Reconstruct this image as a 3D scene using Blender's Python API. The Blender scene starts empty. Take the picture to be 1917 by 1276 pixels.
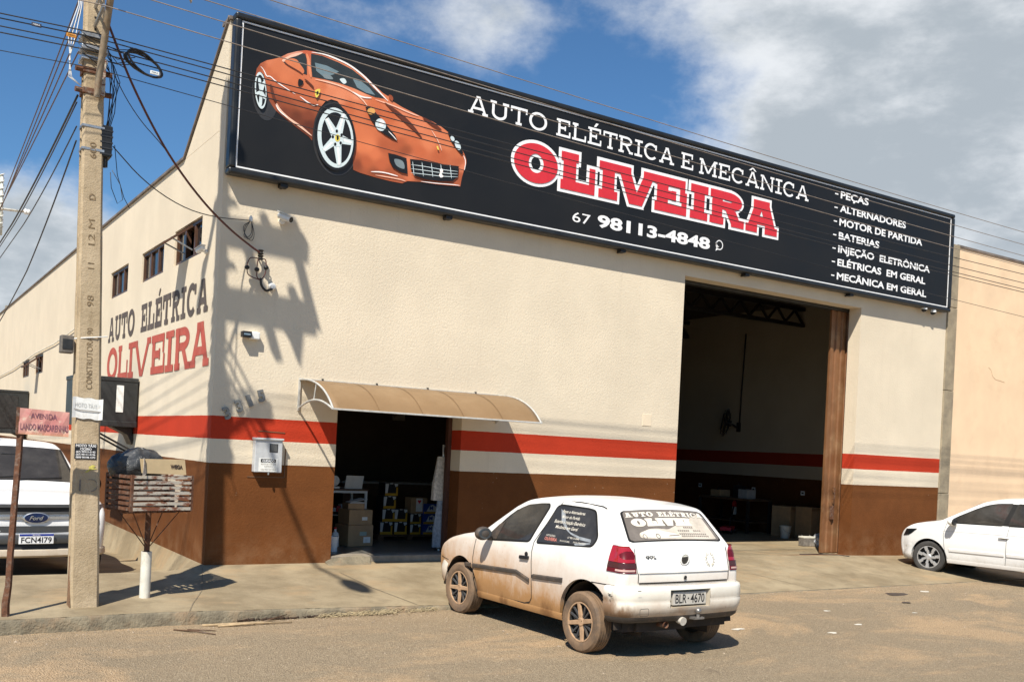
import bpy, bmesh, math, random
from mathutils import Vector, Matrix
R = math.radians
rnd = random.Random(7)
scene = bpy.context.scene
C = scene.collection

# ------------------------------------------------------------------ camera
cam_data = bpy.data.cameras.new("camera")
cam_data.sensor_width = 36.0
cam_data.lens = 34.854
cam_data.shift_y = 0.1066
cam_data.clip_start = 0.05
cam_data.clip_end = 3000
cam = bpy.data.objects.new("camera", cam_data)
C.objects.link(cam)
_r = Vector((0.84014, -0.54015, 0.04902)); _u = Vector((-0.04119, 0.02658, 0.99880)); _f = Vector((0.54080, 0.84115, -0.00008))
cam.matrix_world = Matrix(((_r.x, _u.x, -_f.x, -3.5867), (_r.y, _u.y, -_f.y, -12.6704), (_r.z, _u.z, -_f.z, 1.65), (0, 0, 0, 1)))
scene.camera = cam

# ------------------------------------------------------------------ exposure
scene.view_settings.view_transform = 'Standard'
scene.view_settings.look = 'None'
scene.view_settings.exposure = 0.5
scene.view_settings.gamma = 1.0
scene.view_settings.use_curve_mapping = False

# ------------------------------------------------------------------ sun
SUN = Vector((1.08, 1.0, -1.82)).normalized()      # direction the light travels
sun_data = bpy.data.lights.new("sun", 'SUN')
sun_data.energy = 5.0
sun_data.angle = R(0.7)
sun_data.color = (1.0, 0.94, 0.83)
sun = bpy.data.objects.new("sun", sun_data)
C.objects.link(sun)
sun.rotation_euler = SUN.to_track_quat('-Z', 'Y').to_euler()
sun.location = (-20, -20, 35)

# ------------------------------------------------------------------ sky with clouds
world = bpy.data.worlds.new("World")
scene.world = world
world.use_nodes = True
nt = world.node_tree
for n in list(nt.nodes): nt.nodes.remove(n)
def wn(t, **k):
    n = nt.nodes.new(t)
    for a, b in k.items(): setattr(n, a, b)
    return n
def wl(a, b): nt.links.new(a, b)
out = wn('ShaderNodeOutputWorld'); bg = wn('ShaderNodeBackground'); bg.inputs['Strength'].default_value = 0.084
wl(bg.outputs[0], out.inputs[0])
sky = wn('ShaderNodeTexSky', sky_type='NISHITA')
sky.sun_disc = False
sky.sun_elevation = math.asin(-SUN.z)
sky.sun_rotation = math.atan2(-SUN.x, -SUN.y)
sky.air_density = 1.0; sky.dust_density = 0.4; sky.ozone_density = 2.5
tint = wn('ShaderNodeMix', data_type='RGBA', blend_type='MULTIPLY'); tint.inputs[0].default_value = 1.0
wl(sky.outputs[0], tint.inputs[6]); tint.inputs[7].default_value = (0.52, 0.79, 0.985, 1)
tc = wn('ShaderNodeTexCoord')
def noise(scale, detail, rough, loc=(0, 0, 0), stretch=(1, 1, 1.6)):
    mp = wn('ShaderNodeMapping'); mp.inputs['Location'].default_value = loc; mp.inputs['Scale'].default_value = stretch
    wl(tc.outputs['Generated'], mp.inputs[0])
    n = wn('ShaderNodeTexNoise'); n.inputs['Scale'].default_value = scale; n.inputs['Detail'].default_value = detail; n.inputs['Roughness'].default_value = rough
    wl(mp.outputs[0], n.inputs['Vector']); return n.outputs['Fac']
def wm(op, a, b=None, c=None):
    n = wn('ShaderNodeMath', operation=op)
    for i, v in enumerate((a, b, c)):
        if v is None: continue
        if isinstance(v, (int, float)): n.inputs[i].default_value = v
        else: wl(v, n.inputs[i])
    return n.outputs[0]
def blob(d, deg, gain):
    n = wn('ShaderNodeVectorMath', operation='DOT_PRODUCT'); wl(tc.outputs['Generated'], n.inputs[0])
    n.inputs[1].default_value = Vector(d).normalized()
    a = wm('ARCCOSINE', n.outputs['Value'])
    a = wm('DIVIDE', a, R(deg)); a = wm('MULTIPLY', a, a); a = wm('MULTIPLY', a, -1.0)
    return wm('MULTIPLY', wm('POWER', 2.718, a), gain)
#                 direction            size  gain
CL = [((.80, .53, .36), 10, .95), ((.75, .56, .44), 10, .75), ((.725, .60, .335), 4.0, .55), ((.87, .44, .36), 10, .9), ((.80, .55, .30), 6, .7),
      ((.80, .55, .225), 3.5, .75), ((.88, .46, .26), 5, .8), ((.72, .63, .24), 3.0, .30),
      ((.44, .81, .405), 4.2, .33), ((.335, .85, .415), 4.6, .33), ((.28, .88, .425), 3.4, .26), ((.485, .78, .385), 2.5, .30),
      ((.605, .685, .415), 3.0, .40), ((.65, .64, .425), 3, .36), ((.56, .72, .43), 2.5, .22),
      ((.118, .98, .172), 2.1, .80), ((.07, .985, .15), 2.6, .80), ((.185, .968, .175), 1.7, .45), ((.02, .99, .10), 6, .7), ((.10, .985, .09), 4, .6)]
tot = None
for d, s, g in CL:
    b = blob(d, s, g); tot = b if tot is None else wm('ADD', tot, b)
n1 = noise(5.0, 8, .60, (3.1, 1.7, .4)); n2 = noise(16.0, 6, .62, (.7, 5.2, 2.0))
base = wm('ADD', wm('MULTIPLY', wm('SUBTRACT', n1, .5), 1.5), wm('MULTIPLY', wm('SUBTRACT', n2, .5), .75))
dens = wm('ADD', tot, base)
other = wm('ADD', wm('MULTIPLY', wm('SUBTRACT', n1, .53), 1.2), 0.0)
mr = wn('ShaderNodeMapRange', interpolation_type='SMOOTHSTEP'); wl(dens, mr.inputs[0])
mr.inputs[1].default_value = .22; mr.inputs[2].default_value = 1.0
# cloud body: bright thin edges, greyer where thick
n3 = noise(9.0, 7, .6, (8.2, 3.3, 1.0), (1, 1, 2.2))
mr2 = wn('ShaderNodeMapRange', interpolation_type='SMOOTHSTEP'); wl(wm('ADD', wm('MINIMUM', tot, 1.25), wm('ADD', wm('MULTIPLY', wm('SUBTRACT', n1, .5), 2.0), wm('MULTIPLY', wm('SUBTRACT', n3, .5), 2.9))), mr2.inputs[0])
mr2.inputs[1].default_value = .40; mr2.inputs[2].default_value = 1.6
cc = wn('ShaderNodeMix', data_type='RGBA'); wl(mr2.outputs[0], cc.inputs[0])
cc.inputs[6].default_value = (7.3, 7.55, 7.8, 1); cc.inputs[7].default_value = (3.95, 4.4, 4.8, 1)
cm = wn('ShaderNodeMix', data_type='RGBA'); wl(wm('MULTIPLY', mr.outputs[0], .96), cm.inputs[0])
wl(tint.outputs[2], cm.inputs[6]); wl(cc.outputs[2], cm.inputs[7])
wl(cm.outputs[2], bg.inputs['Color'])

# ------------------------------------------------------------------ object helpers
def tag(o, label=None, cat=None, group=None, kind=None):
    if label: o["label"] = label
    if cat: o["category"] = cat
    if group: o["group"] = group
    if kind: o["kind"] = kind
    return o
def thing(name, label, cat, loc=(0, 0, 0), rz=0.0, group=None):
    o = bpy.data.objects.new(name, None); o.empty_display_size = .1
    C.objects.link(o); o.location = loc; o.rotation_euler = (0, 0, rz)
    return tag(o, label, cat, group)
def copy_tree(o, parent=None):
    c = o.copy(); C.objects.link(c)
    if parent: c.parent = parent
    for ch in [x for x in bpy.data.objects if x.parent == o and x is not c]: copy_tree(ch, c)
    return c

class MB:
    """collects shapes; build() links them as ONE mesh object"""
    def __init__(s): s.v = []; s.f = []; s.m = []; s.mi = 0
    def add(s, vs, fs, M=None):
        o = len(s.v)
        for p in vs:
            p = Vector(p)
            s.v.append(M @ p if M is not None else p)
        for f in fs: s.f.append([i + o for i in f]); s.m.append(s.mi)
        return s
    def box(s, x0, y0, z0, x1, y1, z1, M=None):
        if x0 > x1: x0, x1 = x1, x0
        if y0 > y1: y0, y1 = y1, y0
        if z0 > z1: z0, z1 = z1, z0
        v = [(x0, y0, z0), (x1, y0, z0), (x1, y1, z0), (x0, y1, z0), (x0, y0, z1), (x1, y0, z1), (x1, y1, z1), (x0, y1, z1)]
        return s.add(v, [(0, 3, 2, 1), (4, 5, 6, 7), (0, 1, 5, 4), (1, 2, 6, 5), (2, 3, 7, 6), (3, 0, 4, 7)], M)
    def bar(s, a, b, w, h=None, up=(0, 0, 1)):
        h = h or w; a = Vector(a); b = Vector(b); d = (b - a)
        L = d.length; d.normalize(); up = Vector(up)
        if abs(d.dot(up)) > .98: up = Vector((1, 0, 0))
        x = d.cross(up).normalized(); z = x.cross(d)
        M = Matrix(((x.x, d.x, z.x, a.x), (x.y, d.y, z.y, a.y), (x.z, d.z, z.z, a.z), (0, 0, 0, 1)))
        return s.box(-w / 2, 0, -h / 2, w / 2, L, h / 2, M)
    def tube(s, pts, r, n=8, caps=True, closed=False):
        pts = [Vector(p) for p in pts]; N = len(pts)
        rs = r if isinstance(r, (list, tuple)) else [r] * N
        vs = []; fs = []; prev = None
        for i, p in enumerate(pts):
            if closed: d = pts[(i + 1) % N] - pts[i - 1]
            else: d = (pts[min(i + 1, N - 1)] - pts[max(i - 1, 0)])
            if d.length < 1e-9: d = Vector((0, 0, 1))
            d.normalize()
            if prev is None:
                a = Vector((0, 0, 1)) if abs(d.z) < .9 else Vector((1, 0, 0))
                x = d.cross(a).normalized()
            else:
                x = prev - d * prev.dot(d)
                if x.length < 1e-6: x = d.orthogonal()
                x.normalize()
            prev = x; y = d.cross(x)
            for k in range(n):
                t = 2 * math.pi * k / n
                vs.append(p + (x * math.cos(t) + y * math.sin(t)) * rs[i])
        lim = N if closed else N - 1
        for i in range(lim):
            j = (i + 1) % N
            for k in range(n):
                k2 = (k + 1) % n
                fs.append((i * n + k, i * n + k2, j * n + k2, j * n + k))
        if caps and not closed:
            fs.append(tuple(range(n - 1, -1, -1))); fs.append(tuple(range((N - 1) * n, N * n)))
        return s.add(vs, fs)
    def cyl(s, a, b, r0, r1=None, n=16, caps=True):
        return s.tube([a, b], [r0, r0 if r1 is None else r1], n, caps)
    def lathe(s, prof, n=32, M=None, closed=False):
        """prof: (radius, height) along local Z"""
        vs = []; fs = []; m = len(prof)
        for k in range(n):
            t = 2 * math.pi * k / n
            for r, h in prof: vs.append((r * math.cos(t), r * math.sin(t), h))
        for k in range(n):
            k2 = (k + 1) % n
            for j in range(m if closed else m - 1):
                j2 = (j + 1) % m
                fs.append((k * m + j, k2 * m + j, k2 * m + j2, k * m + j2))
        return s.add(vs, fs, M)
    def ball(s, c, rx, ry=None, rz=None, n=16, m=10, M=None):
        ry = ry or rx; rz = rz or rx; c = Vector(c); vs = []; fs = []
        for i in range(m + 1):
            a = math.pi * i / m
            for k in range(n):
                t = 2 * math.pi * k / n
                vs.append((c.x + rx * math.sin(a) * math.cos(t), c.y + ry * math.sin(a) * math.sin(t), c.z + rz * math.cos(a)))
        for i in range(m):
            for k in range(n):
                k2 = (k + 1) % n
                fs.append((i * n + k, (i + 1) * n + k, (i + 1) * n + k2, i * n + k2))
        return s.add(vs, fs, M)
    def poly(s, pts): return s.add(pts, [tuple(range(len(pts)))])
    def prism(s, pts, d):
        """planar polygon pts extruded by vector d"""
        n = len(pts); d = Vector(d); v = [Vector(p) for p in pts]; v += [p + d for p in v]
        return s.add(v, [tuple(range(n - 1, -1, -1)), tuple(range(n, 2 * n))] + [(i, (i + 1) % n, (i + 1) % n + n, i + n) for i in range(n)])
    def grid(s, rows, wrap=False):
        n = len(rows[0]); vs = [p for r in rows for p in r]; fs = []
        for i in range(len(rows) - 1):
            for k in range(n if wrap else n - 1):
                k2 = (k + 1) % n
                fs.append((i * n + k, i * n + k2, (i + 1) * n + k2, (i + 1) * n + k))
        return s.add(vs, fs)
    def build(s, name, mat, parent=None, smooth=False, bevel=0.0, tri=False, fixn=True, weld=False):
        me = bpy.data.meshes.new(name)
        me.from_pydata([tuple(p) for p in s.v], [], s.f)
        for mt in (mat if isinstance(mat, (list, tuple)) else [mat]): me.materials.append(mt)
        me.polygons.foreach_set('material_index', s.m)
        bm = bmesh.new(); bm.from_mesh(me)
        if weld: bmesh.ops.remove_doubles(bm, verts=bm.verts, dist=1e-4)
        if fixn: bmesh.ops.recalc_face_normals(bm, faces=bm.faces)
        if tri: bmesh.ops.triangulate(bm, faces=[f for f in bm.faces if len(f.verts) > 4])
        bm.to_mesh(me); bm.free()
        if smooth is True: me.polygons.foreach_set('use_smooth', [True] * len(me.polygons))
        me.update()
        o = bpy.data.objects.new(name, me); C.objects.link(o)
        if smooth and smooth is not True:
            me.polygons.foreach_set('use_smooth', [True] * len(me.polygons))
            try: me.set_sharp_from_angle(angle=R(smooth))
            except Exception: pass
        if bevel:
            b = o.modifiers.new('bevel', 'BEVEL'); b.width = bevel; b.segments = 2; b.limit_method = 'ANGLE'; b.angle_limit = R(40)
        if parent: o.parent = parent
        return o
def mbox(*a): return MB().box(*a)

# ------------------------------------------------------------------ materials
def newmat(name):
    m = bpy.data.materials.new(name); m.use_nodes = True
    t = m.node_tree; b = t.nodes['Principled BSDF']
    return m, t, b
class N:
    """small node-building helper"""
    def __init__(s, t): s.t = t
    def n(s, typ, **k):
        x = s.t.nodes.new(typ)
        for a, b in k.items(): setattr(x, a, b)
        return x
    def l(s, a, b): s.t.links.new(a, b)
    def put(s, v, inp):
        if hasattr(v, 'is_output'): s.l(v, inp)
        else: inp.default_value = v
    def math(s, op, a, b=None, c=None, clamp=False):
        x = s.n('ShaderNodeMath', operation=op); x.use_clamp = clamp
        for i, v in enumerate((a, b, c)):
            if v is not None: s.put(v, x.inputs[i])
        return x.outputs[0]
    def mix(s, f, a, b, mode='MIX'):
        x = s.n('ShaderNodeMix', data_type='RGBA', blend_type=mode)
        s.put(f, x.inputs[0])
        for v, i in ((a, 6), (b, 7)):
            if isinstance(v, tuple): v = tuple(v) + (1,) if len(v) == 3 else v
            s.put(v, x.inputs[i])
        return x.outputs[2]
    def coord(s, which='Object', scale=(1, 1, 1), loc=(0, 0, 0)):
        tcn = s.n('ShaderNodeTexCoord'); mp = s.n('ShaderNodeMapping')
        mp.inputs['Scale'].default_value = scale; mp.inputs['Location'].default_value = loc
        s.l(tcn.outputs[which], mp.inputs[0]); return mp.outputs[0]
    def noise(s, vec, scale, detail=4, rough=.55, dist=0.0):
        x = s.n('ShaderNodeTexNoise'); s.l(vec, x.inputs['Vector'])
        x.inputs['Scale'].default_value = scale; x.inputs['Detail'].default_value = detail; x.inputs['Roughness'].default_value = rough; x.inputs['Distortion'].default_value = dist
        return x.outputs['Fac']
    def vor(s, vec, scale, feat='F1'):
        x = s.n('ShaderNodeTexVoronoi', feature=feat); s.l(vec, x.inputs['Vector']); x.inputs['Scale'].default_value = scale
        return x.outputs['Distance']
    def ramp(s, v, lo, hi, a=0.0, b=1.0, smooth=True):
        x = s.n('ShaderNodeMapRange', interpolation_type='SMOOTHSTEP' if smooth else 'LINEAR')
        s.put(v, x.inputs[0])
        for i, q in ((1, lo), (2, hi), (3, a), (4, b)): x.inputs[i].default_value = q
        return x.outputs[0]
    def sep(s, vec):
        x = s.n('ShaderNodeSeparateXYZ'); s.l(vec, x.inputs[0]); return x.outputs
    def bump(s, h, strength, dist, bsdf):
        x = s.n('ShaderNodeBump'); x.inputs['Strength'].default_value = strength; x.inputs['Distance'].default_value = dist
        s.l(h, x.inputs['Height']); s.l(x.outputs[0], bsdf.inputs['Normal'])
def mat(name, col, rough=.6, var=.12, scale=6.0, metal=0.0, bump=0.0, bscale=80.0, bdist=.01, spec=.5, coat=0.0, dirt=None, dirt_amt=.5):
    m, t, b = newmat(name); g = N(t)
    v = g.coord()
    f = g.noise(v, scale, 5, .6)
    c = g.mix(g.ramp(f, .3, .7), tuple(x * (1 - var) for x in col), tuple(min(1, x * (1 + var)) for x in col))
    if dirt is not None:
        d = g.noise(v, scale * .6 + .7, 7, .68)
        c = g.mix(g.math('MULTIPLY', g.ramp(d, .48, .72), dirt_amt), c, dirt)
    g.l(c, b.inputs['Base Color'])
    r = g.ramp(f, .2, .8, max(0, rough - .08), min(1, rough + .08)); g.l(r, b.inputs['Roughness'])
    b.inputs['Metallic'].default_value = metal
    b.inputs['Specular IOR Level'].default_value = spec
    if coat: b.inputs['Coat Weight'].default_value = coat; b.inputs['Coat Roughness'].default_value = .08
    if bump: g.bump(g.noise(v, bscale, 3, .6), bump, bdist, b)
    return m
def flat(name, col, rough=.5, metal=0.0, spec=.4):
    return mat(name, col, rough, .05, 9.0, metal, spec=spec)

def srgb(*c):
    return tuple(((x / 255) / 12.92 if x / 255 <= .04045 else ((x / 255 + .055) / 1.055) ** 2.4) for x in c)

# ------------------------------------------------------------------ lettering
def slab(ch, w, h, s, t, e, q):
    """slab-serif capital as simple elements: s stem, t bar, e serif overhang, q serif thickness"""
    L = []
    def r(x0, z0, x1, z1): L.append(('p', [(x0, z0), (x1, z0), (x1, z1), (x0, z1)]))
    def d(xb, xt, z0, z1, th): L.append(('p', [(xb, z0), (xb + th, z0), (xt + th, z1), (xt, z1)]))
    def ring(cx, cz, rx, rz, sx, sz, a0=0, a1=360): L.append(('a', cx, cz, rx, rz, sx, sz, a0, a1))
    def serif(x, z, th=None):
        th = th or s; r(x - e, z, x + th + e, z + q)
    acc = {'É': ('E', 'acute'), 'Â': ('A', 'circ')}.get(ch)
    if acc: base = acc[0]
    else: base = ch
    if base == 'A':
        m = w / 2
        d(e * .8, m - s * .62, q * .5, h, s * .86); d(w - e * .8 - s * .98, m - s * .35, q * .5, h, s * .98)
        r(w * .24, h * .26, w * .76, h * .26 + t)
        r(0, 0, e * 1.6 + s * .9, q); r(w - e * 1.6 - s, 0, w, q); r(m - s * .9, h - q, m + s * .75, h)
    elif base == 'U':
        r(e, h * .36, e + s, h); r(w - e - s, h * .36, w - e, h)
        ring(w / 2, h * .36, w / 2 - e, h * .36, s, t * 1.1, 180, 360)
        serif(e, h - q); serif(w - e - s, h - q)
    elif base == 'T':
        r(0, h - t, w, h); r(w / 2 - s / 2, 0, w / 2 + s / 2, h); serif(w / 2 - s / 2, 0)
        r(0, h - t * 2.4, t * .8, h); r(w - t * .8, h - t * 2.4, w, h)
    elif base == 'O':
        ring(w / 2, h / 2, w / 2, h / 2 * 1.03, s * 1.08, t * 1.05)
    elif base == 'E':
        r(e, 0, e + s, h); r(0, h - t, w * .94, h); r(0, 0, w, t); r(e, h * .5 - t / 2, w * .66, h * .5 + t / 2)
        r(w * .94 - t * .8, h - t * 2.5, w * .94, h); r(w - t * .8, 0, w, t * 2.6); r(w * .66 - t * .7, h * .36, w * .66, h * .64)
    elif base == 'L':
        r(e, 0, e + s, h); serif(e, h - q); r(0, 0, w, t); r(w - t * .8, 0, w, t * 2.8)
    elif base == 'I':
        r(w / 2 - s / 2, 0, w / 2 + s / 2, h); r(0, 0, w, q); r(0, h - q, w, h)
    elif base == 'V':
        m = w / 2
        d(m - s * .55, e * .8, 0, h, s * .98); d(m - s * .32, w - e * .8 - s * .86, 0, h, s * .86)
        r(0, h - q, e * 1.6 + s, h); r(w - e * 1.6 - s * .9, h - q, w, h)
    elif base == 'R':
        r(e, 0, e + s, h); serif(e, 0); r(0, h - t, w * .55, h); r(e, h * .45, w * .55, h * .45 + t)
        ring(w * .52, h * .725, w * .40, h * .275, s * .95, t, -90, 90)
        d(w - e * .5 - s * 1.05, w * .44, 0, h * .47, s); r(w - e - s * 1.1, 0, w, q)
    elif base == 'C':
        ring(w / 2, h / 2, w / 2, h / 2 * 1.03, s * 1.05, t * 1.05, 48, 318)
        r(w * .79, h * .64, w * .79 + t * .95, h * .95)
    elif base == 'M':
        r(e, 0, e + s * .9, h); r(w - e - s, 0, w - e, h); serif(e, 0, s * .9); serif(w - e - s, 0)
        d(w / 2 - s * .5, e, h * .12, h, s); d(w / 2 - s * .5, w - e - s, h * .12, h, s)
        r(0, h - q, e + s, h); r(w - e - s, h - q, w, h)
    elif base == 'N':
        r(e, 0, e + s * .85, h); r(w - e - s * .85, 0, w - e, h); d(w - e - s, e, 0, h, s)
        serif(e, 0, s * .85); r(0, h - q, e + s, h); serif(w - e - s * .85, h - q, s * .85)
    if acc:
        if acc[1] == 'acute': L.append(('p', [(w * .40, h * 1.07), (w * .56, h * 1.07), (w * .74, h * 1.30), (w * .56, h * 1.30)]))
        else:
            L.append(('p', [(w * .22, h * 1.08), (w * .36, h * 1.08), (w * .56, h * 1.28), (w * .44, h * 1.28)]))
            L.append(('p', [(w * .64, h * 1.08), (w * .78, h * 1.08), (w * .56, h * 1.28), (w * .44, h * 1.28)]))
    return L
def poly_grow(pts, o):
    n = len(pts); ar = sum(pts[i][0] * pts[(i + 1) % n][1] - pts[(i + 1) % n][0] * pts[i][1] for i in range(n))
    if ar < 0: pts = pts[::-1]
    outp = []
    for i in range(n):
        p = Vector(pts[i]); a = (p - Vector(pts[i - 1])).normalized(); b = (Vector(pts[(i + 1) % n]) - p).normalized()
        na = Vector((a.y, -a.x)); nb = Vector((b.y, -b.x)); k = na + nb
        k = k / max(.35, k.dot(na)) if k.length > 1e-6 else na
        outp.append(tuple(p + k * o))
    return outp
def letters(mb, items, P, o=0.0, step=.00025, z0=0.0, condense=None):
    """items: (char, x, z, w, h, s, t, e, q); P(u, v, depth) -> 3-D"""
    k = 0
    for it in items:
        ch, x, z, w, h, s, t, e, q = it
        for el in slab(ch, w, h, s, t, e, q):
            dep = z0 + (k % 23) * step; k += 1
            if el[0] == 'p':
                pts = poly_grow(el[1], o)
                mb.poly([P(x + a, z + b, dep) for a, b in pts])
            else:
                _, cx, cz, rx, rz, sx, sz, a0, a1 = el
                full = a1 - a0 >= 359.9; n = 40 if full else 28
                ex = 0 if full else math.degrees(o / max(rx, rz)) * 1.0
                outer = []; inner = []
                for i in range(n + 1):
                    a = R(a0 - ex + (a1 - a0 + 2 * ex) * i / n)
                    outer.append((cx + (rx + o) * math.cos(a), cz + (rz + o) * math.sin(a)))
                    inner.append((cx + max(.001, rx - sx - o) * math.cos(a), cz + max(.001, rz - sz - o) * math.sin(a)))
                rows = [[P(x + a, z + b, dep) for a, b in outer], [P(x + a, z + b, dep) for a, b in inner]]
                mb.grid(rows)
    return mb
def words(text_boxes, h, s, t, e, q, gap):
    """lay out words as glyph items: text_boxes = [(word, x0, x1, z)]"""
    rel = {'I': .52, 'M': 1.28, 'E': .86, 'L': .86, 'T': .92, 'R': .95, 'V': 1.0, 'A': 1.04, 'O': 1.02, 'C': .96, 'U': 1.0, 'N': 1.08}
    items = []
    for wd, x0, x1, z in text_boxes:
        ws = [rel.get({'É': 'E', 'Â': 'A'}.get(c, c), 1.0) for c in wd]
        unit = (x1 - x0 - gap * (len(wd) - 1)) / sum(ws); x = x0
        for c, k in zip(wd, ws):
            items.append((c, x, z, k * unit, h, s, t, e, q)); x += k * unit + gap
    return items
_txt_cache = {}
def text2d(body, bold=0.0, shear=0.0, space=1.0):
    key = (body, bold, shear, space)
    if key not in _txt_cache:
        cu = bpy.data.curves.new('text', 'FONT'); cu.body = body; cu.offset = bold; cu.shear = shear; cu.space_character = space; cu.resolution_u = 3
        ob = bpy.data.objects.new('text', cu); C.objects.link(ob)
        dg = bpy.context.evaluated_depsgraph_get()
        me = bpy.data.meshes.new_from_object(ob.evaluated_get(dg))
        vs = [(v.co.x, v.co.y) for v in me.vertices]; fs = [tuple(p.vertices) for p in me.polygons]
        bpy.data.objects.remove(ob); bpy.data.curves.remove(cu); bpy.data.meshes.remove(me)
        x0 = min(v[0] for v in vs); x1 = max(v[0] for v in vs); y0 = min(v[1] for v in vs); y1 = max(v[1] for v in vs)
        if body == 'H': return y1
        cap = text2d('H', bold)
        _txt_cache[key] = ([((a - x0) / (x1 - x0), b / cap) for a, b in vs], fs, (x1 - x0) / cap)
    return _txt_cache[key]
def text(mb, body, P, u0, v0, u1=None, v1=None, bold=0.0, shear=0.0, space=1.0, dep=0.0):
    """text fitted to width u0..u1, baseline v0 and cap height v1, of the mapping P(u, v, depth)"""
    vs, fs, asp = text2d(body, bold, shear, space)
    if u1 is None: u1 = u0 + asp * (v1 - v0)
    return mb.add([P(u0 + a * (u1 - u0), v0 + b * (v1 - v0), dep) for a, b in vs], fs)
# ------------------------------------------------------------------ shared materials
STRIPE_BROWN, STRIPE_LOW, STRIPE_TOP = 1.305, 1.612, 1.906
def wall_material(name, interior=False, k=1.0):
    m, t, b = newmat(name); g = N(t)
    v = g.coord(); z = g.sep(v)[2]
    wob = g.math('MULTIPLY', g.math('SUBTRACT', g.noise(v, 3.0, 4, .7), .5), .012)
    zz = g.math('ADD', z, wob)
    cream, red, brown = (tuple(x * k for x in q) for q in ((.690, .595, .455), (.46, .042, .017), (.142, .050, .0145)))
    big = g.noise(v, .8, 5, .62)
    cre = g.mix(g.ramp(big, .3, .75), tuple(x * .93 for x in cream), tuple(x * 1.05 for x in cream))
    # rain streaks running down from the top and grime above the ground
    st = g.noise(g.coord(scale=(5, 5, .22)), 2.2, 5, .65)
    cre = g.mix(g.math('MULTIPLY', g.ramp(st, .55, .80), .16), cre, (.36, .28, .19))
    brw = g.mix(g.ramp(g.noise(v, 2.2, 6, .65), .3, .75), tuple(x * .88 for x in brown), tuple(x * 1.12 for x in brown))
    sp = g.vor(v, 9.0); brw = g.mix(g.math('MULTIPLY', g.ramp(sp, .10, .03), g.ramp(g.noise(v, 1.1, 2, .5), .52, .70)), brw, (.42, .33, .24))
    dust = g.math('MULTIPLY', g.ramp(z, .65, -.10), g.ramp(g.noise(v, 3.5, 6, .7), .35, .75))
    brw = g.mix(g.math('MULTIPLY', dust, .35), brw, (.33, .20, .11))
    rd = g.mix(g.ramp(big, .3, .7), tuple(x * .92 for x in red), tuple(x * 1.08 for x in red))
    def ge(val): return g.math('GREATER_THAN', zz, val)
    c = g.mix(ge(STRIPE_BROWN), brw, cre); c = g.mix(ge(STRIPE_LOW), c, rd); c = g.mix(ge(STRIPE_TOP), c, cre)
    g.l(c, b.inputs['Base Color']); b.inputs['Roughness'].default_value = .82
    b.inputs['Specular IOR Level'].default_value = .15
    h = g.math('ADD', g.noise(v, 34, 3, .55, .6), g.math('MULTIPLY', g.noise(v, 110, 2, .5), .35))
    g.bump(h, .30 if not interior else .12, .02, b)
    return m
M = {}
M['wall'] = wall_material('stucco_with_painted_bands')
M['side'] = wall_material('smooth_render_with_painted_bands', True)
M['inner'] = wall_material('shade_darkened_inner_wall_with_bands', True, .48)  # same bands with indoor shade put into the colour, to cut bounce
M['plain'] = mat('cream_plaster', (.73, .61, .45), .8, .06, 2.0, bump=.15, bscale=60)
M['black'] = flat('black_plastic', (.014, .014, .015), .45)
M['rubber'] = mat('black_cable_sheath', (.022, .022, .024), .5, .2, 20)
M['darkmetal'] = mat('dark_painted_metal', (.035, .034, .033), .4, .2, 12, .3)
M['galv'] = mat('galvanised_metal', (.42, .43, .44), .42, .15, 18, .75, dirt=(.25, .2, .16), dirt_amt=.4)
M['rust'] = mat('rusty_steel', (.13, .055, .028), .8, .35, 26, .25, bump=.4, bscale=120, dirt=(.28, .24, .2), dirt_amt=.55)
M['rustpaint'] = mat('white_paint_gone_rusty', (.42, .38, .32), .6, .15, 9, dirt=(.17, .062, .030), dirt_amt=1.6, bump=.15, bscale=90)
m, t, b = newmat('white_paint_flaking_to_rust'); g = N(t)
c = g.mix(g.ramp(g.noise(g.coord(scale=(1, 1, 2.5), loc=(2, 1, 7)), 7.5, 6, .68), .46, .58), (.50, .45, .37), (.19, .068, .034)); c = g.mix(g.ramp(g.noise(g.coord(), 60, 3, .6), .55, .75, 0, .5), c, (.10, .045, .03))
g.l(c, b.inputs['Base Color']); b.inputs['Roughness'].default_value = .7
M['rustpaint'] = m
M['white'] = mat('white_paint', (.78, .77, .74), .4, .05, 6)
M['whiteplastic'] = mat('white_plastic', (.74, .74, .72), .35, .05, 8)
M['offwhite'] = mat('aged_white_paint', (.66, .64, .56), .55, .1, 7, dirt=(.35, .22, .12), dirt_amt=.5)
M['paper'] = mat('weathered_paper', (.75, .75, .72), .8, .08, 14, dirt=(.5, .46, .4), dirt_amt=.5)
M['print_white'] = flat('white_vinyl_print', (.86, .86, .86), .45)
M['print_red'] = flat('red_vinyl_print', (.62, .030, .042), .45)
M['print_black'] = flat('black_vinyl_print', (.016, .016, .018), .45)
M['board'] = mat('cardboard', (.36, .235, .125), .8, .1, 8, bump=.1, bscale=60)
M['wood'] = mat('stained_wood', (.10, .055, .03), .5, .25, 9)
M['glass_dark'] = flat('dark_window_glass', (.012, .014, .016), .06, 0, .6)
M['bronze'] = mat('brown_window_frame', (.085, .042, .025), .4, .15, 12)
M['concrete'] = mat('grey_concrete', (.30, .245, .165), .85, .18, 3.5, bump=.35, bscale=28, bdist=.02, dirt=(.16, .13, .10), dirt_amt=.6)
M['silver'] = flat('brushed_aluminium', (.62, .63, .64), .3, .85)
M['steel'] = mat('bright_steel', (.55, .54, .52), .25, .1, 20, .9)
M['redcable'] = mat('brown_red_cable', (.10, .028, .022), .55, .25, 14)
M['grey'] = mat('grey_paint', (.34, .34, .33), .5, .1, 8)
M['wire'] = mat('weathered_aluminium_wire', (.30, .25, .21), .55, .15, 14, .4)

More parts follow.
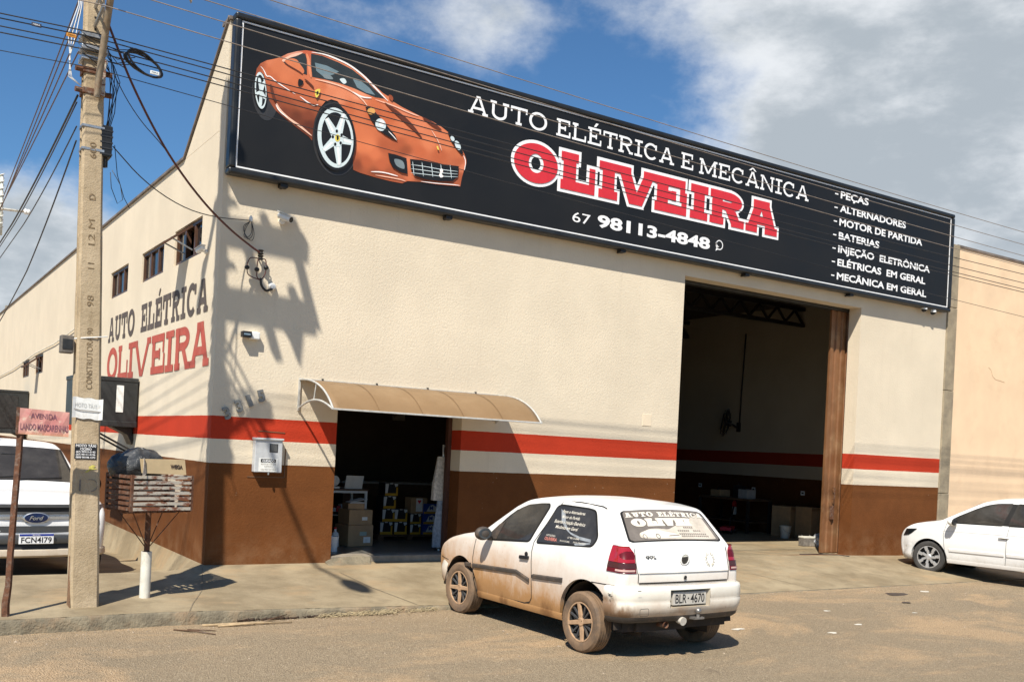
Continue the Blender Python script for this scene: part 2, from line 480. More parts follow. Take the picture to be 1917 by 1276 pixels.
# ------------------------------------------------------------------ ground levels
def lerp(a, b, t): return a + (b - a) * max(0.0, min(1.0, t))
def kerb_y(x): return lerp(-2.27, -2.155, (x + 2.5) / 4.5)
def kerb_top(x): return lerp(-.185, -.262, (x + 1.0) / 3.0) if x < 2 else lerp(-.262, -.316, (x - 2) / 2.2)
def gz(x, y):
    """height of the pavement"""
    k = kerb_y(x)
    z0 = 0.0 if x < 8 else lerp(0, -.10, (x - 8) / 6.0)
    if x < 0: z0 -= .07 * min(1.0, -x / .5) * max(0.0, 1.0 - max(0.0, y))
    if y <= 0: return lerp(z0, kerb_top(x), y / k)
    if x < 0.0: return z0 - .235 * min(y, 1.0) - .04 * max(0, y - 1)
    return z0
def road_z(x, y): return -.325

m, t, b = newmat('dusty_asphalt'); g = N(t)
v = g.coord()
fine = g.noise(v, 95, 3, .7); peb = g.vor(v, 70); dust = g.noise(g.coord(scale=(.75, 1.0, 1)), .62, 7, .62, .5); dust2 = g.noise(g.coord(scale=(.45, 1.1, 1), loc=(3, 5, 0)), 1.5, 6, .66)
asp = g.mix(g.ramp(fine, .32, .70), (.185, .142, .092), (.50, .385, .25))
asp = g.mix(g.ramp(peb, .20, .06), asp, (.50, .41, .29))
asp = g.mix(g.math('MULTIPLY', g.ramp(g.noise(v, .35, 5, .6), .35, .65), .45), asp, g.mix(.5, asp, (.21, .165, .11)))
dst = g.mix(g.ramp(fine, .3, .7), (.42, .275, .15), (.60, .425, .255))
yy = g.sep(v)[1]
near = g.math('MULTIPLY', g.ramp(yy, -3.3, -2.3), .34)       # dust gathers along the kerb
f = g.math('ADD', g.ramp(dust, .51, .63), g.math('MULTIPLY', g.ramp(dust2, .52, .70), .7))
f = g.math('ADD', f, near); f = g.math('MULTIPLY', f, g.ramp(fine, .25, .62, .35, 1.0))
c = g.mix(g.math('MINIMUM', g.math('MULTIPLY', f, .88), .86), asp, dst)
grain = g.noise(v, 38, 4, .75); c = g.mix(g.ramp(grain, .52, .68, 0, .45), c, (.13, .098, .066)); c = g.mix(g.ramp(grain, .46, .34, 0, .40), c, (.62, .51, .36))
crk = g.ramp(g.noise(v, 2.8, 6, .7), .60, .75)
c = g.mix(g.math('MULTIPLY', crk, .35), c, (.085, .062, .048))
g.l(c, b.inputs['Base Color']); b.inputs['Roughness'].default_value = .9; b.inputs['Specular IOR Level'].default_value = .25
g.bump(g.math('ADD', fine, g.math('MULTIPLY', peb, .9)), .9, .018, b)
M['asphalt'] = m

m, t, b = newmat('pavement_concrete'); g = N(t)
v = g.coord()
c = g.mix(g.ramp(g.noise(v, 1.3, 7, .66), .3, .72), (.215, .165, .098), (.36, .29, .185))
c = g.mix(g.math('MULTIPLY', g.ramp(g.noise(v, 3.4, 6, .7), .48, .72), .55), c, (.175, .138, .085))
c = g.mix(g.math('MULTIPLY', g.ramp(g.noise(g.coord(scale=(1, 2, 1), loc=(4, 1, 2)), .8, 6, .68), .50, .70), .60), c, (.40, .27, .145))
sc_ = g.noise(g.coord(scale=(1.2, 5, 1)), 2.0, 8, .72)
c = g.mix(g.math('MULTIPLY', g.ramp(sc_, .66, .74), .55), c, (.52, .48, .40))
c = g.mix(g.ramp(g.noise(v, 60, 3, .7), .25, .8, .0, .22), c, (.12, .1, .08))
g.l(c, b.inputs['Base Color']); b.inputs['Roughness'].default_value = .85; b.inputs['Specular IOR Level'].default_value = .3
g.bump(g.noise(v, 55, 5, .7), .25, .01, b)
M['pavement'] = m
M['kerb'] = mat('worn_kerb_concrete', (.185, .155, .105), .9, .3, 4.0, bump=.6, bscale=30, bdist=.03, dirt=(.30, .18, .095), dirt_amt=.55)

# far ground, road, pavement, kerb
MB().poly([(-900, -900, -.75), (900, -900, -.75), (900, 900, -.75), (-900, 900, -.75)]).build('ground', M['asphalt'])
tag(bpy.data.objects['ground'], kind='structure')
rd = MB()
xs = [-400, -60, -20, -8] + [-6 + .25 * i for i in range(0, 105)] + [26, 40, 80, 400]
def road_row(x):
    k = kerb_y(x)
    ys = [k + .02, k - .08, k - .2, k - .4, k - .8, k - 1.6, -5.5, -8, -14, -40, -400]
    return [(x, y, road_z(x, y) + (.018 * math.sin(x * 5.1) * math.sin(y * 7 + x) if -4.5 < y < k and -8 < x < 20 else 0) * .5) for y in ys]
rd.grid([road_row(x) for x in xs])
tag(rd.build('road', M['asphalt'], smooth=True), kind='structure')
# side street west of the pavement
tag(MB().poly([(-400, -2.25, -.33), (-6.0, -2.25, -.33), (-6.0, 60, -.62), (-400, 60, -.62)]).build('side_road', M['asphalt']), kind='structure')
pv = MB()
pxs = [-5.9, -5, -4] + [-3.5 + .125 * i for i in range(29)] + [.0 + .25 * i for i in range(1, 65)] + [17, 20, 30, 60]
rows = []
for x in pxs:
    k = kerb_y(x) + .02
    rows.append([(x, k * (1 - j / 14.0) + (0.02 if x > 0 else 0) * j / 14.0, gz(x, k * (1 - j / 14.0))) for j in range(15)])
pv.grid(rows)
ys = [0, .12, .25, .4, .6, .8, 1.0, 1.5, 2, 3, 5, 8, 14, 30, 60]
pv.grid([[(x, y, gz(x, y)) for y in ys] for x in [-5.9, -5, -4, -3, -2, -1.4, -1, -.75, -.5, -.35, -.25, -.125, 0.02 - .02]])
tag(pv.build('pavement', M['pavement'], smooth=True), kind='structure')
kb = MB()
rows = []
for i in range(0, 330):
    x = -5.9 + i * .06
    k = kerb_y(x); zt = kerb_top(x)
    j = rnd.uniform(-.008, .008); j2 = rnd.uniform(-.012, .012); chip = .012 if rnd.random() < .12 else 0
    rows.append([(x, k + .03, zt + .0015), (x, k + .008 + j * .5, zt - .002 - chip), (x, k - .006 + j - chip, zt - .018 - chip), (x, k - .014 + j2, lerp(zt, -.335, .5)), (x, k - .02 + j2, -.335)])
kb.grid(rows)
tag(kb.build('kerb', M['kerb'], smooth=True), kind='structure')
sl = MB()  # dark strip along the kerb foot, standing in for the shaded undercut
for i in range(60):
    x = -.25 + i * .028; sl.tube([(x, kerb_y(x) - .012, -.318 + rnd.uniform(0, .012)), (x + .045, kerb_y(x) - .018 + rnd.uniform(-.01, .01), -.316 + rnd.uniform(0, .016))], rnd.uniform(.008, .018), 5)
tag(sl.build('kerb_gap_shade', mat('dark_gap_shade_colour', (.045, .026, .015), .95, .4, 30), smooth=True), kind='stuff')
jn = MB()
def joint(pts, w):
    vs = []
    n = 14
    for a, b in zip(pts, pts[1:]):
        for i in range(n + 1):
            x = a[0] + (b[0] - a[0]) * i / n; y = a[1] + (b[1] - a[1]) * i / n
            ww = w * rnd.uniform(.6, 1.3)
            vs.append([(x - ww, y, gz(x, y) + .004), (x + ww, y, gz(x, y) + .004)])
    jn.grid(vs)
joint([(1.62, -.55), (1.72, -1.3), (1.96, -2.1)], .007)
joint([(7.2, -.35), (8.6, -1.2), (9.0, -2.1)], .006)
joint([(13.0, -.45), (14.9, -.6), (18, -.7)], .006)
joint([(5.2, -.1), (5.3, -2.1)], .006)
joint([(-.62, -1.84), (-.75, -2.2)], .006)
joint([(-.05, -.1), (-.35, -1.2), (-.62, -1.84)], .005)
tag(jn.build('pavement_joint', mat('joint_filler', (.17, .135, .09), .9, .3, 30)), kind='structure')

# ------------------------------------------------------------------ the auto shop
shop = thing('auto_repair_shop', 'cream rendered workshop building with red stripe, brown base, small doorway and tall garage opening', 'building')
def holed_wall(mb, us, vs, holes, P, d):
    """rectangular wall on a grid of u and v breaks with holes; P(u, v, w) -> point; thickness d, reveals closed"""
    def hole(u, v): return any(a < u < c and b < v < e for a, b, c, e in holes)
    for i in range(len(us) - 1):
        for j in range(len(vs) - 1):
            uc, vc = (us[i] + us[i + 1]) / 2, (vs[j] + vs[j + 1]) / 2
            if hole(uc, vc): continue
            q = [(us[i], vs[j]), (us[i + 1], vs[j]), (us[i + 1], vs[j + 1]), (us[i], vs[j + 1])]
            mb.poly([P(a, b_, 0) for a, b_ in q]); mb.poly([P(a, b_, d) for a, b_ in q[::-1]])
    for a, b_, c, e in holes + [(us[0], vs[0], us[-1], vs[-1])]:
        mb.poly([P(a, b_, 0), P(a, b_, d), P(a, e, d), P(a, e, 0)]); mb.poly([P(c, b_, 0), P(c, e, 0), P(c, e, d), P(c, b_, d)])
        mb.poly([P(a, e, 0), P(a, e, d), P(c, e, d), P(c, e, 0)]); mb.poly([P(a, b_, 0), P(c, b_, 0), P(c, b_, d), P(a, b_, d)])
DOOR = (1.705, -.05, 3.66, 2.30); GAR = (7.885, -.075, 12.50, 4.755)
fw = MB()
holed_wall(fw, [0, DOOR[0], DOOR[2], GAR[0], GAR[2], 15.24], [-.6, GAR[1], DOOR[1], DOOR[3], GAR[3], 6.93], [DOOR, GAR], lambda u, v, w: (u, w, v), .28)
front_wall = fw.build('front_wall', M['wall'], shop, weld=True)
WIN = [(5.50, 4.08, 7.02, 4.57), (2.96, 4.09, 4.46, 4.575), (.87, 4.09, 2.33, 4.60), (18.3, 3.06, 19.9, 3.55), (15.55, 3.06, 17.1, 3.57)]
sw = MB()
ub = sorted(set([.28, 1.95, 28.0] + [w[0] for w in WIN] + [w[2] for w in WIN]))
vb = sorted(set([-.8, 5.585] + [w[1] for w in WIN] + [w[3] for w in WIN]))
holed_wall(sw, ub, vb, WIN, lambda u, v, w: (w, u, v), .22)
side_wall = sw.build('side_wall', M['side'], shop, weld=True)
# raked wing of the parapet on the side, and its dark metal capping
pw = MB().prism([(0, .28, 5.59), (0, 1.94, 5.59), (0, .28, 6.74), (0, .28, 6.74)][:3], (.22, 0, 0))
pw.build('parapet_wing', M['side'], shop)
cp = MB()
cp.bar((.105, 1.97, 5.605), (.105, .01, 6.975), .27, .035)
cp.bar((.105, 1.98, 5.603), (.105, 28, 5.603), .28, .035)
cp.box(-.02, -.03, 6.932, 15.26, .30, 6.975)
cp.build('parapet_capping', mat('weathered_capping', (.16, .13, .11), .7, .3, 4), shop)
# floor, roof and inner walls
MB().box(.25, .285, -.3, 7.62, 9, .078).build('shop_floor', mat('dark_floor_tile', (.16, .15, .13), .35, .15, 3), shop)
MB().poly([(7.72, .03, -.078), (12.49, .03, -.078), (14.99, .281, -.074), (14.99, 27.7, -.074), (7.72, 27.7, -.074)]).build('garage_floor', M['pavement'], shop)
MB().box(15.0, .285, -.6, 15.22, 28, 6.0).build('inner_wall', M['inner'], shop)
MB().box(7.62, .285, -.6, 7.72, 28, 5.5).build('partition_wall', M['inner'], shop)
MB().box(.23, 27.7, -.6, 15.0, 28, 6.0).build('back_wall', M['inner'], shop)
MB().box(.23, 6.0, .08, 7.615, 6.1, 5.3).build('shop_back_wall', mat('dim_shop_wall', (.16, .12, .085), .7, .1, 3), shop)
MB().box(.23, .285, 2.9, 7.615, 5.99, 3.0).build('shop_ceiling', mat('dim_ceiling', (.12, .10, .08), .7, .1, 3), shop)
rf = MB()
rows = []
for i in range(0, 121):
    x = .2 + i * (15.02 - .2) / 120
    dz = .03 if i % 2 else 0
    rows.append([(x, .29, 5.46 + dz), (x, 28.0, 5.40 + dz)])
rf.grid(rows)
rf.build('roof', mat('dull_roof_sheet', (.045, .036, .029), .6, .15, 3), shop)
for y in (3.6, 7.6, 11.8, 16):
    tr = MB()
    tr.box(7.74, y - .05, 4.92, 14.98, y + .05, 5.0); tr.box(7.74, y - .05, 5.30, 14.98, y + .05, 5.38)
    n = 12; dx = (14.96 - 7.76) / n
    for i in range(n):
        a = 7.76 + i * dx
        tr.bar((a, y, 5.0), (a + dx / 2, y, 5.30), .045); tr.bar((a + dx / 2, y, 5.30), (a + dx, y, 5.0), .045)
    tr.build('roof_truss', M['black'], shop)
# doorway threshold, patched step
th = MB().box(1.708, .012, -.048, 3.657, .283, .084)
th.build('door_threshold', mat('worn_step', (.26, .22, .17), .8, .2, 6, bump=.4, bscale=40, dirt=(.12, .1, .08)), shop, bevel=.012)
MB().prism([(1.62, -.16, gz(1.6, -.16) - .02), (2.25, -.14, gz(2.2, -.14) - .02), (2.30, .01, .05), (2.12, .01, .082), (1.70, .01, .03), (1.62, -.02, .0)], (0, 0, .02)).build('step_patch', M['kerb'], shop, bevel=.006)
# brown steel frame inside the doorway
fr = MB().box(3.60, .284, .08, 3.66, .36, 2.3).box(1.70, .284, 2.24, 3.6, .34, 2.3)
fr.build('door_frame', mat('brown_steel', (.075, .030, .018), .5, .15, 6), shop)
# tall sliding door leaf parked behind the right pier
dl = MB(); rows = []
x = 12.10; i = 0
while x < 14.9:
    for dx, dy in ((0, 0), (.09, 0), (.105, .03), (.155, .03), (.17, 0)):
        rows.append([(x + dx, .37 + dy, -.06), (x + dx, .37 + dy, 4.72)])
    x += .17
dl.grid(rows)
leaf = dl.build('sliding_door', mat('brown_painted_steel', (.185, .082, .033), .5, .14, 2.5, dirt=(.30, .19, .10), dirt_amt=.5), shop)
MB().box(12.095, .362, -.06, 12.15, .41, 4.72).build('door_edge_post', bpy.data.materials['brown_painted_steel'], leaf)
hd = MB().box(12.30, .335, .60, 12.40, .365, .86); hd.build('lock_plate', M['rust'], leaf, bevel=.004)
hd = MB().tube([(12.36, .36, 1.0), (12.36, .31, 1.0), (12.36, .31, 1.22), (12.36, .36, 1.22)], .01); hd.build('handle', M['rust'], leaf)
MB().box(7.9, .30, 4.70, 14.95, .44, 4.84).build('door_rail', M['darkmetal'], shop)
# windows in the side wall
sash_m = M['bronze']
def side_window(w, opened):
    y0, z0, y1, z1 = w
    fr = MB(); d0, d1 = .03, .11; f = .05
    fr.box(d0, y0 + .003, z0 + .003, d1, y0 + f, z1 - .003); fr.box(d0, y1 - f, z0 + .003, d1, y1 - .003, z1 - .003)
    fr.box(d0, y0 + f, z1 - f, d1, y1 - f, z1 - .003); fr.box(d0, y0 + f, z0 + .003, d1, y1 - f, z0 + f)
    n = 3
    for k in (1, 2):
        c = y0 + (y1 - y0) * k / n; fr.box(d0 + .004, c - .035, z0 + f, d1 - .004, c + .035, z1 - f)
    o = fr.build('window_frame', M['bronze'], shop)
    for k in range(n):
        a = y0 + (y1 - y0) * k / n + .02; c = y0 + (y1 - y0) * (k + 1) / n - .02
        if opened == k:
            s = MB(); h = z1 - z0 - .08; a -= .03; c += .03
            def Q(u, v, w_=0):
                ang = R(52); return (-.01 - v * math.sin(ang) + w_ * math.cos(ang), a + u, z1 - .05 - v * math.cos(ang) - w_ * math.sin(ang))
            def bx(u0, v0, u1, v1): s.add([Q(u, v, w_) for w_ in (0, .03) for u, v in ((u0, v0), (u1, v0), (u1, v1), (u0, v1))], [(0, 1, 2, 3), (7, 6, 5, 4), (0, 4, 5, 1), (1, 5, 6, 2), (2, 6, 7, 3), (3, 7, 4, 0)])
            L = c - a; H = h * 1.15
            bx(0, 0, .04, H); bx(L - .04, 0, L, H); bx(.04, 0, L - .04, .04); bx(.04, H - .04, L - .04, H)
            so = s.build('open_sash', M['bronze'], o)
            pm = MB(); pm.poly([Q(.04, .04, .015), Q(L - .04, .04, .015), Q(L - .04, H - .04, .015), Q(.04, H - .04, .015)]); pm.build('pane', M['glass_dark'], o)
            MB().bar((.02, a + .05, z0 + .12), Q(.03, H * .7, 0), .018).build('stay', M['galv'], o); MB().bar((.02, c - .05, z0 + .12), Q(L - .03, H * .7, 0), .018).build('stay', M['galv'], o)
        else:
            MB().box(.065, a, z0 + .04, .072, c, z1 - .04).build('pane', M['glass_dark'], o)
for i, w in enumerate(WIN): side_window(w, {2: 1, 4: 1}.get(i, -1))
MB().box(.23, .3, 3.0, .9, 27, 3.02).build('side_gallery_floor', bpy.data.materials['dim_ceiling'], shop)

# painted lettering on the side wall, read towards the street corner
def PS(u, v, d): return (-.004 - d, 7.0 - u, v)
cp_ = mat('charcoal_wall_paint', (.085, .066, .058), .8, .1, 5, dirt=(.25, .2, .16), dirt_amt=.3)
for wd in (('AUTO', .02, 2.22, 3.27), ('ELÉTRICA', 2.70, 6.60, 3.27)): letters(MB(), words([wd], .45, .105, .085, .055, .075, .06), PS).build('dark_lettering', cp_, shop)
it = [('O', .03, 2.55, .93, .6), ('L', 1.02, 2.55, .80, .6), ('I', 1.86, 2.55, .42, .6), ('V', 2.28, 2.55, 1.20, .6), ('E', 3.55, 2.55, .86, .6), ('I', 4.46, 2.55, .48, .6), ('R', 5.00, 2.55, .84, .6), ('A', 5.86, 2.55, .90, .6)]
letters(MB(), [(c, x, z, w, h, .19, .115, .055, .10) for c, x, z, w, h in it], PS).build('red_lettering', mat('red_wall_paint', (.42, .075, .05), .8, .1, 5, dirt=(.5, .28, .2), dirt_amt=.25), shop)
M['digit'] = mat('dull_zinc', (.23, .23, .22), .5, .15, 20, .4)
# house number, four tilted metal digits
for ch, x, z, a in (('3', .175, 1.862, -22), ('3', .325, 1.962, -22), ('1', .475, 2.045, -24), ('5', .60, 2.115, -16)):
    dm = MB(); ca, sa = math.cos(R(a)), math.sin(R(a))
    vs, fs, asp = text2d(ch, .035); W = .125 * min(asp, .85) / .85; H = .15
    if ch == '1': W = .06
    n0 = len(dm.v)
    def Q(p, d): return (x + p[0] * W * ca + p[1] * H * sa, -.006 - d, z - p[0] * W * sa + p[1] * H * ca)
    dm.add([Q(p, .022) for p in vs], fs); dm.add([Q(p, 0) for p in vs], fs)
    # side walls from boundary edges
    ec = {}
    for f_ in fs:
        for i in range(len(f_)):
            e_ = (f_[i], f_[(i + 1) % len(f_)]); k_ = tuple(sorted(e_)); ec[k_] = ec.get(k_, 0) + 1
    nv = len(vs)
    for (a_, b_), n_ in ec.items():
        if n_ == 1: dm.f.append([n0 + a_, n0 + b_, n0 + nv + b_, n0 + nv + a_]); dm.m.append(0)
    dm.build('house_number_digit', M['digit'], shop)

# ------------------------------------------------------------------ neighbour and pier
nb = thing('neighbouring_building', 'peach rendered building to the right of the workshop, behind the white sedan', 'building', (15.64, 0, 0))
MB().box(-.055, .05, -.8, 26, 12, 6.42).build('wall', mat('peach_render', (.79, .575, .375), .85, .05, 1.3, bump=.12, bscale=50, dirt=(.62, .42, .26), dirt_amt=.35), nb)
MB().box(-.07, .03, 6.421, 26, 12, 6.47).build('wall_capping', bpy.data.materials['weathered_capping'], nb)
ck = MB()
pts = [(1.28, 3.98), (1.38, 3.93), (1.45, 3.80), (1.56, 3.74), (1.75, 3.72), (1.92, 3.70)]
for (a, z0), (c, z1) in zip(pts, pts[1:]): ck.bar((a, .048, z0), (c, .048, z1), .006, .008)
ck.build('wall_crack', mat('bare_plaster_crack', (.62, .43, .27), .9, .2, 20), nb)
pr = thing('concrete_pier', 'rough grey concrete pier between the workshop and the peach wall', 'pillar', (15.415, 0, 0))
pm_ = MB()
for z0, z1, w in ((-.6, 1.18, .172), (1.188, 3.35, .166), (3.358, 5.1, .160), (5.108, 6.44, .155)): pm_.box(-.172, -.012 - w * .1, z0, w, .3, z1)
pm_.build('shaft', M['concrete'], pr, bevel=.012)
# ------------------------------------------------------------------ the big sign
sg = thing('shop_sign', 'long black billboard with an orange sports car and white and red lettering along the roofline', 'sign', (0, 0, 0))
X0, X1, Z0, Z1 = .04, 15.07, 4.985, 6.955
MB().box(X0 + .05, -.155, Z0 + .05, X1 - .05, -.03, Z1 - .05).build('panel', mat('black_sign_vinyl', (.0100, .0100, .0105), .5, .10, 1.0, spec=.35), sg)
fr = MB()
for a, b_ in (((X0, Z0), (X1, Z0)), ((X1, Z0), (X1, Z1)), ((X1, Z1), (X0, Z1)), ((X0, Z1), (X0, Z0))):
    v = MB()
fr.box(X0 - .03, -.195, Z0 - .03, X1 + .03, -.02, Z0 + .05); fr.box(X0 - .03, -.195, Z1 - .05, X1 + .03, -.02, Z1 + .03)
fr.box(X0 - .03, -.195, Z0 + .05, X0 + .05, -.02, Z1 - .05); fr.box(X1 - .05, -.195, Z0 + .05, X1 + .03, -.02, Z1 - .05)
fr.build('frame', mat('black_sign_frame', (.022, .023, .024), .35, .2, 4, .2), sg, bevel=.025)
ln = MB()
for a, b_, c, d in ((X0 + .060, Z0 + .060, X1 - .060, Z0 + .079), (X0 + .060, Z1 - .079, X1 - .060, Z1 - .060), (X0 + .060, Z0 + .079, X0 + .079, Z1 - .079), (X1 - .079, Z0 + .079, X1 - .060, Z1 - .079)):
    ln.box(a, -.163, b_, c, -.156, d)
ln.build('white_border', M['print_white'], sg)
for x in (.75, 3.2, 6.4, 9.2, 12.0):
    MB().box(x - .05, -.16, Z0 - .075, x + .05, -.05, Z0 - .032).bar((x, -.1, Z0 - .06), (x, 0, Z0 - .06), .025).build('sign_bracket', M['black'], sg)
def PG(u, v, d): return (u, -.1575 - d, v)
for wd in (('AUTO', 3.42, 4.80, 6.49), ('ELÉTRICA', 4.98, 7.37, 6.49), ('E', 7.53, 7.80, 6.49), ('MECÂNICA', 7.94, 10.66, 6.475)): letters(MB(), words([wd], .262, .042, .034, .032, .036, .035), PG).build('headline_lettering', M['print_white'], sg)
nm = [('O', 4.235, .80, .01), ('L', 5.095, .66, 0), ('I', 5.83, .38, 0), ('V', 6.16, .86, 0), ('E', 6.985, .70, 0), ('I', 7.765, .40, 0), ('R', 8.22, .82, 0), ('A', 9.08, .79, 0)]
it = [(c, x, 5.70, w, .575, .245, .145, .042, .135) for c, x, w, d in nm]
letters(MB(), it, PG, o=.050).build('name_outline', M['print_white'], sg)
letters(MB(), it, PG, z0=.008).build('name_lettering', M['print_red'], sg)
ph = MB()
text(ph, '67', PG, 5.36, 5.235, 5.71, 5.385); ph.build('area_code_lettering', M['print_white'], sg); ph = MB(); text(ph, '98113-4848', PG, 5.85, 5.24, 8.27, 5.425, bold=.035); ph.build('phone_lettering', M['print_white'], sg); ph = MB()
ring = [(8.49 + .085 * math.cos(R(a)), 5.345 + .085 * math.sin(R(a))) for a in range(0, 360, 12)]
ri = [(8.49 + .068 * math.cos(R(a)), 5.345 + .068 * math.sin(R(a))) for a in range(0, 360, 12)]
ph.grid([[PG(a, c, 0) for a, c in ring], [PG(a, c, 0) for a, c in ri]], wrap=True)
ph.poly([PG(8.405, 5.235, 0), PG(8.46, 5.262, 0), PG(8.425, 5.30, 0)])
arc = [(8.455 + .06 * math.cos(R(a)) * .9, 5.38 - .0 + .075 * math.sin(R(a))) for a in range(180, 300, 15)]
for (a, c), (a2, c2) in zip(arc, arc[1:]): ph.poly([PG(a, c, 0), PG(a2, c2, 0), PG(a2 + .022, c2 + .012, 0), PG(a + .022, c + .012, 0)])
ph.build('phone_symbol', M['print_white'], sg)
for s_, z, x1 in (('PEÇAS', 6.702, 12.36), ('ALTERNADORES', 6.448, 13.53), ('MOTOR DE PARTIDA', 6.19, 14.08), ('BATERIAS', 5.935, 12.74), ('INJEÇÃO  ELETRÔNICA', 5.682, 14.37), ('ELÉTRICAS  EM GERAL', 5.43, 14.24), ('MECÂNICA EM GERAL', 5.172, 14.29)):
    ls = MB(); ls.poly([PG(11.385, z + .045, 0), PG(11.475, z + .045, 0), PG(11.475, z + .068, 0), PG(11.385, z + .068, 0)])
    text(ls, s_, PG, 11.545, z, x1, z + .128, bold=.028); ls.build('service_line', M['print_white'], sg)

# the printed picture of a car: flat colour fields traced in the print's own coordinates
def uv(cx, cy):
    d = _f * 1855.99 + _r * (420 + cx / 3.544 - 958.5) + _u * (842.05 - 20 - cy / 3.544)
    k = (-.158 + 12.6704) / d.y
    return (-3.5867 + d.x * k, 1.65 + d.z * k)
print_cols = {'body': srgb(196, 106, 66), 'dark': srgb(150, 76, 46), 'deep': srgb(96, 48, 30), 'light': srgb(222, 138, 98), 'pale': srgb(238, 190, 165), 'white': srgb(246, 238, 234), 'black': srgb(24, 24, 26), 'tyre': srgb(52, 52, 54), 'rim': srgb(205, 218, 220), 'rimd': srgb(120, 132, 136), 'glass': srgb(44, 50, 52), 'glassl': srgb(110, 130, 138), 'amber': srgb(214, 160, 90), 'yellow': srgb(225, 205, 90), 'mid': srgb(178, 92, 56), 'soft': srgb(208, 120, 78)}
PM = {k: flat('print_' + k, v_, .5) for k, v_ in print_cols.items()}
order = list(PM)
pic = MB(); layer = [0]
def fld(col, pts, smooth=0):
    pic.mi = order.index(col); layer[0] += 1
    if smooth:
        q = []
        n = len(pts)
        for i in range(n):
            p0, p1, p2, p3 = pts[i - 1], pts[i], pts[(i + 1) % n], pts[(i + 2) % n]
            for k in range(4):
                t = k / 4; t2 = t * t; t3 = t2 * t
                q.append(tuple(.5 * (2 * p1[j] + (p2[j] - p0[j]) * t + (2 * p0[j] - 5 * p1[j] + 4 * p2[j] - p3[j]) * t2 + (3 * p1[j] - p0[j] - 3 * p2[j] + p3[j]) * t3) for j in (0, 1)))
        pts = q
    pic.poly([PG(*uv(*p), .0004 * layer[0]) for p in pts])
def ell(col, cx, cy, rx, ry, rot=0, n=40):
    c, s = math.cos(R(rot)), math.sin(R(rot))
    fld(col, [(cx + rx * math.cos(R(a)) * c - ry * math.sin(R(a)) * s, cy + rx * math.cos(R(a)) * s + ry * math.sin(R(a)) * c) for a in [360 * i / n for i in range(n)]])
def stroke(col, pts, w):
    w *= .62 if col in ('white', 'pale') else 1
    q_ = [Vector(p) for p in pts]
    for _ in range(2):
        n_ = [q_[0]]
        for a_, c_ in zip(q_, q_[1:]): n_ += [a_.lerp(c_, .25), a_.lerp(c_, .75)]
        q_ = n_ + [q_[-1]]
    pts = [tuple(p) for p in q_]
    pic.mi = order.index(col); layer[0] += 1
    L = []; Rr_ = []
    for i, p in enumerate(pts):
        a = Vector(pts[max(i - 1, 0)]); b_ = Vector(pts[min(i + 1, len(pts) - 1)]); d = (b_ - a).normalized(); n_ = Vector((-d.y, d.x)) * w / 2 * (.25 + .75 * min(1.0, 4.0 * min(i, len(pts) - 1 - i) / len(pts)))
        L.append(PG(*uv(p[0] + n_.x, p[1] + n_.y), .0004 * layer[0])); Rr_.append(PG(*uv(p[0] - n_.x, p[1] - n_.y), .0004 * layer[0]))
    pic.grid([L, Rr_])
ell('tyre', 268, 565, 82, 165, -8); ell('tyre', 738, 850, 152, 245, -6)
ell('black', 236, 530, 44, 130, -4)
BODY_OUT = [(370, 310), (420, 285), (480, 270), (540, 263), (590, 270), (680, 295), (780, 335), (860, 375), (930, 430), (1000, 500), (1050, 545), (1085, 567), (1102, 560), (1118, 578), (1117, 602), (1180, 640), (1290, 695), (1380, 735), (1440, 770), (1490, 810), (1540, 860), (1570, 910), (1592, 950), (1605, 990), (1605, 1018), (1588, 1062), (1575, 1110), (1565, 1166), (1545, 1162), (1480, 1160), (1400, 1150), (1300, 1135), (1215, 1130), (1180, 1145), (1100, 1130), (1000, 1105), (900, 1075), (855, 1055), (852, 950), (840, 830), (820, 720), (790, 650), (750, 600), (710, 588), (670, 602), (630, 650), (600, 720), (588, 790), (582, 862), (560, 835), (480, 775), (400, 712), (340, 662), (318, 630), (300, 600), (288, 560), (275, 480), (262, 425), (245, 408), (226, 420), (212, 470), (207, 430), (215, 385), (240, 350), (280, 330), (330, 320)]
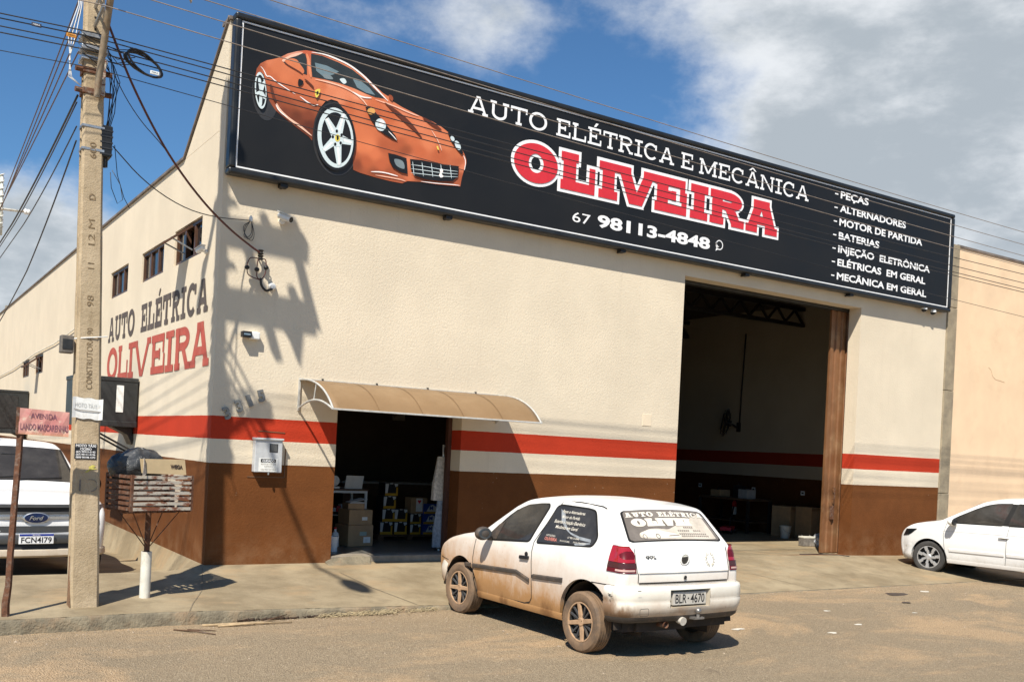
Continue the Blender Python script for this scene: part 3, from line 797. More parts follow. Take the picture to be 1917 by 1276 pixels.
# body colours of the printed photograph: sampled tones blended over a fine mesh
TONES = [(540,268,190,95,65),(470,280,215,150,125),(250,350,172,92,60),(300,340,208,120,82),(340,380,202,114,74),(290,400,192,104,66),(225,370,150,78,50),(420,380,206,118,78),(400,440,208,118,77),(480,470,202,112,72),(330,460,188,100,64),(370,520,180,94,60),(300,530,150,78,50),
 (450,540,185,98,62),(540,560,190,102,66),(520,620,160,84,52),(420,610,148,76,46),(350,600,135,68,42),(480,700,108,54,33),(560,760,96,47,30),(400,670,120,60,38),(560,690,128,64,40),(320,640,150,80,52),(600,640,150,78,48),
 (600,480,208,120,82),(660,500,200,112,72),(700,540,214,128,90),(640,580,206,120,80),(760,570,218,134,96),(590,600,188,103,66),(830,650,192,102,62),(860,720,200,110,69),(880,800,206,114,73),(850,950,170,88,54),
 (700,480,220,140,104),(800,520,218,132,94),(900,560,226,146,110),(900,630,204,114,74),(1000,620,200,108,68),(1100,700,192,100,60),(1000,680,186,96,58),(1200,740,208,118,78),(1300,760,214,126,88),(1400,800,208,120,82),(1250,850,198,106,66),(1150,800,206,114,73),(1350,880,214,124,83),(1480,880,208,120,80),(1550,950,192,106,68),(1300,930,192,100,62),(1430,960,182,94,58),(1100,600,210,124,86),(1200,670,212,126,90),
 (1150,880,172,88,54),(1200,930,152,78,47),(1560,1000,178,94,60),(1590,1040,208,122,87),(1580,1100,165,86,55),(900,900,214,120,77),(960,900,216,122,79),(1000,950,208,114,73),(940,1000,180,92,56),(880,1020,132,67,42),(1060,900,172,88,54),(1040,1020,186,96,60),(1100,1080,160,82,50),(1000,1080,145,75,46),(1220,1100,202,112,74),(1180,1130,166,88,58),(1300,1125,145,78,50),(1450,1145,160,88,58),(1215,1000,218,128,90)]
from mathutils.geometry import delaunay_2d_cdt
ins_ = [Vector((x + (7 if (y // 14) % 2 else 0), y)) for x in range(200, 1612, 14) for y in range(258, 1172, 14)]
o_ = [Vector(p) for p in BODY_OUT]
cv_, _, cf_, *_x = delaunay_2d_cdt(o_ + ins_, [], [list(range(len(o_)))], 1, 1e-5)
bm_car = MB(); layer[0] += 1
bm_car.add([PG(*uv(p.x, p.y), .0004 * layer[0]) for p in cv_], [tuple(f_) for f_ in cf_])
m_, t_, b_ = newmat('printed_car_paint'); va_ = t_.nodes.new('ShaderNodeVertexColor'); va_.layer_name = 'print'; t_.links.new(va_.outputs[0], b_.inputs['Base Color']); b_.inputs['Roughness'].default_value = .5; b_.inputs['Specular IOR Level'].default_value = .35
car_print = bm_car.build('car_body_print', m_, sg)
ca_ = car_print.data.color_attributes.new('print', 'FLOAT_COLOR', 'POINT')
tl_ = [(x, y, srgb(r_, g_, q_)) for x, y, r_, g_, q_ in TONES]
for i_, p in enumerate(cv_):
    ws = 0; acc = [0, 0, 0]
    for x, y, c_ in tl_:
        w_ = 1 / ((p.x - x) ** 2 + (p.y - y) ** 2 + 120) ** 1.9; ws += w_
        for q in range(3): acc[q] += c_[q] * w_
    ca_.data[i_].color = (acc[0] / ws, acc[1] / ws, acc[2] / ws, 1)
layer[0] += 2
# glass
fld('glass', [(575, 285), (650, 300), (760, 345), (850, 392), (930, 455), (1000, 525), (1065, 585), (1000, 575), (940, 552), (860, 515), (760, 480), (660, 455), (583, 440), (574, 360)])
fld('glassl', [(600, 345), (680, 365), (760, 405), (720, 425), (660, 440), (610, 400)]); fld('glassl', [(850, 450), (900, 462), (960, 510), (1000, 560), (940, 545), (880, 510)]); fld('rimd', [(655, 420), (700, 428), (720, 455), (665, 448)], 1); fld('rim', [(765, 455), (795, 450), (810, 475), (790, 485)], 1)
fld('glass', [(385, 332), (430, 300), (500, 282), (536, 286), (546, 320), (547, 425), (505, 412), (455, 388), (402, 352)])
fld('pale', [(385, 325), (450, 290), (520, 278), (480, 300), (430, 315), (395, 340)], 1)
fld('soft', [(400, 332), (440, 318), (478, 325), (503, 358), (528, 395), (520, 418), (490, 398), (450, 375), (415, 352)], 1)
stroke('deep', [(400, 350), (450, 380), (495, 405), (520, 425)], 10)
stroke('white', [(578, 276), (660, 288), (740, 318), (830, 360), (910, 420), (980, 490), (1045, 560), (1085, 600)], 16)
stroke('light', [(545, 285), (560, 340), (565, 400), (575, 445)], 18)
# lines and highlights
stroke('white', [(240, 370), (262, 395), (280, 440), (300, 432), (340, 470), (400, 510), (470, 555)], 10); stroke('white', [(500, 570), (560, 615), (600, 632), (622, 622)], 12)
stroke('pale', [(345, 615), (365, 660), (430, 720), (500, 765), (578, 830)], 22); stroke('white', [(340, 622), (360, 665), (420, 712)], 10)
stroke('pale', [(600, 455), (690, 475), (800, 510), (900, 570), (960, 650)], 14); stroke('white', [(850, 540), (910, 575), (975, 580)], 14)
stroke('pale', [(1000, 590), (1120, 630), (1230, 680), (1290, 700)], 12); stroke('white', [(970, 1068), (1050, 1070), (1150, 1098)], 12); stroke('pale', [(1000, 1090), (1150, 1115), (1200, 1130)], 10)
stroke('white', [(1300, 1132), (1400, 1145), (1500, 1152), (1560, 1160)], 8); stroke('white', [(1585, 960), (1600, 1000), (1590, 1060)], 8); stroke('pale', [(1370, 790), (1420, 870), (1440, 930)], 8)
fld('deep', [(1060, 610), (1150, 668), (1240, 748), (1312, 848), (1250, 792), (1150, 702)], 1); fld('deep', [(1310, 705), (1380, 740), (1440, 790), (1400, 780), (1350, 745)], 1)
fld('black', [(492, 455), (522, 470), (512, 495), (488, 500)], 1); stroke('deep', [(530, 455), (570, 490), (592, 515)], 12); stroke('deep', [(305, 490), (320, 560), (340, 605)], 18)
fld('dark', [(1088, 562), (1104, 562), (1117, 580), (1112, 600), (1092, 585)], 1)
# lamps, intakes, grille
fld('black', [(932, 640), (970, 643), (1022, 700), (1080, 768), (1132, 830), (1146, 865), (1110, 852), (1060, 822), (1008, 780), (968, 720)]); ell('amber', 972, 668, 26, 22); ell('rim', 1034, 758, 34, 42, -20); ell('white', 1040, 748, 16, 20); stroke('white', [(1085, 800), (1115, 830), (1140, 860)], 8)
fld('black', [(1478, 806), (1520, 835), (1560, 890), (1582, 945), (1570, 955), (1540, 920), (1503, 868)]); ell('rim', 1545, 895, 16, 34, -25); ell('rim', 1510, 850, 12, 18, -30)
fld('black', [(1083, 945), (1130, 955), (1205, 980), (1212, 1085), (1170, 1075), (1115, 1040), (1090, 990)]); fld('rimd', [(1125, 985), (1180, 1000), (1190, 1050), (1140, 1030)], 1)
fld('black', [(1228, 985), (1310, 993), (1430, 1018), (1552, 1033), (1546, 1100), (1510, 1132), (1430, 1132), (1340, 1122), (1260, 1097), (1233, 1050)])
for k in range(5): stroke('rim', [(1245 + 62 * k, 1000 + 6 * k), (1255 + 62 * k, 1095 + 5 * k)], 4)
for k in range(3): stroke('rim', [(1232, 1022 + 27 * k), (1330, 1035 + 26 * k), (1440, 1056 + 22 * k), (1546, 1068 + 18 * k)], 4)
fld('white', [(1425, 1055), (1440, 1050), (1446, 1068), (1436, 1085), (1450, 1100), (1430, 1108), (1420, 1090), (1428, 1075)], 1)
fld('yellow', [(600, 530), (630, 522), (628, 552), (608, 580), (597, 556)], 1); fld('black', [(609, 540), (620, 537), (617, 556), (608, 562)], 1)
fld('yellow', [(1402, 900), (1412, 900), (1420, 926), (1410, 924)])
# wheels
ell('rim', 237, 532, 38, 122, -4); ell('black', 238, 532, 31, 104, -4)
for k in range(5):
    a = R(90 + 72 * k + 10); stroke('rim', [(240, 540), (240 + 31 * math.cos(a), 540 + 104 * math.sin(a))], 20)
ell('black', 730, 842, 136, 222, -6); ell('rim', 732, 845, 118, 200, -6); ell('black', 738, 848, 98, 172, -6)
for k in range(5):
    a = R(-62 + 72 * k); e_ = (742 + 100 * math.cos(a), 848 + 180 * math.sin(a)); n_ = Vector((e_[0] - 742, e_[1] - 848)).normalized(); q = Vector((-n_.y, n_.x))
    fld('rim', [(742 + q.x * 30, 848 + q.y * 34), (742 - q.x * 30, 848 - q.y * 34), (e_[0] - q.x * 14, e_[1] - q.y * 16), (e_[0] + q.x * 14, e_[1] + q.y * 16)])
    fld('white', [(742 + q.x * 6, 848 + q.y * 6), (742 - q.x * 8, 848 - q.y * 8), (e_[0] - q.x * 6, e_[1] - q.y * 6), (e_[0] + q.x * 4, e_[1] + q.y * 4)])
ell('rim', 744, 848, 40, 58, -6)
for k in range(5):
    a = R(-26 + 72 * k); ell('black', 744 + 31 * math.cos(a), 848 + 46 * math.sin(a), 8, 11)
ell('yellow', 744, 848, 17, 24); fld('black', [(738, 838), (750, 836), (752, 855), (742, 864)], 1)
pic.build('sports_car_print', [PM[k] for k in order], sg, fixn=True, tri=True)
# ------------------------------------------------------------------ vehicles
# local frame: +y is forward, x to the right, origin on the ground under the middle of the rear axle
def car_paint(name, col, dirt_col, top, amt, noise_amt=.25, rough=.28, front=False, stains=()):
    """paint with a coat of road dust that thins out with height"""
    m, t, b = newmat(name); g = N(t)
    v = g.coord(); z = g.sep(v)[2]
    n = g.noise(v, 2.2, 6, .65); n2 = g.noise(g.coord(scale=(1, 1, .35)), 14, 5, .65)
    h = g.math('ADD', z, g.math('MULTIPLY', g.math('SUBTRACT', n, .5), noise_amt * 2))
    if front: h = g.math('ADD', h, g.ramp(g.sep(v)[1], -.2, 3.0, .06, -.20, False))
    f = g.math('MULTIPLY', g.math('POWER', g.ramp(h, top, .30, smooth=False), 1.15), g.ramp(n2, .15, .75, .72, 1.05))
    spot = g.math('MULTIPLY', g.ramp(g.noise(v, 30, 4, .7), .58, .75), g.math('MULTIPLY', g.ramp(h, top + .35, .3), .35))
    f = g.math('MINIMUM', g.math('ADD', g.math('MULTIPLY', f, amt), spot), .93)
    faint = g.math('MULTIPLY', g.ramp(g.noise(v, 3.5, 6, .7), .45, .75), .10 * amt)
    c = g.mix(f, col, dirt_col)
    c = g.mix(faint, c, tuple(x * .8 for x in dirt_col))
    c = g.mix(g.math('MULTIPLY', g.ramp(h, .50, .16), .40 * amt), c, tuple(x * .42 for x in dirt_col))
    for (px_, py_, pz_, r_) in stains:
        vd = g.n('ShaderNodeVectorMath', operation='DISTANCE'); g.l(v, vd.inputs[0]); vd.inputs[1].default_value = (px_, py_, pz_)
        dd = g.math('ADD', vd.outputs['Value'], g.math('MULTIPLY', g.math('SUBTRACT', n2, .5), .22)); c = g.mix(g.math('MULTIPLY', g.ramp(dd, r_, r_ * .25), .85), c, (.17, .075, .022))
    g.l(c, b.inputs['Base Color'])
    g.l(g.math('ADD', g.math('MULTIPLY', f, .55), rough), b.inputs['Roughness'])
    g.l(g.math('SUBTRACT', .35, g.math('MULTIPLY', f, .36), clamp=True), b.inputs['Coat Weight']); b.inputs['Coat Roughness'].default_value = .12
    return m
def interp(tab, v):
    if v <= tab[0][0]: return tab[0][1]
    for (a, x), (c, y) in zip(tab, tab[1:]):
        if v <= c: return x + (y - x) * (v - a) / (c - a)
    return tab[-1][1]
def smooth_interp(tab, v):
    """monotone-ish cubic through the table"""
    n = len(tab)
    if v <= tab[0][0]: return tab[0][1]
    if v >= tab[-1][0]: return tab[-1][1]
    def sl(i):
        if i == 0: return (tab[1][1] - tab[0][1]) / (tab[1][0] - tab[0][0])
        if i == n - 1: return (tab[-1][1] - tab[-2][1]) / (tab[-1][0] - tab[-2][0])
        a = (tab[i][1] - tab[i - 1][1]) / (tab[i][0] - tab[i - 1][0]); c = (tab[i + 1][1] - tab[i][1]) / (tab[i + 1][0] - tab[i][0])
        return 0 if a * c <= 0 else 2 * a * c / (a + c)
    for i in range(n - 1):
        a, x = tab[i]; c, y = tab[i + 1]
        if v <= c:
            h = c - a; t = (v - a) / h; m0, m1 = sl(i) * h, sl(i + 1) * h
            return (2 * t ** 3 - 3 * t ** 2 + 1) * x + (t ** 3 - 2 * t ** 2 + t) * m0 + (-2 * t ** 3 + 3 * t ** 2) * y + (t ** 3 - t ** 2) * m1
class Body:
    """car shell: two side panels plus a ribbon (tail, roof, windscreen, bonnet, nose) joined by a rounded edge"""
    def __init__(s, sil, wz, wv, rad, crown, bottom, arches, ends):
        s.sil = sil        # centre silhouette (v, z) from tail bottom over the roof to the nose bottom
        s.wz, s.wv, s.rad, s.crown, s.bottom, s.arches, s.ends = wz, wv, rad, crown, bottom, arches, ends
        # dense silhouette
        P_ = []
        for (a, z, k), (c, y, k2) in zip(sil, sil[1:]):
            n = max(2, int(math.hypot(c - a, y - z) / .035))
            for i in range(n): P_.append((a + (c - a) * i / n, z + (y - z) * i / n))
        P_.append((sil[-1][0], sil[-1][1]))
        for _ in range(5):   # relax the corners
            P_ = [P_[0]] + [((P_[i - 1][0] + 2 * P_[i][0] + P_[i + 1][0]) / 4, (P_[i - 1][1] + 2 * P_[i][1] + P_[i + 1][1]) / 4) for i in range(1, len(P_) - 1)] + [P_[-1]]
        s.P = P_; n = len(P_); s.Nn = []
        for i in range(n):
            a = P_[max(i - 1, 0)]; c = P_[min(i + 1, n - 1)]; d = Vector((c[0] - a[0], c[1] - a[1])).normalized()
            s.Nn.append(Vector((-d.y, d.x)))
        s.E = []
        for p, nn in zip(P_, s.Nn):
            r = interp(rad, p[0] if True else 0) if not callable(rad) else rad(*p)
            s.E.append((p[0] - nn.x * r, p[1] - nn.y * r, r))
    def w(s, v, z): return smooth_interp(s.wz, z) * smooth_interp(s.wv, v)
    def top_at(s, v):
        best = -9
        for (a, z, _), (c, y, _) in zip(s.E, s.E[1:]):
            if min(a, c) - 1e-9 <= v <= max(a, c) + 1e-9 and abs(c - a) > 1e-9:
                best = max(best, z + (y - z) * (v - a) / (c - a))
        return best
    def bot_at(s, v):
        z = interp(s.bottom, v)
        for vc, zc, r in s.arches:
            d = abs(v - vc)
            if d < r: z = max(z, zc + math.sqrt(r * r - d * d))
        return z
    def ring(s, i, m=7, n=12, half=1.0, off=0.0):
        """points across the ribbon at silhouette index i, from the left edge to the right edge"""
        (ev, ez, r), nn = s.E[i], s.Nn[i]; wE = s.w(ev, ez); L = []
        cr = s.crown(*s.P[i])
        for k in range(m):
            th = math.pi / 2 * k / (m - 1)
            L.append((wE - r * (1 - math.cos(th)) if False else wE - r + r * math.cos(th), ev + nn.x * r * math.sin(th), ez + nn.y * r * math.sin(th)))
        xi = wE - r
        for k in range(1, n):
            x = xi * (1 - k / n); c = cr * (1 - (x / xi) ** 2)
            L.append((x, ev + nn.x * (r + c), ez + nn.y * (r + c)))
        L.append((0, ev + nn.x * (r + cr), ez + nn.y * (r + cr)))
        full = [(-x, y, z) for x, y, z in L] + [(x, y, z) for x, y, z in L[-2::-1]]
        return full
    def surf(s, i, x, off=0.0):
        (ev, ez, r), nn = s.E[i], s.Nn[i]; xi = s.w(ev, ez) - r; cr = s.crown(*s.P[i]) * (1 - min(1, abs(x) / xi) ** 2)
        return (x, ev + nn.x * (r + cr + off), ez + nn.y * (r + cr + off))
    def shell(s, mb):
        v0, v1 = s.ends                 # side panel runs v0..v1 and follows the E curve
        nE = len(s.E)
        mb.grid([s.ring(i) for i in range(nE)])
        # side panels: columns under the E curve
        cols = []
        idx = range(nE)
        for i in idx:
            ev, ez, r = s.E[i]
            cols.append((ev, ez))
        # split: tail part (rising), top part, nose part.  top part columns
        i0 = next(i for i in range(nE) if s.E[i][0] > v0 + .0 and s.Nn[i].y > .35)
        i1 = max(i for i in range(nE) if s.E[i][0] < v1 and s.Nn[i].y > .35)
        dense = []
        for i in range(i0, i1):
            a, c = s.E[i], s.E[i + 1]
            dense.append((a[0], a[1]))
            dense.append(((a[0] + c[0]) / 2, (a[1] + c[1]) / 2))
        dense.append((s.E[i1][0], s.E[i1][1]))
        K = 22
        for sg_ in (-1, 1):
            rows = []
            for v, zt in dense:
                zb = s.bot_at(v); col = []
                for k in range(K + 1):
                    z = zb + (zt - zb) * k / K
                    col.append((sg_ * s.w(v, z), v, z))
                # inward lip at the lower edge
                x0, y0, z0 = col[0]
                col = [(x0 - sg_ * .05, y0, z0 + .004)] + col
                rows.append(col)
            mb.grid(rows)
            # tail and nose gaps between E curve and the first / last column
            for rng, j in ((range(0, i0 + 1), 0), (range(i1, nE), -1)):
                v, zt = dense[j]; zb = s.bot_at(v); rows2 = []
                for i in rng:
                    ev, ez, r = s.E[i]
                    z = min(max(ez, zb), zt)
                    rows2.append([(sg_ * s.w(ev, ez), ev, ez), (sg_ * s.w(v, z), v, z)])
                mb.grid(rows2)
    def side_patch(s, mb, pts, off, sg_):
        """flat polygon in (v, z) laid on the side panel"""
        from mathutils.geometry import tessellate_polygon
        tri = [tuple(t) for t in tessellate_polygon([[Vector((v, z, 0)) for v, z in pts]])]; P2 = [tuple(p) for p in pts]
        for _ in range(3):
            mid = {}; nt_ = []
            def m(a, c):
                k = (min(a, c), max(a, c))
                if k not in mid: P2.append(((P2[a][0] + P2[c][0]) / 2, (P2[a][1] + P2[c][1]) / 2)); mid[k] = len(P2) - 1
                return mid[k]
            for a, b_, c in tri:
                ab, bc, ca = m(a, b_), m(b_, c), m(c, a); nt_ += [(a, ab, ca), (ab, b_, bc), (ca, bc, c), (ab, bc, ca)]
            tri = nt_
        mb.add([(sg_ * (s.w(v, z) + off), v, z) for v, z in P2], tri)
def rounded(pts, r, n=4):
    outp = []; N_ = len(pts)
    for i in range(N_):
        p = Vector(pts[i]); a = Vector(pts[i - 1]); c = Vector(pts[(i + 1) % N_])
        ri = r[i] if isinstance(r, (list, tuple)) else r
        ri = min(ri, (a - p).length * .45, (c - p).length * .45)
        d1 = p + (a - p).normalized() * ri; d2 = p + (c - p).normalized() * ri
        for k in range(n + 1):
            t = k / n; outp.append(tuple(d1 * (1 - t) ** 2 + p * 2 * t * (1 - t) + d2 * t * t))
    return outp
def grow(pts, o): return poly_grow(list(pts), o)
tyre_m = None
def tyre_material(name, dusty):
    m, t, b = newmat(name); g = N(t); v = g.coord()
    c = g.mix(g.ramp(g.noise(v, 9, 6, .65), .3, .7), (.028, .027, .026), (.05, .047, .044))
    if dusty: c = g.mix(g.ramp(g.noise(v, 6, 6, .7), .25, .62, .30, .92), c, (.215, .135, .078))
    g.l(c, b.inputs['Base Color']); b.inputs['Roughness'].default_value = .85
    return m
def wheel(parent, x, y, r, width, sgn, tm, rm, dm, style, seed, rimr=.62, steer=0.0):
    """wheel thing-part; axis along x, outer face towards sgn"""
    mb = MB(); w = width / 2
    M_ = Matrix.Translation((x, y, r)) @ Matrix.Rotation(R(steer), 4, 'Z') @ Matrix.Rotation(R(90) * sgn, 4, 'Y')
    rr = r * rimr
    prof = [(rr, -w * .92), (rr + .012, -w), (r * .80, -w * 1.06), (r * .93, -w * 1.0), (r * .985, -w * .80)]
    for k in range(5):
        c = -w * .66 + w * 1.32 * k / 4
        prof += [(r, c - w * .12), (r, c + w * .10), (r - .009, c + w * .115), (r - .009, c + w * .20)]
    prof = prof[:-2] + [(r * .985, w * .80), (r * .93, w * 1.0), (r * .80, w * 1.06), (rr + .012, w), (rr, w * .92), (rr * .97, w * .5), (rr * .97, -w * .5)]
    mb.lathe(prof, 56, M_, closed=True)
    o = mb.build('wheel', tm, parent, smooth=35)
    # sidewall ribs
    d = MB()
    d.lathe([(rr * .985, w * .90), (rr * .955, w * .93), (rr * .90, w * .72), (rr * .86, w * .25), (.001, w * .18)], 44, M_)
    d.lathe([(rr * .97, -w * .6), (.001, -w * .6)], 24, M_)
    d.build('wheel_well_disc', dm, o, smooth=35)
    s = MB()
    def spoke(a, r0, r1, w0, w1, z0, z1, th):
        ca, sa = math.cos(a), math.sin(a)
        def q(rad_, t_, z): return (rad_ * ca - t_ * sa, rad_ * sa + t_ * ca, z)
        vs = [q(r0, -w0, z0), q(r0, w0, z0), q(r1, w1, z1), q(r1, -w1, z1), q(r0, -w0 * .8, z0 + th), q(r0, w0 * .8, z0 + th), q(r1, w1 * .75, z1 + th * .8), q(r1, -w1 * .75, z1 + th * .8)]
        return vs, [(0, 3, 2, 1), (4, 5, 6, 7), (0, 1, 5, 4), (1, 2, 6, 5), (2, 3, 7, 6), (3, 0, 4, 7)]
    a0 = seed
    ring = [(rr * 1.0, w * .82), (rr * 1.0, w * .97), (rr * .94, w * .97), (rr * .925, w * .80)]
    s.lathe(ring, 44, M_, closed=True)
    if style == 'cross':
        for k in range(4): s.add(*spoke(a0 + k * math.pi / 2, .02, rr * .955, .026, .021, w * .62, w * .80, .022), M_)
        s.lathe([(.046, w * .5), (.046, w * .86), (.036, w * .93), (.001, w * .93)], 20, M_)
        for k in range(4):
            a = a0 + .4 + k * math.pi / 2; s.cyl(M_ @ Vector((.034 * math.cos(a), .034 * math.sin(a), w * .90)), M_ @ Vector((.034 * math.cos(a), .034 * math.sin(a), w * .98)), .007, n=6)
        s.build('rim', rm, o, smooth=30)
        s2 = MB()
        for k in range(4):
            for da in (.56, 1.01): s2.add(*spoke(a0 + k * math.pi / 2 + da, .03, rr * .95, .008, .013, w * .55, w * .74, .016), M_)
        s2.build('rim_inner_spokes', M['spoke_dark'], o)
    elif style == 'seven':
        for k in range(7):
            a = a0 + k * 2 * math.pi / 7
            s.add(*spoke(a, .03, rr * .62, .022, .026, w * .72, w * .80, .018), M_); s.add(*spoke(a + .13, rr * .56, rr * .95, .026, .036, w * .78, w * .84, .016), M_)
        s.lathe([(.055, w * .5), (.055, w * .9), (.04, w * 1.0), (.001, w * 1.0)], 20, M_)
        s.build('rim', rm, o, smooth=30)
    else:
        for k in range(6): s.add(*spoke(a0 + k * math.pi / 3, .03, rr * .95, .03, .035, w * .5, w * .72, .02), M_)
        s.lathe([(.06, w * .4), (.06, w * .8), (.001, w * .82)], 20, M_)
        s.build('rim', rm, o, smooth=30)
    return o
M['spoke_dark'] = mat('dark_grey_spokes', (.055, .057, .062), .45, .15, 9, .2, dirt=(.25, .17, .10), dirt_amt=.35)
M['rim_dusty'] = mat('dust_coated_rim', (.40, .255, .15), .75, .15, 14)
M['rim_dark'] = mat('dark_wheel_recess', (.022, .02, .018), .8, .3, 10)
M['rim_silver'] = mat('silver_rim', (.55, .55, .55), .35, .08, 10, .65)
M['tyre_dusty'] = tyre_material('dusty_tyre', True); M['tyre'] = tyre_material('dark_tyre', False)
M['trim'] = mat('dusty_black_trim', (.055, .045, .038), .6, .2, 9, dirt=(.20, .13, .08), dirt_amt=.5)
M['seam'] = flat('dark_panel_gap', (.02, .016, .013), .8)
M['undercar'] = mat('dirty_underbody', (.035, .026, .019), .9, .3, 8, dirt=(.12, .07, .04), dirt_amt=.5)
M['redlens'] = flat('red_lamp_lens', (.36, .012, .018), .12)
M['redlens'].node_tree.nodes['Principled BSDF'].inputs['Coat Weight'].default_value = 1.0
M['smokelens'] = flat('smoked_lamp_lens', (.07, .022, .02), .15)
M['paleslens'] = flat('pale_lamp_lens', (.62, .42, .38), .2)
def car_glass(name, col, rough, refl=.6):
    m, t, b = newmat(name); g = N(t)
    f = g.noise(g.coord(), 3.5, 6, .65)
    c = g.mix(g.ramp(f, .35, .75), col, tuple(min(1, x * 1.5 + .008) for x in col))
    g.l(c, b.inputs['Base Color']); b.inputs['Roughness'].default_value = rough; b.inputs['IOR'].default_value = 1.5; b.inputs['Specular IOR Level'].default_value = refl
    return m
M['carglass'] = car_glass('tinted_car_glass', (.032, .029, .026), .04, .5)
M['dustglass'] = car_glass('dusty_rear_glass', (.150, .128, .108), .16, .6)
M['seal'] = flat('black_window_seal', (.012, .011, .010), .55)

def strip(mb, pts3, w_, nrm, h=.002):
    """thin raised strip along 3-D points; nrm = outward direction"""
    nrm = Vector(nrm).normalized(); a_ = []; b_ = []
    for i, p in enumerate(pts3):
        p = Vector(p); d = (Vector(pts3[min(i + 1, len(pts3) - 1)]) - Vector(pts3[max(i - 1, 0)])).normalized(); t = d.cross(nrm).normalized() * w_ / 2
        a_.append(p + t + nrm * h); b_.append(p - t + nrm * h)
    mb.grid([a_, b_])
def bumper_sweep(plan, prof, mb):
    """plan: list of (x, y, nx, ny, k); prof: list of (out, z)"""
    rows = []
    for x, y, nx, ny, k in plan: rows.append([(x + nx * o * k, y + ny * o * k, z) for o, z in prof])
    mb.grid(rows)
def u_plan(hw, yend, yarm, rc, n=8, bow=.03, sgn=-1):
    """U-shaped plan line round the tail (sgn -1) or nose (+1): from the left side, round, to the right side"""
    L = []; yc = yend - sgn * rc
    for k in range(6):
        y = yarm + (yc - yarm) * k / 6; L.append((-hw, y, -1, 0, 1))
    for k in range(n + 1):
        a = math.pi / 2 * k / n; L.append((-hw + rc - rc * math.cos(a), yc + sgn * rc * math.sin(a), -math.cos(a), sgn * math.sin(a), 1))
    xs_ = hw - rc
    for k in range(1, 14):
        x = -xs_ + 2 * xs_ * k / 14; L.append((x, yend + sgn * bow * (1 - (x / xs_) ** 2), 0, sgn, 1))
    right = [(-x, y, -nx, ny, k) for x, y, nx, ny, k in L[:6 + n + 1]][::-1]
    return L + right

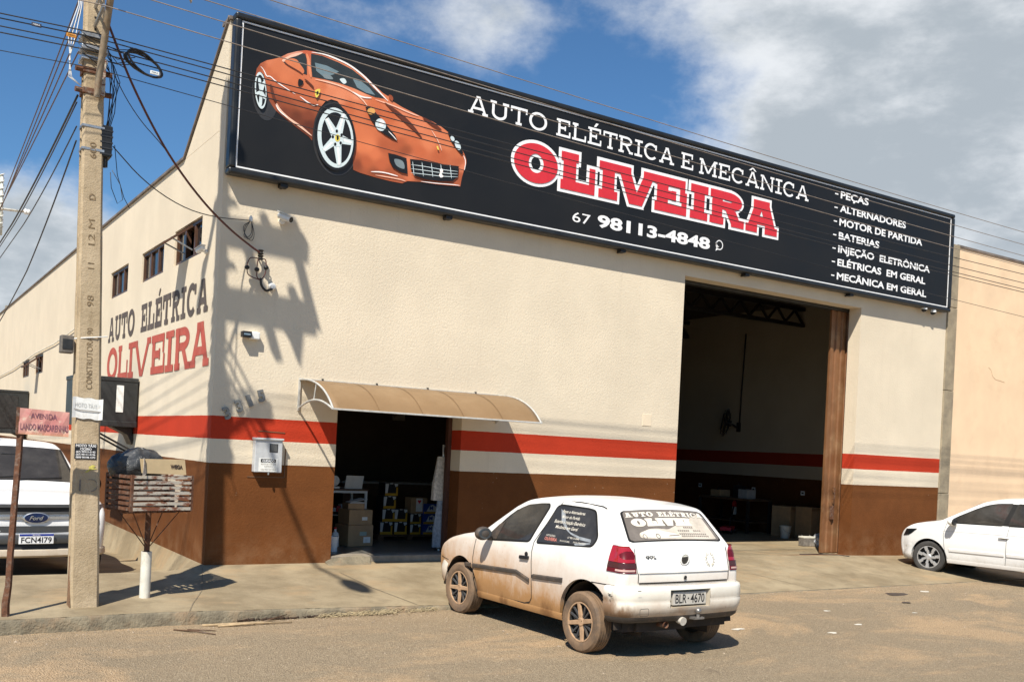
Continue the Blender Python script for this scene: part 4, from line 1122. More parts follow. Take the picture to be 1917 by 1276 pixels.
# ---- the white hatchback in the foreground
def make_hatchback():
    car = thing('hatchback_car', 'dirty white three-door hatchback parked nose to the kerb, its lettered rear window towards the street', 'car', (3.245, -4.80, -.325), R(1.35))
    paint = car_paint('white_paint_with_red_dust', (.80, .785, .745), (.43, .205, .052), 1.0, 1.12, .22, .28, True, ((-.82, 2.10, .28, .22), (-.82, 1.5, .27, .12), (-.82, .7, .27, .18)))
    sil = [(-.47, .40, 0), (-.505, .70, 0), (-.515, .86, 0), (-.495, .885, 0), (-.475, 1.0, 0), (-.425, 1.095, 0), (-.39, 1.12, 0), (-.115, 1.425, 0), (-.07, 1.452, 0), (.25, 1.488, 0), (.7, 1.498, 0), (1.1, 1.478, 0), (1.36, 1.435, 0), (1.50, 1.375, 0),
           (2.02, 1.035, 0), (2.10, 1.0, 0), (2.45, .955, 0), (2.80, .875, 0), (3.02, .785, 0), (3.09, .70, 0), (3.10, .5, 0), (3.04, .34, 0)]
    wz = [(.20, .770), (.34, .795), (.52, .818), (.66, .825), (.82, .818), (.96, .795), (1.00, .786), (1.42, .632), (1.52, .60)]
    wv = [(-.55, .955), (-.2, .985), (.3, 1.0), (1.9, 1.0), (2.4, .985), (2.8, .95), (3.12, .86)]
    def rad(v, z):
        if v < -.05 and z < 1.1: return .075
        if v < 0: return .07
        if v < 1.5: return .075
        if v < 2.1: return .06
        return .07 if z > .8 else .06
    def crown(v, z):
        if v < -.2: return .025
        if v < 1.4: return .03
        return .045
    B = Body(sil, wz, wv, rad, crown, [(-.6, .42), (-.35, .40), (-.30, .285), (.42, .265), (2.10, .245), (2.8, .30), (3.1, .33)], [(.045, .31, .415), (2.44, .315, .372)], (-.46, 3.0))
    sh = MB(); B.shell(sh)
    body = sh.build('body', paint, car, smooth=50, weld=True)
    def near(v, z): return min(range(len(B.P)), key=lambda i: (B.P[i][0] - v) ** 2 + (B.P[i][1] - z) ** 2)
    # inner wheel housings and underbody
    ub_ = MB().box(-.70, -.42, .27, .70, 3.0, .40)
    for y in (0, 2.44):
        for s in (-1, 1):
            rows = []
            for k in range(17):
                a = math.pi * k / 16; c_ = (y + (.41 if y < 1 else .37) * math.cos(a), .31 + (.41 if y < 1 else .37) * math.sin(a))
                rows.append([(s * .80, c_[0], c_[1] - .012), (s * .45, c_[0], c_[1] - .012)])
            ub_.grid(rows); ub_.poly([(s * .45, y - .42, .2), (s * .45, y + .42, .2), (s * .45, y + .42, .74), (s * .45, y - .42, .74)])
    ub_.build('underbody', M['undercar'], car)
    # rear axle, exhaust, spare wheel hump seen under the bumper
    MB().cyl((-.72, 0, .31), (.72, 0, .31), .035).box(-.55, -.46, .27, .1, -.1, .40).build('rear_axle', M['undercar'], car, smooth=40)
    MB().tube([(-.26, .1, .36), (-.27, -.3, .34), (-.27, -.54, .345)], .028, 14).tube([(-.27, -.50, .345), (-.27, -.575, .345)], .032, 14, caps=False).build('exhaust_pipe', M['rust'], car, smooth=40)
    # side glass (left and right), seals, seams, mouldings
    fw_ = [(1.90, .945), (1.075, 1.005), (.915, 1.40), (1.02, 1.418), (1.30, 1.385), (1.42, 1.335), (1.60, 1.215)]
    qw = [(.935, 1.005), (.02, 1.062), (-.02, 1.14), (.135, 1.39), (.22, 1.405), (.70, 1.412), (.775, 1.395)]
    for s in (-1, 1):
        gm = MB(); B.side_patch(gm, grow(rounded(fw_, .04), .018), .0025, s); B.side_patch(gm, grow(rounded(qw, [.03, .08, .05, .06, .05, .03, .03]), .018), .0025, s)
        gm.build('window_seal', M['seal'], car, tri=True)
        g1 = MB(); B.side_patch(g1, rounded(fw_, .04), .006, s); g1.build('door_window', M['carglass'], car, smooth=True)
        g2 = MB(); B.side_patch(g2, rounded(qw, [.03, .08, .05, .06, .05, .03, .03]), .006, s); g2.build('quarter_window', M['carglass'], car, smooth=True)
        # dark mirror triangle
        tm_ = MB(); B.side_patch(tm_, [(1.93, .945), (1.70, .96), (1.62, 1.17), (1.72, 1.13)], .010, s); tm_.build('mirror_triangle', M['trim'], car, tri=True)
        se = MB()
        def P3(v, z, o=.0): return (s * (B.w(v, z) + o), v, z)
        seam_pts = [(.70, 1.455), (.79, 1.36), (.88, 1.18), (.985, 1.0), (.99, .9), (.955, .68), (.95, .50), (.96, .40), (1.0, .35), (1.10, .325), (1.5, .318), (2.0, .305), (2.09, .32), (2.14, .45), (2.155, .70), (2.13, .92)]
        for (a, z), (c, y) in zip(seam_pts, seam_pts[1:]):
            n = max(1, int(math.hypot(c - a, y - z) / .08))
            strip(se, [P3(a + (c - a) * i / n, z + (y - z) * i / n) for i in range(n + 1)], .011 if z > .36 else .014, (s, 0, .1), .003)
        gut = [(.72, 1.462), (.4, 1.467), (.05, 1.45), (-.02, 1.43)]
        strip(se, [(s * (B.w(v, z) - .006), v, z) for v, z in gut], .014, (s, 0, .6), .004)
        strip(se, [P3(v, .715 - (v + .04) * .02) for v in (-.06, -.2, -.3, -.40)], .009, (s, 0, 0), .003)
        strip(se, [P3(v, z) for v, z in ((2.765, .60), (2.9, .61), (3.02, .62))], .009, (s, 0, 0), .003)
        se.build('panel_gaps', M['seam'], car)
        mo = MB()
        def moulding(p0, p1, h=.05):
            n = 6; rows = []
            for i in range(n + 1):
                v = p0[0] + (p1[0] - p0[0]) * i / n; z = p0[1] + (p1[1] - p0[1]) * i / n
                rows.append([P3(v, z - h / 2, .001), P3(v, z - h / 2 + .008, .018), P3(v, z + h / 2 - .012, .018), P3(v, z + h / 2, .001)])
            mo.grid(rows)
            for i in (0, -1): mo.poly(rows[i])
        moulding((2.32, .602), (2.19, .607)); moulding((2.15, .607), (1.24, .648)); moulding((1.24, .648), (.99, .585)); moulding((.925, .640), (.40, .668))
        mo.build('side_moulding', M['trim'], car, smooth=30)
        ha = MB(); ha.prism([P3(1.18, .800), P3(1.02, .808), P3(1.02, .845), P3(1.18, .838)], (s * .028, 0, 0)); ha.tube([P3(1.075, .86, .0), P3(1.075, .86, .012)], .028, 14)
        ha.build('door_handle', M['black'], car, bevel=.006)
        sk = MB(); rows = []
        for i in range(12):
            v = .42 + (2.06 - .42) * i / 11
            rows.append([P3(v, .245 + .0 * v, -.02), P3(v, .25, .004), P3(v, .30, .012), P3(v, .325, .002)])
        sk.grid(rows); sk.build('sill', paint, car, smooth=40)
        # door mirror
        mi = MB(); c = Vector((s * .93, 1.79, 1.015))
        mi.ball((0, 0, 0), .105, .065, .078, 20, 12, Matrix.Translation(c)); mi.tube([(s * .79, 1.80, .965), (s * .86, 1.80, .975)], .03, 8)
        mo_ = mi.build('door_mirror', M['trim'], car, smooth=True)
        mg = MB(); mg.poly([(c.x + .088 * math.cos(R(a)), c.y - .052 - .0, c.z + .062 * math.sin(R(a))) for a in range(0, 360, 20)][::-1]); 
        mg.lathe([(.001, .0), (.93, .0), (1.0, -.35)], 20, Matrix.Translation((c.x, c.y - .056, c.z)) @ Matrix.Diagonal((.086, .03, .062, 1)) @ Matrix.Rotation(R(90), 4, 'X'))
        mg.build('mirror_glass', car_glass('mirror_glass', (.050, .056, .062), .08, .4), mo_, smooth=30)
    # windscreen, rear window
    i0, i1 = near(1.52, 1.365), near(1.99, 1.05)
    ws = MB(); ws.grid([[B.surf(i, x, .006) for x in [(.60 + .10 * (i - i0) / (i1 - i0)) * (k - 8) / 8 for k in range(17)]] for i in range(i0, i1 + 1)]); ws.build('windscreen', M['carglass'], car, smooth=True)
    j0, j1 = near(-.375, 1.135), near(-.125, 1.415)
    def rwin(inset, off):
        mb_ = MB(); rows = []; nI = j1 - j0
        for i in range(j0, j1 + 1):
            for sub in (0, .5) if i < j1 else (0,):
                t = (i + sub - j0) / nI; tt = inset * .8 + t * (1 - 1.6 * inset * .8); hw = .640 - .085 * t - inset * .55
                # rounded corners
                e = min(t, 1 - t); cr_ = .12
                if e < cr_: hw -= .05 * (1 - math.sqrt(max(0, 1 - ((cr_ - e) / cr_) ** 2)))
                f = j0 + tt * nI; a = int(f); fr_ = f - a; a2 = min(a + 1, j1)
                row = []
                for k in range(17):
                    x = hw * (k - 8) / 8; p = Vector(B.surf(a, x, off)); q = Vector(B.surf(a2, x, off)); row.append(p.lerp(q, fr_))
                rows.append(row)
        mb_.grid(rows); return mb_
    rwin(0, .003).build('rear_window_seal', M['seal'], car, smooth=True)
    rg = rwin(.045, .007).build('rear_window', M['dustglass'], car, smooth=True)
    # lettering film on the rear window: mapping (u across, t up) -> surface
    def PR(u, t, d):
        f = j0 + t * (j1 - j0); a = max(j0, min(j1 - 1, int(f))); fr_ = f - a
        return Vector(B.surf(a, u, .011 + d)).lerp(Vector(B.surf(a + 1, u, .011 + d)), fr_)
    film = mat('faded_white_film', (.68, .63, .54), .6, .1, 12, dirt=(.42, .34, .26), dirt_amt=.35)
    film2 = mat('faded_beige_film', (.53, .47, .39), .6, .12, 7, dirt=(.36, .29, .22), dirt_amt=.4)
    rl = MB()
    it = words([('AUTO', -.53, -.17, .755), ('ELÉTRICA', -.11, .53, .745)], .145, .026, .024, .013, .022, .006)
    letters(rl, it, PR, step=.0001)
    it = [(c, x, .475, w, .225, .062, .052, .010, .045) for c, x, w in (('O', -.49, .175), ('L', -.30, .13), ('I', -.165, .085), ('V', -.085, .16), ('E', .08, .125), ('I', .21, .085))]
    letters(rl, it, PR, o=.006, step=.0001)
    rl.build('window_lettering', film, rg)
    sw_ = MB()
    swoosh = [(-.47, .13), (-.25, .07), (.0, .06), (.30, .05), (.565, .07), (.50, .90), (.38, .78), (.20, .60), (.02, .44), (-.06, .36), (-.18, .40), (-.30, .40), (-.38, .34), (-.46, .28)]
    mbk = MB(); mbk.poly([PR(u, t, -.0022) for u, t in rounded(swoosh, .05)]); mbk.build('window_film', film2, rg, tri=True)
    cr = MB(); cr.poly([PR(u, t, -.001) for u, t in rounded([(-.455, .27), (-.43, .16), (-.30, .11), (-.05, .10), (.06, .13), (.07, .20), (-.02, .25), (-.12, .30), (-.20, .375), (-.32, .38), (-.40, .31)], .03)])
    cr.build('printed_car_shape', film, rg, tri=True)
    ck_ = MB()
    for cx in (-.41, -.24): 
        ro = [PR(cx + .028 * math.cos(R(a)), .16 + .085 * math.sin(R(a)), .0) for a in range(0, 360, 24)]; ri_ = [PR(cx + .018 * math.cos(R(a)), .16 + .058 * math.sin(R(a)), .0) for a in range(0, 360, 24)]
        ck_.grid([ro, ri_], wrap=True)
    ck_.poly([PR(u, t, 0) for u, t in ((-.11, .15), (.05, .17), (.045, .20), (-.08, .185))])
    for u, t, w_ in ((.16, .40, .14), (.06, .30, .18), (.28, .30, .12), (.06, .20, .40), (.08, .13, .40)): 
        for q in range(int(w_ / .028)): ck_.poly([PR(u + q * .028, t, 0), PR(u + q * .028 + .019, t, 0), PR(u + q * .028 + .019, t + .045, 0), PR(u + q * .028, t + .045, 0)])
    ck_.build('film_details', mat('grey_film_print', (.20, .17, .145), .6, .1, 12), rg)
    # quarter-window lettering, both sides carry it
    for s in (-1,):
        ql = MB()
        def PQ(u, z, d): return (s * (B.w(u_to_v(u), z) + .009 + d), u_to_v(u), z)
        def u_to_v(u): return u
        def PQ2(u, z, d): v = .86 - u; return (s * (B.w(v, z) + .009 + d), v, z)
        text(ql, 'Peças e Alternadores', PQ2, .20, 1.345, .58, 1.375, .012, .25); text(ql, 'Motor de Partida', PQ2, .22, 1.29, .52, 1.32, .012, .25)
        text(ql, 'Baterias e Injeção Eletrônica', PQ2, .12, 1.235, .64, 1.268, .012, .25); text(ql, 'Mecânica em Geral', PQ2, .17, 1.18, .55, 1.212, .012, .25)
        text(ql, 'AUTO ELÉTRICA', PQ2, .06, 1.088, .22, 1.106, .01); text(ql, '67 98113-4848', PQ2, .43, 1.095, .62, 1.113, .01); text(ql, 'RUA DOS EDIS', PQ2, .32, 1.055, .48, 1.069, .01); text(ql, '3315 CENTRO', PQ2, .54, 1.06, .74, 1.074, .01)
        ql.build('window_lettering', film, car)
        qr = MB(); text(qr, 'OLIVEIRA', PQ2, .05, 1.045, .265, 1.078, .03); qr.build('red_window_lettering', flat('faded_red_film', (.55, .20, .16), .5), car)
        qs = MB(); qs.grid([[(s * (B.w(v, z) + .0072), v, z) for v, z in row] for row in (((.70, 1.38), (.62, 1.25), (.48, 1.17), (.25, 1.13), (.06, 1.12)), ((.60, 1.33), (.54, 1.235), (.40, 1.14), (.22, 1.10), (.05, 1.09)))])
        qs.grid([[(s * (B.w(v, z) + .0074), v, z) for v, z in row] for row in (((.30, 1.055), (.18, 1.075), (.06, 1.085)), ((.28, 1.04), (.15, 1.05), (.05, 1.075)))])
        qs.build('printed_swoosh', mat('pale_blue_film', (.27, .29, .31), .5, .25, 8), car)
    # tail: lamps, tailgate gaps, badge, lettering
    def tail_y(x, z):
        i = near(-.50, z); hw = B.w(B.E[i][0], B.E[i][1])
        return B.surf(i, max(-hw + .08, min(hw - .08, x)), 0)[1]
    for s in (-1, 1):
        lm = MB(); le = {}
        zz = [.855, .875, .90, .945, 1.0, 1.05, 1.085, 1.10]
        def lamp_row(z, off):
            i = near(-.5, z); (ev, ez, r), nn = B.E[i], B.Nn[i]; wE = B.w(ev, ez); row = []
            inner = .615 + (.02 if z < 1.05 else .02 + (z - 1.05) * .9); 
            outer_v = -.28 + (1.10 - z) * .05
            # start on the side panel, turn the corner, finish on the tail
            for k in range(4):
                v = outer_v + (ev - outer_v) * k / 4; row.append((s * (B.w(v, z) + off), v, z))
            for k in range(7):
                th = math.pi / 2 * k / 6; row.append((s * (wE - r + (r + off) * math.cos(th)), ev + nn.x * (r + off) * math.sin(th), z))
            for k in range(1, 5):
                x = (wE - r) + (inner - (wE - r)) * k / 4; row.append((s * x, B.surf(i, x, off)[1], z))
            return row
        base_rows = [lamp_row(z, .008) for z in (.852, .86, .94, .95, 1.02, 1.085, 1.105)]
        red = MB(); red.grid([lamp_row(z, .012) for z in (.95, .99, 1.04, 1.08, 1.10)]); lo = red.build('tail_lamp', M['redlens'], car, smooth=40)
        MB().grid(base_rows).build('lamp_rim', flat('dark_red_lamp_rim', (.12, .006, .01), .3), lo, smooth=40)
        MB().grid([lamp_row(z, .011) for z in (.895, .945)]).build('smoked_lens', M['smokelens'], lo, smooth=40)
        pl_ = [r_[3:-1] for r_ in (lamp_row(.866, .012), lamp_row(.885, .012))]
        MB().grid(pl_).build('pale_lens', M['paleslens'], lo, smooth=40)
    tg = MB()
    def T(x, z, o=.003):
        i = near(-.5, z); p = B.surf(i, x, o); return (p[0], p[1], z)
    for xx in (-.612, .612): strip(tg, [T(xx, z) for z in (.755, .80, .85)], .010, (0, -1, 0), .003); strip(tg, [T(xx + (.012 if xx > 0 else -.012), z) for z in (.85, .95, 1.05, 1.09)], .008, (0, -1, 0), .0025)
    strip(tg, [T(x / 10, .752) for x in range(-6, 7)], .016, (0, -1, 0), .003); 
    tg.build('panel_gaps', M['seam'], car)
    bl = MB(); bl.grid([[T(x / 10, z, o) for x in range(-6, 7)] for z, o in ((.846, .001), (.852, .012), (.862, .012), (.874, .001))]); bl.build('tailgate_crease', paint, car, smooth=60)
    yb = T(0, .975)[1]
    bg_ = MB(); Mx = Matrix.Translation((-.01, yb - .004, .975)) @ Matrix.Rotation(R(90), 4, 'X')
    bg_.lathe([(.062, 0), (.062, .012), (.05, .016), (.048, .010)], 28, Mx); bo = bg_.build('badge', M['white'], car, smooth=40)
    bk = MB(); bk.lathe([(.049, .010), (.001, .011)], 28, Mx); bk.build('badge_centre', flat('dark_badge', (.04, .035, .03), .5), bo)
    wh = MB(); wh.poly([(-.01 + .046 * math.cos(R(a)), yb - .0165, .975 + .046 * math.sin(R(a))) for a in (150, 120, 90, 60, 35)]); wh.build('badge_chip', M['offwhite'], bo)
    def PT(u, v, d): p = T(u, v, .005 + d); return p
    gl = MB(); text(gl, 'GOL', PT, -.50, .988, -.37, 1.015, .05); gl.build('name_badge', flat('dark_chrome', (.05, .05, .05), .35, .5), car)
    kh = MB(); kh.lathe([(.016, 0), (.016, .008), (.001, .008)], 14, Matrix.Translation((-.01, T(0, .80)[1] - .001, .80)) @ Matrix.Rotation(R(90), 4, 'X')); kh.box(-.024, T(0, .79)[1] - .006, .778, .004, T(0, .79)[1] + .01, .80); kh.build('tailgate_lock', M['black'], car)
    stk = MB()
    for s in (-1, 1):
        for k in range(7):
            a = R(-75 + 22 * k); cx, cz = .36 + s * .055 * math.cos(a), .965 + .062 * math.sin(a); t = Vector((-math.sin(a) * s, math.cos(a)))
            for q in (-1, 1):
                n_ = Vector((t.y, -t.x)) * q * .012; stk.poly([PT(cx, cz, 0), PT(cx + t.x * .012 + n_.x * .5, cz + t.y * .012 + n_.y * .5, 0), PT(cx + t.x * .018 + n_.x, cz + t.y * .018 + n_.y, 0), PT(cx + t.x * .006 + n_.x, cz + t.y * .006 + n_.y, 0)])
    stk.build('laurel_sticker', mat('faded_gold_sticker', (.36, .30, .17), .6, .1, 10), car)
    # bumpers
    prof = [(.005, .715), (.048, .728), (.075, .715), (.082, .69), (.088, .60), (.080, .583), (.088, .566), (.084, .515), (.060, .435), (.02, .420)]
    bm_ = MB(); plan = u_plan(.80, -.505, -.335, .17, bow=.035)
    bumper_sweep(plan, prof, bm_)
    npr = len(prof); c0 = 15 + 3; keep = []
    xs0 = [p[0] for p in plan]; ka = min(range(len(plan)), key=lambda i: abs(xs0[i] + .27) + (0 if abs(plan[i][2]) < .1 else 9)); kb_ = min(range(len(plan)), key=lambda i: abs(xs0[i] - .27) + (0 if abs(plan[i][2]) < .1 else 9))
    for f_, mi_ in zip(bm_.f, bm_.m):
        col_, row_ = f_[0] // npr, f_[0] % npr
        if not (ka <= col_ < kb_ and 3 <= row_ < 7): keep.append(f_)
    bm_.f = keep; bm_.m = [0] * len(keep)
    nx0, nx1 = xs0[ka], xs0[kb_]
    bpaint = car_paint('bumper_paint_with_red_dust', (.77, .73, .64), (.36, .165, .045), .66, .95, .26, .28, False, ((-.87, -.38, .52, .20), (-.75, -.52, .43, .16)))
    rb = bm_.build('rear_bumper', bpaint, car, smooth=55)
    va = MB(); bumper_sweep(plan, [(.060, .436), (.050, .40), (.02, .375)], va); va.build('lower_valance', M['trim'], rb, smooth=50)
    sc_ = MB()
    for p0, p1 in (((-.874, -.36, .655), (-.874, -.44, .645)), ((-.874, -.40, .635), (-.872, -.46, .632)), ((-.87, -.42, .60), (-.87, -.43, .58)), ((-.70, -.625, .70), (-.66, -.628, .699))): strip(sc_, [p0, p1], .007, (-1, -.3, 0), .003)
    sc_.build('bumper_scrapes', M['seam'], rb)
    yb2 = -.505 - .035 - .088
    # plate recess, plate, tow eye cover
    rc_ = MB(); rc_.grid([[(-.28, yb2 - .002, .695), (.30, yb2 - .002, .695)], [(-.235, yb2 + .02, .672), (.255, yb2 + .02, .672)], [(-.235, yb2 + .022, .53), (.255, yb2 + .022, .53)], [(-.20, yb2 - .004, .508), (.22, yb2 - .004, .508)]])
    M['recess'] = car_paint('plate_recess_paint', (.42, .37, .29), (.24, .15, .08), .66, .9)
    yo0 = -.505 - .035 * (1 - (nx0 / .63) ** 2) - .083; yB = -.548
    rc_ = MB()
    fo = [(nx0, .515), (nx1, .515), (nx1, .69), (nx0, .69)]; bo_ = [(nx0 + .045, .528), (nx1 - .045, .528), (nx1 - .045, .672), (nx0 + .045, .672)]
    for i in range(4):
        a, c = fo[i], fo[(i + 1) % 4]; a2, c2 = bo_[i], bo_[(i + 1) % 4]; rc_.poly([(a[0], yo0, a[1]), (c[0], yo0, c[1]), (c2[0], yB, c2[1]), (a2[0], yB, a2[1])])
    rc_.poly([(x, yB, z) for x, z in bo_]); rc_.build('plate_recess', M['recess'], rb)
    for s in (-1, 1): MB().ball((.01 + s * .09, yB - .004, .522), .012, n=10, m=6).build('plate_lamp', M['white'], rb)
    def PP(u, v, d): return (u, yB - .0495 - d, v)
    plt = MB().box(-.215, yB - .049, .536, .235, yB - .002, .664); po = plt.build('licence_plate', mat('grey_licence_plate', (.50, .47, .42), .5, .08, 14, dirt=(.34, .25, .17), dirt_amt=.5), car, bevel=.004)
    pt = MB(); text(pt, 'BLR', PP, -.185, .555, -.035, .642, .015); text(pt, '4670', PP, .02, .555, .21, .642, .015)
    pt.poly([PP(-.02, .592, 0), PP(-.002, .592, 0), PP(-.002, .607, 0), PP(-.02, .607, 0)]); pt.build('plate_characters', M['print_black'], po)
    ec = MB(); q = rounded([(-.66, .525), (-.55, .525), (-.55, .455), (-.66, .455)], .018)
    yq = -.505 - .02 - .080
    for (a, c) in zip(q, q[1:] + q[:1]): strip(ec, [(a[0], yq - .012, a[1]), (c[0], yq - .012, c[1])], .005, (0, -1, 0), .004)
    ec.build('tow_cover_outline', M['trim'], rb)
    tb = MB(); tb.box(.02, -.66, .395, .16, -.45, .415); tb.tube([(.09, -.64, .41), (.09, -.64, .445)], .018, 12); tb.ball((.09, -.64, .475), .033, n=16, m=10)
    tb.build('tow_ball', mat('worn_steel', (.30, .28, .26), .4, .2, 20, .7), car, smooth=40)
    tb = MB(); tb.tube([(-.08, -.615, .375), (-.08, -.54, .385)], [.042, .036], 18); tb.tube([(-.2, -.52, .40), (.12, -.52, .395)], .018, 8); tb.build('tow_socket', mat('chalky_plastic', (.52, .48, .42), .6, .15, 14), car, smooth=40)
    # front bumper, headlamps
    fb = MB(); bumper_sweep(u_plan(.735, 3.055, 2.775, .22, bow=.05, sgn=1), [(.0, .605), (.035, .595), (.06, .50), (.05, .36), (.01, .30)], fb); fb.build('front_bumper', bpaint, car, smooth=50)
    for s in (-1, 1):
        hl = MB(); rows = []
        for z in (.64, .70, .755): rows.append([(s * x, y, z) for x, y in ((.72, 2.95 - (z - .64) * .3), (.70, 3.03 - (z - .64) * .3), (.62, 3.09 - (z - .64) * .35), (.45, 3.12 - (z - .64) * .4))])
        hl.grid(rows); hl.build('headlamp', flat('clear_lamp', (.4, .42, .44), .08), car, smooth=True)
    # wheels
    for x, y, sg_, st_, a in ((-.765, .045, -1, 0, .20), (.745, .045, 1, 0, .9), (-.735, 2.44, -1, 2, .06), (.735, 2.44, 1, 2, .5)):
        wheel(car, x, y, .302, .185, sg_, M['tyre_dusty'], M['rim_dusty'], M['rim_dark'], 'cross', a, .66, st_)
    # steering wheel and seats behind the glass are hidden by the tint
    return car
hatch = make_hatchback()
# ---- white sedan on the right, nose to the wall
def make_sedan():
    car = thing('sedan_car', 'clean white four-door sedan parked nose to the wall before the peach building', 'car', (14.30, -3.58, -.268), R(7.3))
    paint = car_paint('clean_white_paint', (.80, .80, .79), (.42, .36, .29), .40, .45, .15, .22)
    sil = [(-.95, .45, 0), (-.98, .80, 0), (-.95, 1.0, 0), (-.60, 1.045, 0), (-.50, 1.06, 0), (.05, 1.36, 0), (.35, 1.44, 0), (.9, 1.475, 0), (1.3, 1.45, 0), (1.55, 1.39, 0), (2.25, 1.01, 0), (2.32, .985, 0), (2.8, .90, 0), (3.00, .80, 0), (3.08, .69, 0), (3.10, .45, 0), (3.05, .28, 0)]
    wz = [(.2, .775), (.4, .80), (.6, .825), (.75, .825), (.95, .80), (1.02, .785), (1.40, .62), (1.5, .58)]
    wv = [(-.98, .90), (-.4, .98), (.3, 1.0), (2.0, 1.0), (2.5, .985), (2.85, .94), (3.12, .82)]
    B = Body(sil, wz, wv, lambda v, z: .07 if v < 2.2 else .08, lambda v, z: .035, [(-1, .35), (-.4, .30), (.4, .25), (2.1, .235), (2.8, .25), (3.2, .26)], [(0, .30, .345), (2.465, .30, .345)], (-.9, 3.02))
    sh = MB(); B.shell(sh); sh.build('body', paint, car, smooth=50, weld=True)
    ub_ = MB().box(-.68, -.7, .24, .68, 3.0, .38)
    for y in (0, 2.465):
        for s in (-1, 1):
            rows = [[(s * .78, y + .35 * math.cos(math.pi * k / 14), .30 + .34 * math.sin(math.pi * k / 14)), (s * .45, y + .35 * math.cos(math.pi * k / 14), .30 + .34 * math.sin(math.pi * k / 14))] for k in range(15)]
            ub_.grid(rows); ub_.poly([(s * .45, y - .36, .2), (s * .45, y + .36, .2), (s * .45, y + .36, .66), (s * .45, y - .36, .66)])
    ub_.build('underbody', M['undercar'], car)
    f1 = [(2.10, .985), (1.12, 1.01), (1.02, 1.385), (1.30, 1.375), (1.50, 1.31), (1.80, 1.17)]
    f2 = [(1.03, 1.01), (.28, 1.03), (.02, 1.10), (.22, 1.28), (.42, 1.36), (.70, 1.385), (.94, 1.385)]
    for s in (-1, 1):
        se = MB(); B.side_patch(se, grow(rounded(f1, .04), .02), .002, s); B.side_patch(se, grow(rounded(f2, .04), .02), .002, s); B.side_patch(se, [(1.13, 1.0), (1.0, 1.0), (.93, 1.395), (1.03, 1.395)], .003, s)
        se.build('window_seal', M['seal'], car, tri=True)
        for nm_, q in (('front_window', f1), ('rear_window', f2)):
            g1 = MB(); B.side_patch(g1, rounded(q, .03), .005, s); g1.build(nm_, M['carglass'], car, smooth=True)
        def P3(v, z, o=.0): return (s * (B.w(v, z) + o), v, z)
        gp = MB()
        for q in ([(1.0, 1.0), (1.03, .8), (1.04, .40), (1.05, .30)], [(2.13, .97), (2.18, .75), (2.15, .45), (2.10, .30)], [(.30, 1.02), (.33, .85), (.36, .62)]):
            for (a, z), (c, y) in zip(q, q[1:]):
                n = max(2, int(math.hypot(c - a, y - z) / .08)); strip(gp, [P3(a + (c - a) * i / n, z + (y - z) * i / n) for i in range(n + 1)], .008, (s, 0, .1), .003)
        gp.build('panel_gaps', flat('grey_panel_gap', (.13, .13, .125), .7), car)
        gc = MB()
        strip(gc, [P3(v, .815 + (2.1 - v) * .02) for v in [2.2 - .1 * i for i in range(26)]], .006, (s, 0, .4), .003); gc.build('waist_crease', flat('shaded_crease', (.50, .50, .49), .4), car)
        mo = MB()
        for a, c in ((2.06, 1.07), (1.02, .40)):
            rows = []
            for i in range(8):
                v = a + (c - a) * i / 7; z = .475 + (2.06 - v) * .012; rows.append([P3(v, z - .035, .001), P3(v, z - .028, .014), P3(v, z + .02, .014), P3(v, z + .03, .001)])
            mo.grid(rows)
            for i in (0, -1): mo.poly(rows[i])
        mo.build('side_moulding', paint, car, smooth=30)
        hd = MB()
        for v in (1.16, .44): hd.tube([P3(v, .785, .0), P3(v - .01, .788, .028), P3(v - .15, .792, .028), P3(v - .165, .79, 0)], .012, 8); 
        hd.build('door_handle', M['white'], car, smooth=True)
        hs = MB(); hs.ball((0, 0, 0), .012, .075, .03, 12, 8, Matrix.Translation(P3(1.08, .785, -.004))); hs.build('handle_recess', M['grey'], car, smooth=True)
        sk = MB(); rows = []
        for i in range(12):
            v = .36 + (2.10 - .36) * i / 11; rows.append([P3(v, .225, -.02), P3(v, .23, .006), P3(v, .28, .010), P3(v, .30, .002)])
        sk.grid(rows); sk.build('sill', paint, car, smooth=40)
        mi = MB(); c = Vector((s * .93, 1.98, 1.0)); mi.ball((0, 0, 0), .10, .07, .07, 18, 12, Matrix.Translation(c)); mi.tube([(s * .78, 2.0, .965), (s * .87, 1.99, .975)], .03, 8); m2 = mi.build('door_mirror', M['white'], car, smooth=True)
        mb_ = MB(); mb_.ball((0, 0, 0), .096, .03, .066, 18, 10, Matrix.Translation((c.x, c.y - .05, c.z))); mb_.build('mirror_glass', M['black'], m2, smooth=True)
        hl = MB(); rows = []
        for z, y0 in ((.655, 2.88), (.70, 2.81), (.75, 2.75), (.79, 2.70)):
            row = []
            for k in range(8):
                v = y0 + (3.01 - (z - .655) * .55 - y0) * k / 7; row.append((s * (B.w(v, z) + .008), v, z + .02 * (1 - k / 7)))
            rows.append(row)
        hl.grid(rows); hl.build('headlamp', M['glass_dark'], car, smooth=True)
    fb = MB(); bumper_sweep(u_plan(.745, 3.04, 2.80, .24, bow=.05, sgn=1), [(.0, .56), (.03, .55), (.035, .46), (.02, .42), (.045, .33), (.03, .24), (0, .22)], fb); fb.build('front_bumper', paint, car, smooth=50)
    def near(v, z): return min(range(len(B.P)), key=lambda i: (B.P[i][0] - v) ** 2 + (B.P[i][1] - z) ** 2)
    i0, i1 = near(1.62, 1.35), near(2.22, 1.03)
    MB().grid([[B.surf(i, (.58 + .12 * (i - i0) / (i1 - i0)) * (k - 8) / 8, .006) for k in range(17)] for i in range(i0, i1 + 1)]).build('windscreen', M['carglass'], car, smooth=True)
    i0, i1 = near(-.45, 1.08), near(.02, 1.34)
